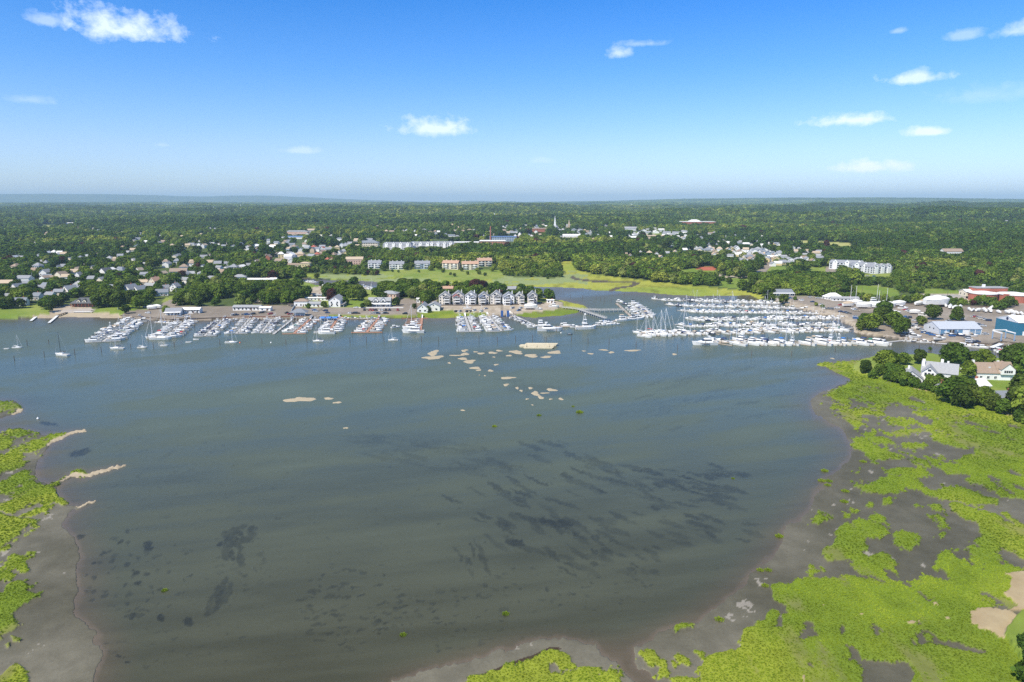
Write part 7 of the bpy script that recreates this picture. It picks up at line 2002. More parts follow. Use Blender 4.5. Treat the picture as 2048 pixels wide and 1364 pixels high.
# the docks between the bay and the channel
def dock_line(pts, w, m, label, name='floating_dock', z=.5, th=.36, posts=0, rail=False, ph=2.0):
    P = [G(a, b_, z) for a, b_ in pts]
    root = empty(name, (P[0][0], P[0][1], 0)); tag(root, label, 'footbridge' if rail else 'dock')
    X0, Y0 = P[0][0], P[0][1]
    mb = MB(); rl = MB()
    pm = MB().box(-.13, .13, -.13, .13, -1.5, (ph if not rail else z + 1.1)).mesh('post'); pm.materials.append(PLANKG if rail else PILEW)
    for k, ((ax, ay, _), (bx, by, _)) in enumerate(zip(P[:-1], P[1:])):
        d = Vector((bx - ax, by - ay, 0)); L = d.length; d.normalize(); n = Vector((-d.y, d.x, 0)) * w / 2
        zz = z - .003 * k
        mb.add([(ax - n.x - X0, ay - n.y - Y0, zz - th), (bx - n.x - X0, by - n.y - Y0, zz - th), (bx + n.x - X0, by + n.y - Y0, zz - th), (ax + n.x - X0, ay + n.y - Y0, zz - th),
                (ax - n.x - X0, ay - n.y - Y0, zz), (bx - n.x - X0, by - n.y - Y0, zz), (bx + n.x - X0, by + n.y - Y0, zz), (ax + n.x - X0, ay + n.y - Y0, zz)],
               [(3, 2, 1, 0), (4, 5, 6, 7), (0, 1, 5, 4), (1, 2, 6, 5), (2, 3, 7, 6), (3, 0, 4, 7)])
        if posts:
            for i in range(int(L / posts) + 1):
                for s_ in (-1, 1):
                    q_ = Vector((ax, ay, 0)) + d * (i * posts) + n * s_ * 1.06; put(pm, 'post', root, (q_.x - X0, q_.y - Y0, 0))
        if rail:
            for s_ in (-1, 1):
                a_, b2 = Vector((ax - X0, ay - Y0, z + 1.05)) + n * s_, Vector((bx - X0, by - Y0, z + 1.05)) + n * s_
                rl.bar(a_, b2, .07); rl.bar(a_ - Vector((0, 0, .5)), b2 - Vector((0, 0, .5)), .05)
    mb.obj('deck', m, root)
    if rail: rl.obj('railing', PLANKG, root)
    return root


dock_line([(1125, 614), (1154, 617), (1212, 636)], 2.4, PLANKG, 'railed footbridge on piles running from the spit to the outer docks', 'footbridge', 2.1, .3, 4.0, True)
dock_line([(1163, 618), (1200, 620), (1250, 619)], 2.2, PLANKG, 'railed pile walkway branching right towards the corner float', 'footbridge', 2.1, .3, 4.2, True)
dock_line([(1073, 652), (1120, 653), (1190, 651), (1222, 643), (1264, 634), (1233, 606)], 2.4, PLANK, 'floating dock zigzagging from the yachts to the corner float', posts=16)
dock_line([(1262, 607), (1286, 618), (1300, 628)], 2.6, PLANKG, 'floating dock beside the channel, with boats on both sides', posts=14)
dock_line([(804, 636), (853, 635.5)], 2.0, PLANKR, 'header dock along the shore above the empty slips', posts=12)
dock_line([(690, 637.5), (740, 637)], 2.0, PLANK, 'shore dock between two brown piers', posts=12)
dock_line([(1806, 680.5), (1870, 685.5), (1930, 690)], 2.2, PLANKG, 'long pale dock along the eastern seawall', posts=9)
dock_line([(1984, 694), (2003, 687)], 3.0, TRIM, 'white-topped lift pier left of the slip', 'lift_pier', 2.2, .4, 5.0)
dock_line([(1996, 704), (2012, 694), (2020, 690)], 2.2, TRIM, 'white finger pier right of the slip', 'lift_pier', 1.6, .4, 5.0)
dock_line([(1681, 660), (1706, 655.5)], 2.0, PLANKG, 'gangway dock joining the eastern marina to the shore')
dock_line([(1752, 688), (1772, 684), (1806, 680.5)], 2.0, PLANKG, 'dock joining the front row to the long pale dock')
for (a, b_, c2, d2, lab) in [(62, 641, 78, 628, 'left of two white gangways on the private docks'), (98, 645, 116, 630, 'right of two white gangways on the private docks')]:
    dock_line([(a, b_), (c2, d2)], 2.0, TRIM, lab, 'gangway', 1.0, .3)
    dock_line([(c2, d2), (c2 + 18, d2 - 6)], 1.8, PILEW, 'dark timber landing behind the ' + ('left' if a < 80 else 'right') + ' white gangway', 'landing_stage', 1.8, .3, 4)
r_ = random.Random(77)
def row_boats(pts, n, L, ang, name, seed, sail=0, flip=0):
    r = random.Random(seed)
    for i in range(n):
        t_ = i / max(1, n - 1); a = pts[0][0] + (pts[1][0] - pts[0][0]) * t_; b_ = pts[0][1] + (pts[1][1] - pts[0][1]) * t_
        x, y, _ = G(a, b_, 0); LL = L * r.uniform(.85, 1.15); kd, s_ = ('sail', LL / 10) if r.random() < sail else pick_kind(r, LL)
        add_boat(kd, x, y, ang + r.uniform(-.1, .1), s_, name, i, can=pick_can(r, kd), rnd=r)


row_boats([(1194, 651.5), (1232, 649)], 6, 8.0, .15, 'right of the sportfishing boat', 21)
row_boats([(1205, 647), (1218, 645.5)], 3, 7.5, .2, 'foot of the footbridge', 22)
row_boats([(1246, 642), (1275, 639.5)], 5, 11.5, .35, 'dock before the corner float', 23)
row_boats([(1240, 604), (1250, 609)], 2, 8, -.9, 'the upper end of the zigzag dock', 24)
row_boats([(1268, 608), (1300, 632)], 8, 11.5, .1, 'outer side of the channel dock', 25)
row_boats([(1262, 617), (1272, 628)], 4, 9.5, .1, 'the inner side of the channel dock', 26)
row_boats([(1277, 634), (1302, 634)], 4, 9.0, -1.35, 'the outer end of the channel dock', 27)
row_boats([(1812, 682.5), (1862, 686)], 6, 7.0, -.2, 'the eastern seawall dock', 28)
row_boats([(1925, 692), (1965, 696)], 6, 8.0, -.5, 'the basin left of the hoist slip', 29)
row_boats([(2000, 702), (2006, 704)], 2, 8.0, .1, 'pier right of the hoist', 30)
row_boats([(702, 577), (744, 582)], 10, 9.5, .2, 'the inner creek docks', 31)
row_boats([(712, 573.5), (742, 577)], 5, 10.5, .1, 'the outer creek docks', 32, .5)
row_boats([(608, 565), (628, 566)], 4, 10, .1, 'head of the creek', 33)
row_boats([(316, 645), (344, 647)], 6, 5.5, -.2, 'bulkhead below the store', 34)
row_boats([(470, 640), (560, 638.5)], 3, 5.5, .1, 'the launch lot bulkhead', 35)
row_boats([(668, 637.5), (760, 637.5)], 8, 6.5, .1, 'dock between the brown piers', 36)
row_boats([(640, 641), (664, 641)], 2, 8.5, 3.1, 'the inner end of the blue-canopy pier', 37)

# the eastern marina: seven long piers, boats lying to the south-east
A_ = R(-47)
for k, (p0, p1, nn, nf, L, sl, seed, lab, skn, skf) in enumerate([
        ((1752, 686), (1430, 686), 21, 16, 13.0, .12, 51, 'front pier of the eastern marina, the one with the largest boats', .10, .45),
        ((1690, 659), (1281, 669), 28, 26, 9.6, .30, 52, 'second pier of the eastern marina, counted from the bay', .16, .26),
        ((1660, 648.5), (1366, 652), 25, 19, 8.8, .28, 53, 'third pier of the eastern marina, counted from the bay', .12, .40),
        ((1680, 636), (1383, 640), 25, 24, 8.0, .20, 54, 'fourth pier of the eastern marina, with a long pale walkway', .05, .05),
        ((1640, 627), (1368, 623), 22, 19, 8.0, .22, 55, 'fifth pier of the eastern marina, counted from the bay', .08, .12),
        ((1602, 617), (1343, 611), 20, 17, 8.4, .22, 56, 'sixth pier of the eastern marina, counted from the bay', .08, .15),
        ((1555, 606.5), (1312, 599.5), 18, 16, 8.8, .24, 57, 'hindmost pier of the eastern marina, under the creek marsh', .08, .2)]):
    nm = ['front east pier', 'second east pier', 'third east pier', 'fourth east pier', 'fifth east pier', 'sixth east pier', 'hindmost east pier'][k]
    pier(p0, p1, nn, nf, L, L * .92, nm, PLANK if k in (0, 1) else PLANKG, seed, lab, 0, ang=A_, sail=sl, gang=False, skipl=skn, skipr=skf, w=2.2)
# a few tall rigs that stand out in the photograph
for (a, b_, L, can, lab) in [(1290, 674, 12.5, CAN[2], 'sailboat with bare tall mast at the left tip of the second east pier'), (1303, 666, 12, CAN[5], 'sailboat with red sail cover on the second east pier'), (1318, 671, 14.5, CAN[1], 'left of two tall-masted yachts near the tip of the second east pier'),
                             (1327, 671, 15.5, CAN[1], 'right of two tall-masted yachts near the tip of the second east pier'), (1364, 664, 14.5, CAN[1], 'tall-masted yacht midway on the second east pier'), (1568, 690, 12.5, CAN[1], 'sailboat among cruisers on the front pier'),
                             (1548, 659, 14, CAN[1], 'tall white-masted yacht where the second east pier has a gap'), (1530, 660, 11, CAN[0], 'sloop left of the tall white mast on the second east pier')]:
    x, y, _ = G(a, b_, 0); add_boat('sail', x, y, A_ + .1, L / 10, '', 0, can=can, lab=lab, hull=GEL)
# moored boats in the bay
for (a, b_, L, hd, can, hull, lab) in [(35, 696, 7.0, 0, CAN[1], GEL, 'small sailboat moored at the far left of the bay'), (124, 711, 11.5, math.pi - .3, CAN[4], GEL, 'white racing sloop with a black mast, nearest mooring at left'),
                                       (234, 698, 10, math.pi, CAN[0], GEL, 'white sloop with navy sail cover off the beach pier'), (285, 696, 7.0, 0, CAN[1], GELC, 'small tan-hulled sailboat off the beach pier'), (463, 686, 9.2, 0, CAN[0], GEL, 'white sloop moored below the fourth pier'),
                                       (636, 683, 8.0, math.pi, CAN[0], GEL, 'white sloop moored below the blue-canopy pier'), (786, 681, 7.5, math.pi, CAN[1], GEL, 'white sloop moored between the T-ended and pink piers')]:
    x, y, _ = G(a, b_, 0); add_boat('sail', x, y, hd, L / 10, '', 0, can=can, lab=lab, hull=hull)
for (a, b_, L, hd, hull, lab) in [(14, 698, 3.9, 0, GEL, 'white dinghy left of the small moored sailboat'), (329, 692, 5.6, 0, GEL, 'open white launch moored below the second pier'), (378, 685, 4.6, 0, GEL, 'white skiff moored below the third pier'),
                                  (392, 679.5, 4.6, math.pi, GEL, 'small white boat under way off the third pier'), (1140, 669, 4.0, 0, NAVY, 'small dark launch under way before the sportfishing boat')]:
    x, y, _ = G(a, b_, 0); add_boat('dinghy', x, y, hd, L / 4.2, '', 0, lab=lab, hull=hull)
# boats laid up ashore
for (a, b_, L, hd, can, kd, lab) in [
        (1697, 614, 12, 0.1, CAN[2], 'wrapped', 'tan-covered sailboat hull laid up at the left of the yard'), (1711, 611, 13, -.2, CAN[1], 'wrapped', 'second laid-up hull from the left in the yard'), (1728, 617, 13.5, -.15, CAN[1], 'wrapped', 'white hull laid up at the front of the left-hand yard row'),
        (1748, 608, 14, .1, None, 'flybridge', 'tall white flybridge boat laid up among the masts'), (1754, 617, 12, -.2, CAN[1], 'wrapped', 'shrink-wrapped hull just below the laid-up flybridge boat'), (1744, 613, 10, -.3, CAN[1], 'wrapped', 'shrink-wrapped hull left of the laid-up flybridge boat'),
        (1766, 612, 11, .0, CAN[1], 'wrapped', 'shrink-wrapped hull right of the laid-up flybridge boat'), (1779, 616, 13, .1, CAN[1], 'wrapped', 'long white wrapped hull behind the yard trees'), (1798, 613, 13, 0, CAN[1], 'wrapped', 'white wrapped hull right of the long one behind the yard trees'),
        (1806, 617.5, 9, -.2, None, 'express', 'open white motorboat on a trailer in the middle of the yard'), (1838, 611, 10, .3, CAN[1], 'wrapped', 'pale wrapped hull left of the blue tarpaulin'), (1847, 608, 10, .2, CAN[2], 'wrapped', 'yellowish wrapped hull behind the blue tarpaulin'),
        (1855, 610, 10, .5, CAN[3], 'wrapped', 'hull under a bright blue tarpaulin'), (1873, 614, 24, .0, CAN[1], 'wrapped', 'very large white wrapped vessel, biggest in the yard'), (1890, 614, 8, 1.2, CAN[1], 'wrapped', 'narrow wrapped hull right of the very large one'), (1900, 617, 10, .9, CAN[1], 'wrapped', 'white wrapped hull standing bow-on right of the very large one'),
        (1910, 618, 8, .5, CAN[1], 'wrapped', 'small wrapped hull before the yard shrubs'), (1920, 618.5, 10, .9, CAN[1], 'wrapped', 'high white wrapped hull at the end of the middle row'),
        (1938, 621.5, 7, 1.3, CAN[1], 'wrapped', 'first hull in the right-hand yard row'), (1946, 623, 6.5, .6, CAN[1], 'wrapped', 'second hull in the right-hand yard row'), (1957, 623.5, 7.5, .4, CAN[1], 'wrapped', 'third hull in the right-hand yard row'), (1968, 624, 9, 1.3, CAN[1], 'wrapped', 'boxy white wrapped hull, fourth in the right-hand yard row'),
        (1978.5, 624.5, 9.5, 1.2, CAN[1], 'wrapped', 'boxy white wrapped hull, fifth in the right-hand yard row'), (1996, 626.5, 6.5, 1.5, CAN[1], 'wrapped', 'sixth hull in the right-hand yard row, smaller and apart'), (2013, 627, 7, 1.5, CAN[1], 'wrapped', 'seventh hull in the right-hand yard row'), (2022, 628, 9, 1.5, CAN[1], 'wrapped', 'eighth and tallest hull in the right-hand yard row'),
        (2031, 628.5, 7, 1.5, CAN[1], 'wrapped', 'ninth hull in the right-hand yard row'), (2042, 630, 7, 1.2, CAN[1], 'wrapped', 'last hull in the right-hand yard row'), (2029, 636.5, 10, .3, None, 'express', 'motorboat on the asphalt in front of the right-hand row'), (1984, 618, 8, .7, CAN[1], 'wrapped', 'wrapped hull alone behind the right-hand row'),
        (1831, 675, 9, 0, None, 'express', 'white motorboat on a trailer by the seawall'), (1880, 679, 8.5, 0, None, 'express', 'white motorboat on a trailer with orange cradle near the dock'), (1916, 672, 9, -.7, CAN[0], 'express', 'dark-hulled motorboat parked at the blue shed door'), (1896, 671, 8, .1, CAN[1], 'express', 'white motorboat parked before the blue shed'),
        (1945, 673, 8, 0, CAN[2], 'express', 'motorboat on a trailer right of the blue shed door'), (1813, 663, 9, -.3, None, 'express', 'upper of two white boats right of the yard trees'), (1817, 667, 8, -.3, None, 'express', 'lower of two white boats right of the yard trees'), (1793, 626.5, 8, 0, CAN[1], 'express', 'white motorboat parked in the open yard'),
        (1830, 628, 9, -.3, CAN[1], 'wrapped', 'white covered boat at the head of the diagonal row'), (1848, 632, 9, -.5, CAN[1], 'express', 'white boat in the diagonal row by the blue roof'), (1825, 655, 7, -.3, None, 'console', 'grey small boat left of the blue shed'), (1832, 657.5, 7, -.4, None, 'console', 'small boat next to the grey one left of the shed'),
        (1062, 619, 12.5, 0.0, CAN[1], 'sail0', 'long white sailboat hull lying on the gravel yard'), (1108, 614.5, 10, 0, None, 'cruiser', 'white cruiser on stands at the end of the gravel yard'), (1077, 619, 7, 0, CAN[1], 'express', 'small covered boat right of the long hull on the gravel'), (935, 617.5, 8, 0, None, 'console', 'small white boat on the gravel below the terraces'),
        (305, 619, 9, .1, CAN[1], 'wrapped', 'white wrapped boat left of the store drive'), (315, 617.5, 9, -.2, CAN[1], 'wrapped', 'larger white wrapped boat left of the store drive'), (300, 615, 7, .2, None, 'console', 'small boat behind the wrapped ones near the beach lawn'), (653, 576, 10, .2, CAN[1], 'wrapped', 'white wrapped hull on the gravel by the creek bank')]:
    x, y, z = G(a, b_)
    if kd == 'sail0': kd = 'wrapped'
    bl = dict(yacht=18.0, flybridge=13.5, sail=10.0, cruiser=11.0, express=9.0, sportfish=17.0, wrapped=10.5, console=7.0)[kd]
    s_ = L / bl
    add_boat(kd, x, y, hd, s_, '', 0, z=z + (1.45 * s_ if kd == 'wrapped' else .35), can=can or CAN[1], lab=lab, hull=GEL if 'dark-hulled' not in lab else NAVY)
# poles of laid-up masts
ci = 0
for (a, b_, h_, m_, lab) in [(1699.5, 612, 20, ALU, 'first tall mast standing in the yard from the left'), (1710, 611, 19, ALU, 'second tall mast standing in the yard'), (1721.5, 608, 17, PILEW, 'mast with a reddish flag left of the yard shrubs'), (1753, 604, 18, ALU, 'thick white mast above the flybridge boat'),
                             (1757, 607, 13, ALU, 'short mast right of the thick white one'), (1760.5, 608, 13, PILEW, 'dark mast right of the thick white one'), (1772, 611, 17, ALU, 'tall pale mast with rolled sail right of the dark one'), (1800, 612, 14, PILEW, 'brown mast above the right wrapped hull'), (1892, 612, 16, PILEW, 'brown mast beside the very large wrapped vessel'),
                             (865, 597, 16, PILEW, 'tall utility pole behind the drive to the terraces'), (833.5, 628, 16, PILEW, 'brown pole at the boathouse gable'), (236, 619, 11, TRIM, 'white flagpole on the beach lawn'), (67, 575, 18, PLANKG, 'utility pole among the trees of the left shore'), (353, 590, 16, PLANKG, 'utility pole above the sloping road')]:
    x, y, z = G(a, b_)
    o = MB().cyl(0, 0, 0, h_, .22, .14, 6).obj('mast' if 'mast' in lab else 'pole', m_); o.location = (x, y, z); tag(o, lab, 'mast' if 'mast' in lab else 'pole')

KTXT = dict(console='open motorboat', express='motorboat with canopy', cruiser='cabin cruiser', flybridge='flybridge cruiser', sportfish='sportfishing boat', yacht='motor yacht', sail='sailboat', dinghy='dinghy', wrapped='wrapped boat')
HT = {GEL.name: 'white', GELC.name: 'cream', NAVY.name: 'navy'}
bw_ = {}
for b_ in BOATS: bw_.setdefault(b_['where'], []).append(b_)
for k, lst in bw_.items():
    if not k: continue
    lst.sort(key=lambda q_: q_['x'] if 'side' not in k or 'east' in k else -q_['y'])
    for i, b_ in enumerate(lst):
        pos = 'from the left' if ('side' not in k or 'east' in k) else 'from the shore'
        b_['lab'] = '%s %s, %s boat %s, %s' % (HT[b_['hull'].name], {'motorboat with canopy': 'motorboat', }.get(KTXT[b_['kind']], KTXT[b_['kind']]), ordinal(i), pos, k)
        b_['grp'] = 'boats at ' + k.replace('left side of ', '').replace('right side of ', '').replace('near side of ', '').replace('far side of ', '')
motor = [b_ for b_ in BOATS if b_['kind'] != 'sail']
motor.sort(key=lambda b_: (0 if b_['where'] == '' else 1, math.hypot(b_['x'], b_['y']) / (b_['s'] + .3)))
keepm = motor[:300]; restm = motor[300:]
sails = [b_ for b_ in BOATS if b_['kind'] == 'sail']
for b_ in keepm + sails:
    b_['can'] = b_['can'] if b_['kind'] != 'dinghy' else None
    p, new = proto(b_['kind'], b_['hull'], b_['can'])
    o = p if new else copy_tree(p)
    o.name = {'sail': 'sailboat', 'wrapped': 'laid_up_boat', 'dinghy': 'dinghy', 'yacht': 'motor_yacht'}.get(b_['kind'], 'motorboat')
    if new: KIDS[o.name] = list(p.children)
    PROTO[(b_['kind'], b_['hull'].name, b_['can'].name if b_['can'] else '')] = p
    o.location = (b_['x'], b_['y'], b_['z']); o.rotation_euler = (0, 0, b_['a']); s_ = b_['s']; o.scale = (s_, s_, s_ * (1.0 if b_['kind'] == 'sail' else max(.95, 1.08)))
    for kk in ('label', 'category', 'group'):
        if kk in o: del o[kk]
    tag(o, b_['lab'], 'sailboat' if b_['kind'] == 'sail' else ('dinghy' if b_['kind'] == 'dinghy' else 'boat'), b_['grp'])
# the hindmost motorboats of the east marina: one object of instanced hulls
def flat_mesh(p, name):
    vs, fs, mi, mats_ = [], [], [], []
    for c_ in p.children:
        k = len(vs); me = c_.data
        vs += [tuple(c_.matrix_basis @ v.co) for v in me.vertices]
        mt = me.materials[0]
        if mt not in mats_: mats_.append(mt)
        for f in me.polygons: fs.append(tuple(i + k for i in f.vertices)); mi.append(mats_.index(mt))
    me = bpy.data.meshes.new(name); me.from_pydata(vs, [], fs)
    for mt in mats_: me.materials.append(mt)
    me.polygons.foreach_set('material_index', mi); me.update(); return me


if restm:
    FM, kk = [], {}
    for b_ in restm:
        k = (b_['kind'], b_['can'].name if b_['can'] else '')
        if k not in kk:
            key = next((q_ for q_ in PROTO if q_[0] == k[0] and q_[2] == k[1]), None) or next(q_ for q_ in PROTO if q_[0] == k[0])
            kk[k] = len(FM); FM.append(flat_mesh(PROTO[key], 'moored_boat'))
    gn_scatter('moored_boats', [(b_['x'], b_['y'], 0) for b_ in restm], [b_['a'] for b_ in restm], [b_['s'] for b_ in restm], [kk[(b_['kind'], b_['can'].name if b_['can'] else '')] for b_ in restm], FM,
               'smaller white motorboats packed along the hindmost eastern piers', 'boats')
print('boats', len(keepm), len(sails), len(restm))

# canopies and odds
for (a, b_, c2) in [(659, 641.5, 0)]:
    x, y, _ = G(a, b_, 0)
    r = empty('boat_canopy', (x, y, 0)); tag(r, 'bright blue fabric boat canopies at the inner end of a brown pier', 'canopy')
    for i in range(3): MB().frus(-8 + i * 5.4, -3.2 + i * 5.4, -3, 3, 2.6, 3.4, (.5, .5, 1, 1)).obj('canopy_cover', CAN[3], r)
    MB().box(-8, -7.8, -3, -2.8, 0, 2.6).box(7.4, 7.6, -3, -2.8, 0, 2.6).box(-8, -7.8, 2.8, 3, 0, 2.6).box(7.4, 7.6, 2.8, 3, 0, 2.6).obj('frame', ALU, r)
# blue hoist posts
for (a, b_, lab) in [(1004, 630, 'left blue hoist tower at the edge of the gravel yard'), (1016, 630, 'right blue hoist tower at the edge of the gravel yard')]:
    x, y, _ = G(a, b_, 1.5)
    r = empty('hoist_tower', (x, y, 0)); tag(r, lab, 'hoist')
    MB().box(-1.1, 1.1, -.8, .8, -1, 5.4).obj('base', mat('hoist_blue', (.03, .10, .30), .6), r); MB().cyl(-.7, .3, 5.4, 11.5 if a < 1010 else 7, .22, .18, 6).cyl(.7, .3, 5.4, 11.5 if a < 1010 else 7, .22, .18, 6).obj('post', PILEW, r)
# old timber barge aground
BAR = mat('bleached_timber', (.62, .54, .37), .85, var=.22, vscale=1.2)
x, y, _ = G(1076, 695, 0)
r = empty('barge', (x, y, 0), R(-2)); tag(r, 'old bleached timber barge lying awash in the bay', 'barge')
for k, (yy, x0, x1, zt) in enumerate([(-2.2, -9.5, 10.5, .9), (1.6, -12.5, 11.5, 1.5), (6.5, -8.5, 13.5, 1.6)]):
    MB().add([(x0, yy - 1.5, -.4), (x1 - 1.5, yy - 1.5, -.4), (x1 - 1.5, yy + 1.5, -.4), (x0, yy + 1.5, -.4), (x0 - .8, yy - 1.5, zt * .8), (x1, yy - 1.5, zt), (x1 + .8, yy + 1.5, zt), (x0 + .4, yy + 1.5, zt)],
             [(3, 2, 1, 0), (4, 5, 6, 7), (0, 1, 5, 4), (1, 2, 6, 5), (2, 3, 7, 6), (3, 0, 4, 7)]).obj('hull_beam', BAR, r)
MB().box(-9, 10, .0, 5.0, -.3, .35).obj('deck', PILEW, r)
for i, tx in enumerate((-8.2, -1.0, 7.4)): MB().box(-.2, .2, -2.9, 7.2, 1.35, 1.6).obj('cross_timber', BAR, r).location = (tx, 0, -.1 if i % 2 else .05)

# ------------------------------------------------------------------ pilings in the bay
for i, (a, b_) in enumerate(sorted([(29, 722), (55, 692), (98, 689), (89, 714), (150, 710), (203, 705), (262, 698), (307, 696), (349, 694), (440, 690), (524, 687), (572, 689), (614, 686), (700, 685), (733, 685), (768, 684), (802, 685), (843, 684), (877, 684), (914, 684), (958, 684),
                             (995, 684), (1031, 681), (1065, 681), (1092, 684), (1143, 682), (1176, 687), (1218, 688), (1272, 694), (1355, 700), (1503, 712), (1583, 712), (1670, 704), (1141, 596), (1165, 598), (1192, 598), (1222, 605), (1248, 595), (1201, 601), (1209, 603), (1113, 664), (1070, 660), (1411, 693),
                             (1288, 682), (1388, 674), (1458, 676), (1785, 703), (1838, 700), (1936, 712), (1312, 600), (389, 656), (296, 678), (705, 668), (765, 668), (1150, 660)])):
    x, y, _ = G(a, b_, 0)
    o = MB().cyl(0, 0, -2, 3.4 + (i * 37 % 10) * .12, .20, .17, 7).obj('piling', PILEW); o.location = (x, y, 0)
    tag(o, '%s dark timber piling from the left standing alone in open water' % ordinal(i), 'piling', 'lone timber pilings in the water')
for (a, b_, m_, lab) in [(1122, 666.5, TRIM, 'white mooring ball below the long motor yacht'), (480, 686, mat('orange_buoy', (.7, .15, .04), .5), 'orange mooring ball right of the sloop below the fourth pier'), (542, 686, TRIM, 'white mooring ball below the bare pier'), (76, 838, TRIM, 'white float off the left marsh')]:
    x, y, _ = G(a, b_, 0)
    mb = MB().cyl(0, 0, -.2, .35, .45, .55, 10).cyl(0, 0, .35, .8, .55, .2, 10).cyl(0, 0, .8, 1.1, .06, .06, 5); o = mb.obj('buoy', m_); o.location = (x, y, 0); tag(o, lab, 'buoy')

# ------------------------------------------------------------------ cars
CARC = dict(white=(.78, .78, .77), silver=(.50, .52, .54), black=(.02, .02, .022), grey=(.16, .17, .18), navy=(.02, .035, .09), red=(.38, .03, .03), blue=(.04, .14, .38), tan=(.42, .36, .28))
CARM = {k: mat('car_paint_' + k, v, .3, spec=.6) for k, v in CARC.items()}
TY = mat('tyre', (.02, .02, .02), .8)
wl_ = MB().cyl(0, 0, -.12, .12, .33, .33, 10); wl_.v = [(p[0], p[2], p[1] + .33) for p in wl_.v]; wlm = wl_.mesh('wheel'); wlm.materials.append(TY)
CARP = {}
def car(color, kind):
    if (color, kind) in CARP: return copy_tree(CARP[(color, kind)])
    r = empty('parked_car', (0, 0, 0)); P = CARM[color]
    if kind == 'pickup':
        MB().frus(-2.6, 2.6, -.93, .93, .35, 1.0, (.05, .1, .04, .04)).obj('body', P, r); MB().frus(-.6, 1.4, -.88, .88, 1.0, 1.75, (.2, .5, .12, .12)).obj('window', TINT, r); MB().box(-.3, .8, -.72, .72, 1.752, 1.80).obj('roof', P, r)
        MB().box(-2.5, -.65, -.75, .75, 1.002, 1.03).obj('truck_bed', TY, r)
    elif kind == 'suv':
        MB().frus(-2.3, 2.35, -.92, .92, .35, 1.05, (.05, .12, .04, .04)).obj('body', P, r); MB().frus(-2.2, 1.3, -.88, .88, 1.05, 1.68, (.2, .6, .12, .12)).obj('window', TINT, r); MB().box(-1.9, .6, -.72, .72, 1.682, 1.74).obj('roof', P, r)
    else:
        MB().frus(-2.25, 2.25, -.88, .88, .3, .90, (.08, .12, .04, .04)).obj('body', P, r); MB().frus(-1.8, 1.2, -.82, .82, .90, 1.38, (.55, .75, .14, .14)).obj('window', TINT, r); MB().box(-1.15, .4, -.64, .64, 1.382, 1.43).obj('roof', P, r)
    for a in (-1.45, 1.45):
        for b_ in (-.84, .84): put(wlm, 'wheel', r, (a, b_, 0))
    CARP[(color, kind)] = r; KIDS[r.name] = list(r.children)
    return r


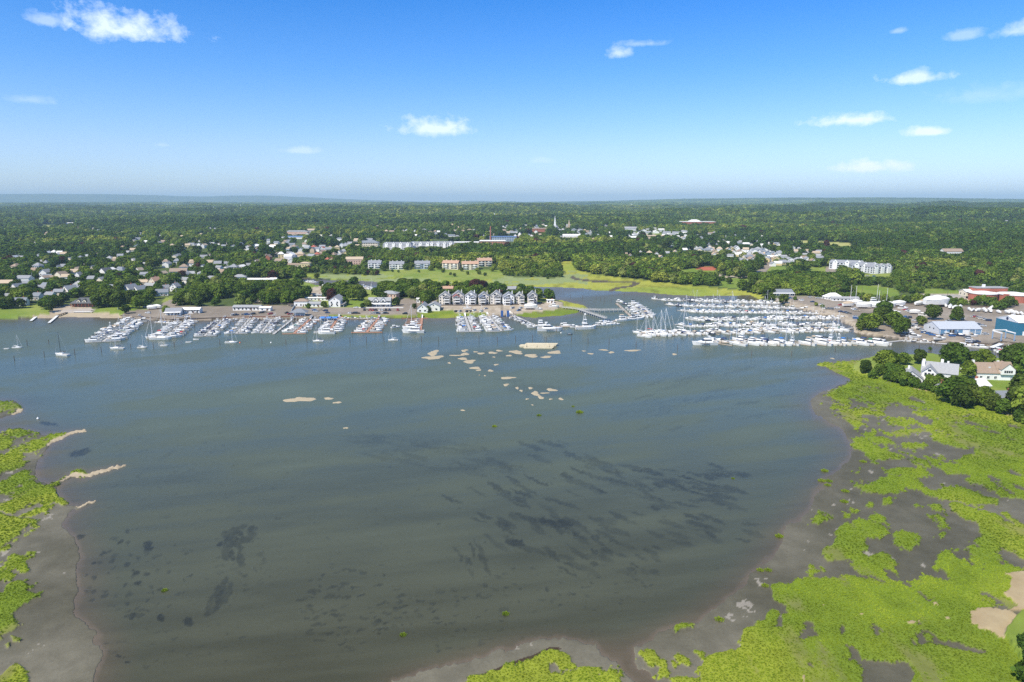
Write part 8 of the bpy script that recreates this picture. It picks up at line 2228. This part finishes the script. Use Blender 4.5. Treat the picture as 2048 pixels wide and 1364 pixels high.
CARS = [('in the villa row', [(729.5, 621), (735, 621), (741, 621), (747, 621), (752.5, 621), (760, 621), (765, 621), (772, 621), (779, 621), (795.5, 621)], 1.57), ('in the shoreward row below the villa', [(747, 627), (755, 627), (768, 627), (772, 627), (810, 628)], 0),
        ('by the white cottages', [(628.5, 621), (632, 624), (642.5, 621), (651, 622.5), (655, 626.5), (701.5, 627), (708, 627), (714, 627), (712, 616)], 0), ('on the paved launch lot', [(529, 616.5), (530, 625), (522.5, 626.5), (575, 627), (580, 629), (580, 611.5), (586, 613), (494, 630), (487, 630), (506, 629), (467, 631), (472, 631), (541, 629)], .6),
        ('by the beach lawn lot', [(291, 614.5), (300, 617), (306, 615), (296, 627), (305, 611), (321, 616), (382, 591), (392, 628), (360, 634), (375, 634)], .1), ('before the terrace houses', [(921, 611), (971, 609), (1076, 609)], 0),
        ('on the gravel yard edge', [(912, 623), (920, 623.5), (934.5, 623), (941, 623.5), (948.5, 622), (963, 623), (972, 618), (1025, 617), (1042, 617), (1038, 621.5)], 1.0),
        ('at the yard entrance', [(1591, 600), (1602.5, 601.5), (1624.7, 604.5), (1674, 617), (1682, 611), (1681, 624), (1642, 610), (1581, 597), (1620, 595), (1636, 597), (1644, 597), (1650, 618), (1656, 618.5), (1662, 619)], -.3),
        ('near the laid-up boats', [(1707, 619), (1710.5, 620.7), (1714, 622.5), (1780, 620), (1710, 634), (1711, 637.5), (1697, 627.5), (1690, 625.5)], -.3),
        ('in the diagonal row of the yard', [(1811, 620.7), (1815.5, 622.3), (1820, 624.3), (1824, 626), (1812, 634.6), (1818, 636), (1812, 639), (1830, 642)], -.6),
        ('left of the blue shed', [(1833, 650), (1838, 651), (1844, 651), (1849, 666), (1854, 667.2), (1858, 668.5), (1864, 671), (1840, 660), (1845, 662), (1821, 669.5)], -.5), ('behind the blue shed', [(1874, 646), (1879, 647.3), (1885, 648), (1897, 643.5), (1902, 644.5), (1908, 645.3), (1913, 645.8), (1919, 646.3), (1923, 638.3), (1906, 648), (1914, 649.5), (1924, 650)], -.25),
        ('in the right yard row', [(1933, 645), (1939, 646), (1945, 647.5), (1950, 649), (1955, 650.5), (1960, 652), (1966, 653), (1947, 634), (1952, 635), (1957, 636.5), (1962, 638), (1967, 639.5), (1972, 641), (1977, 642)], -.5),
        ('on the quay before the shed', [(1938, 680), (1948, 684), (1953, 685), (1971, 669.5), (1934, 676), (1887, 671), (1904, 673), (1938, 683.5), (1806, 673), (1818, 673.5)], 0),
        ('on the suburban street', [(1516, 545), (1524, 548), (1530, 549), (1540, 549.5), (1548, 550), (1556, 551)], .2), ('by the grey apartment complex', [(1690, 547), (1700, 549), (1710, 550.5), (1720, 552), (1735, 552.5), (1748, 553)], .1)]
r_ = random.Random(3)
for where, pts, hd in CARS:
    pts = sorted(pts)
    for i, (a, b_) in enumerate(pts):
        c_ = r_.choice(['white', 'white', 'silver', 'black', 'black', 'grey', 'navy', 'red', 'blue', 'silver', 'tan']); kd = r_.choice(['sedan', 'suv', 'suv', 'pickup'])
        x, y, z = G(a, b_); o = car(c_, kd); o.name = 'parked_car'
        o.location = (x, y, z + .02); o.rotation_euler = (0, 0, hd + r_.uniform(-.1, .1) + (math.pi if r_.random() < .5 else 0))
        tag(o, '%s %s, %s car from the left %s' % (c_, {'sedan': 'saloon car', 'suv': 'tall estate car', 'pickup': 'pickup truck'}[kd], ordinal(i), where), 'car', 'cars parked ' + where)
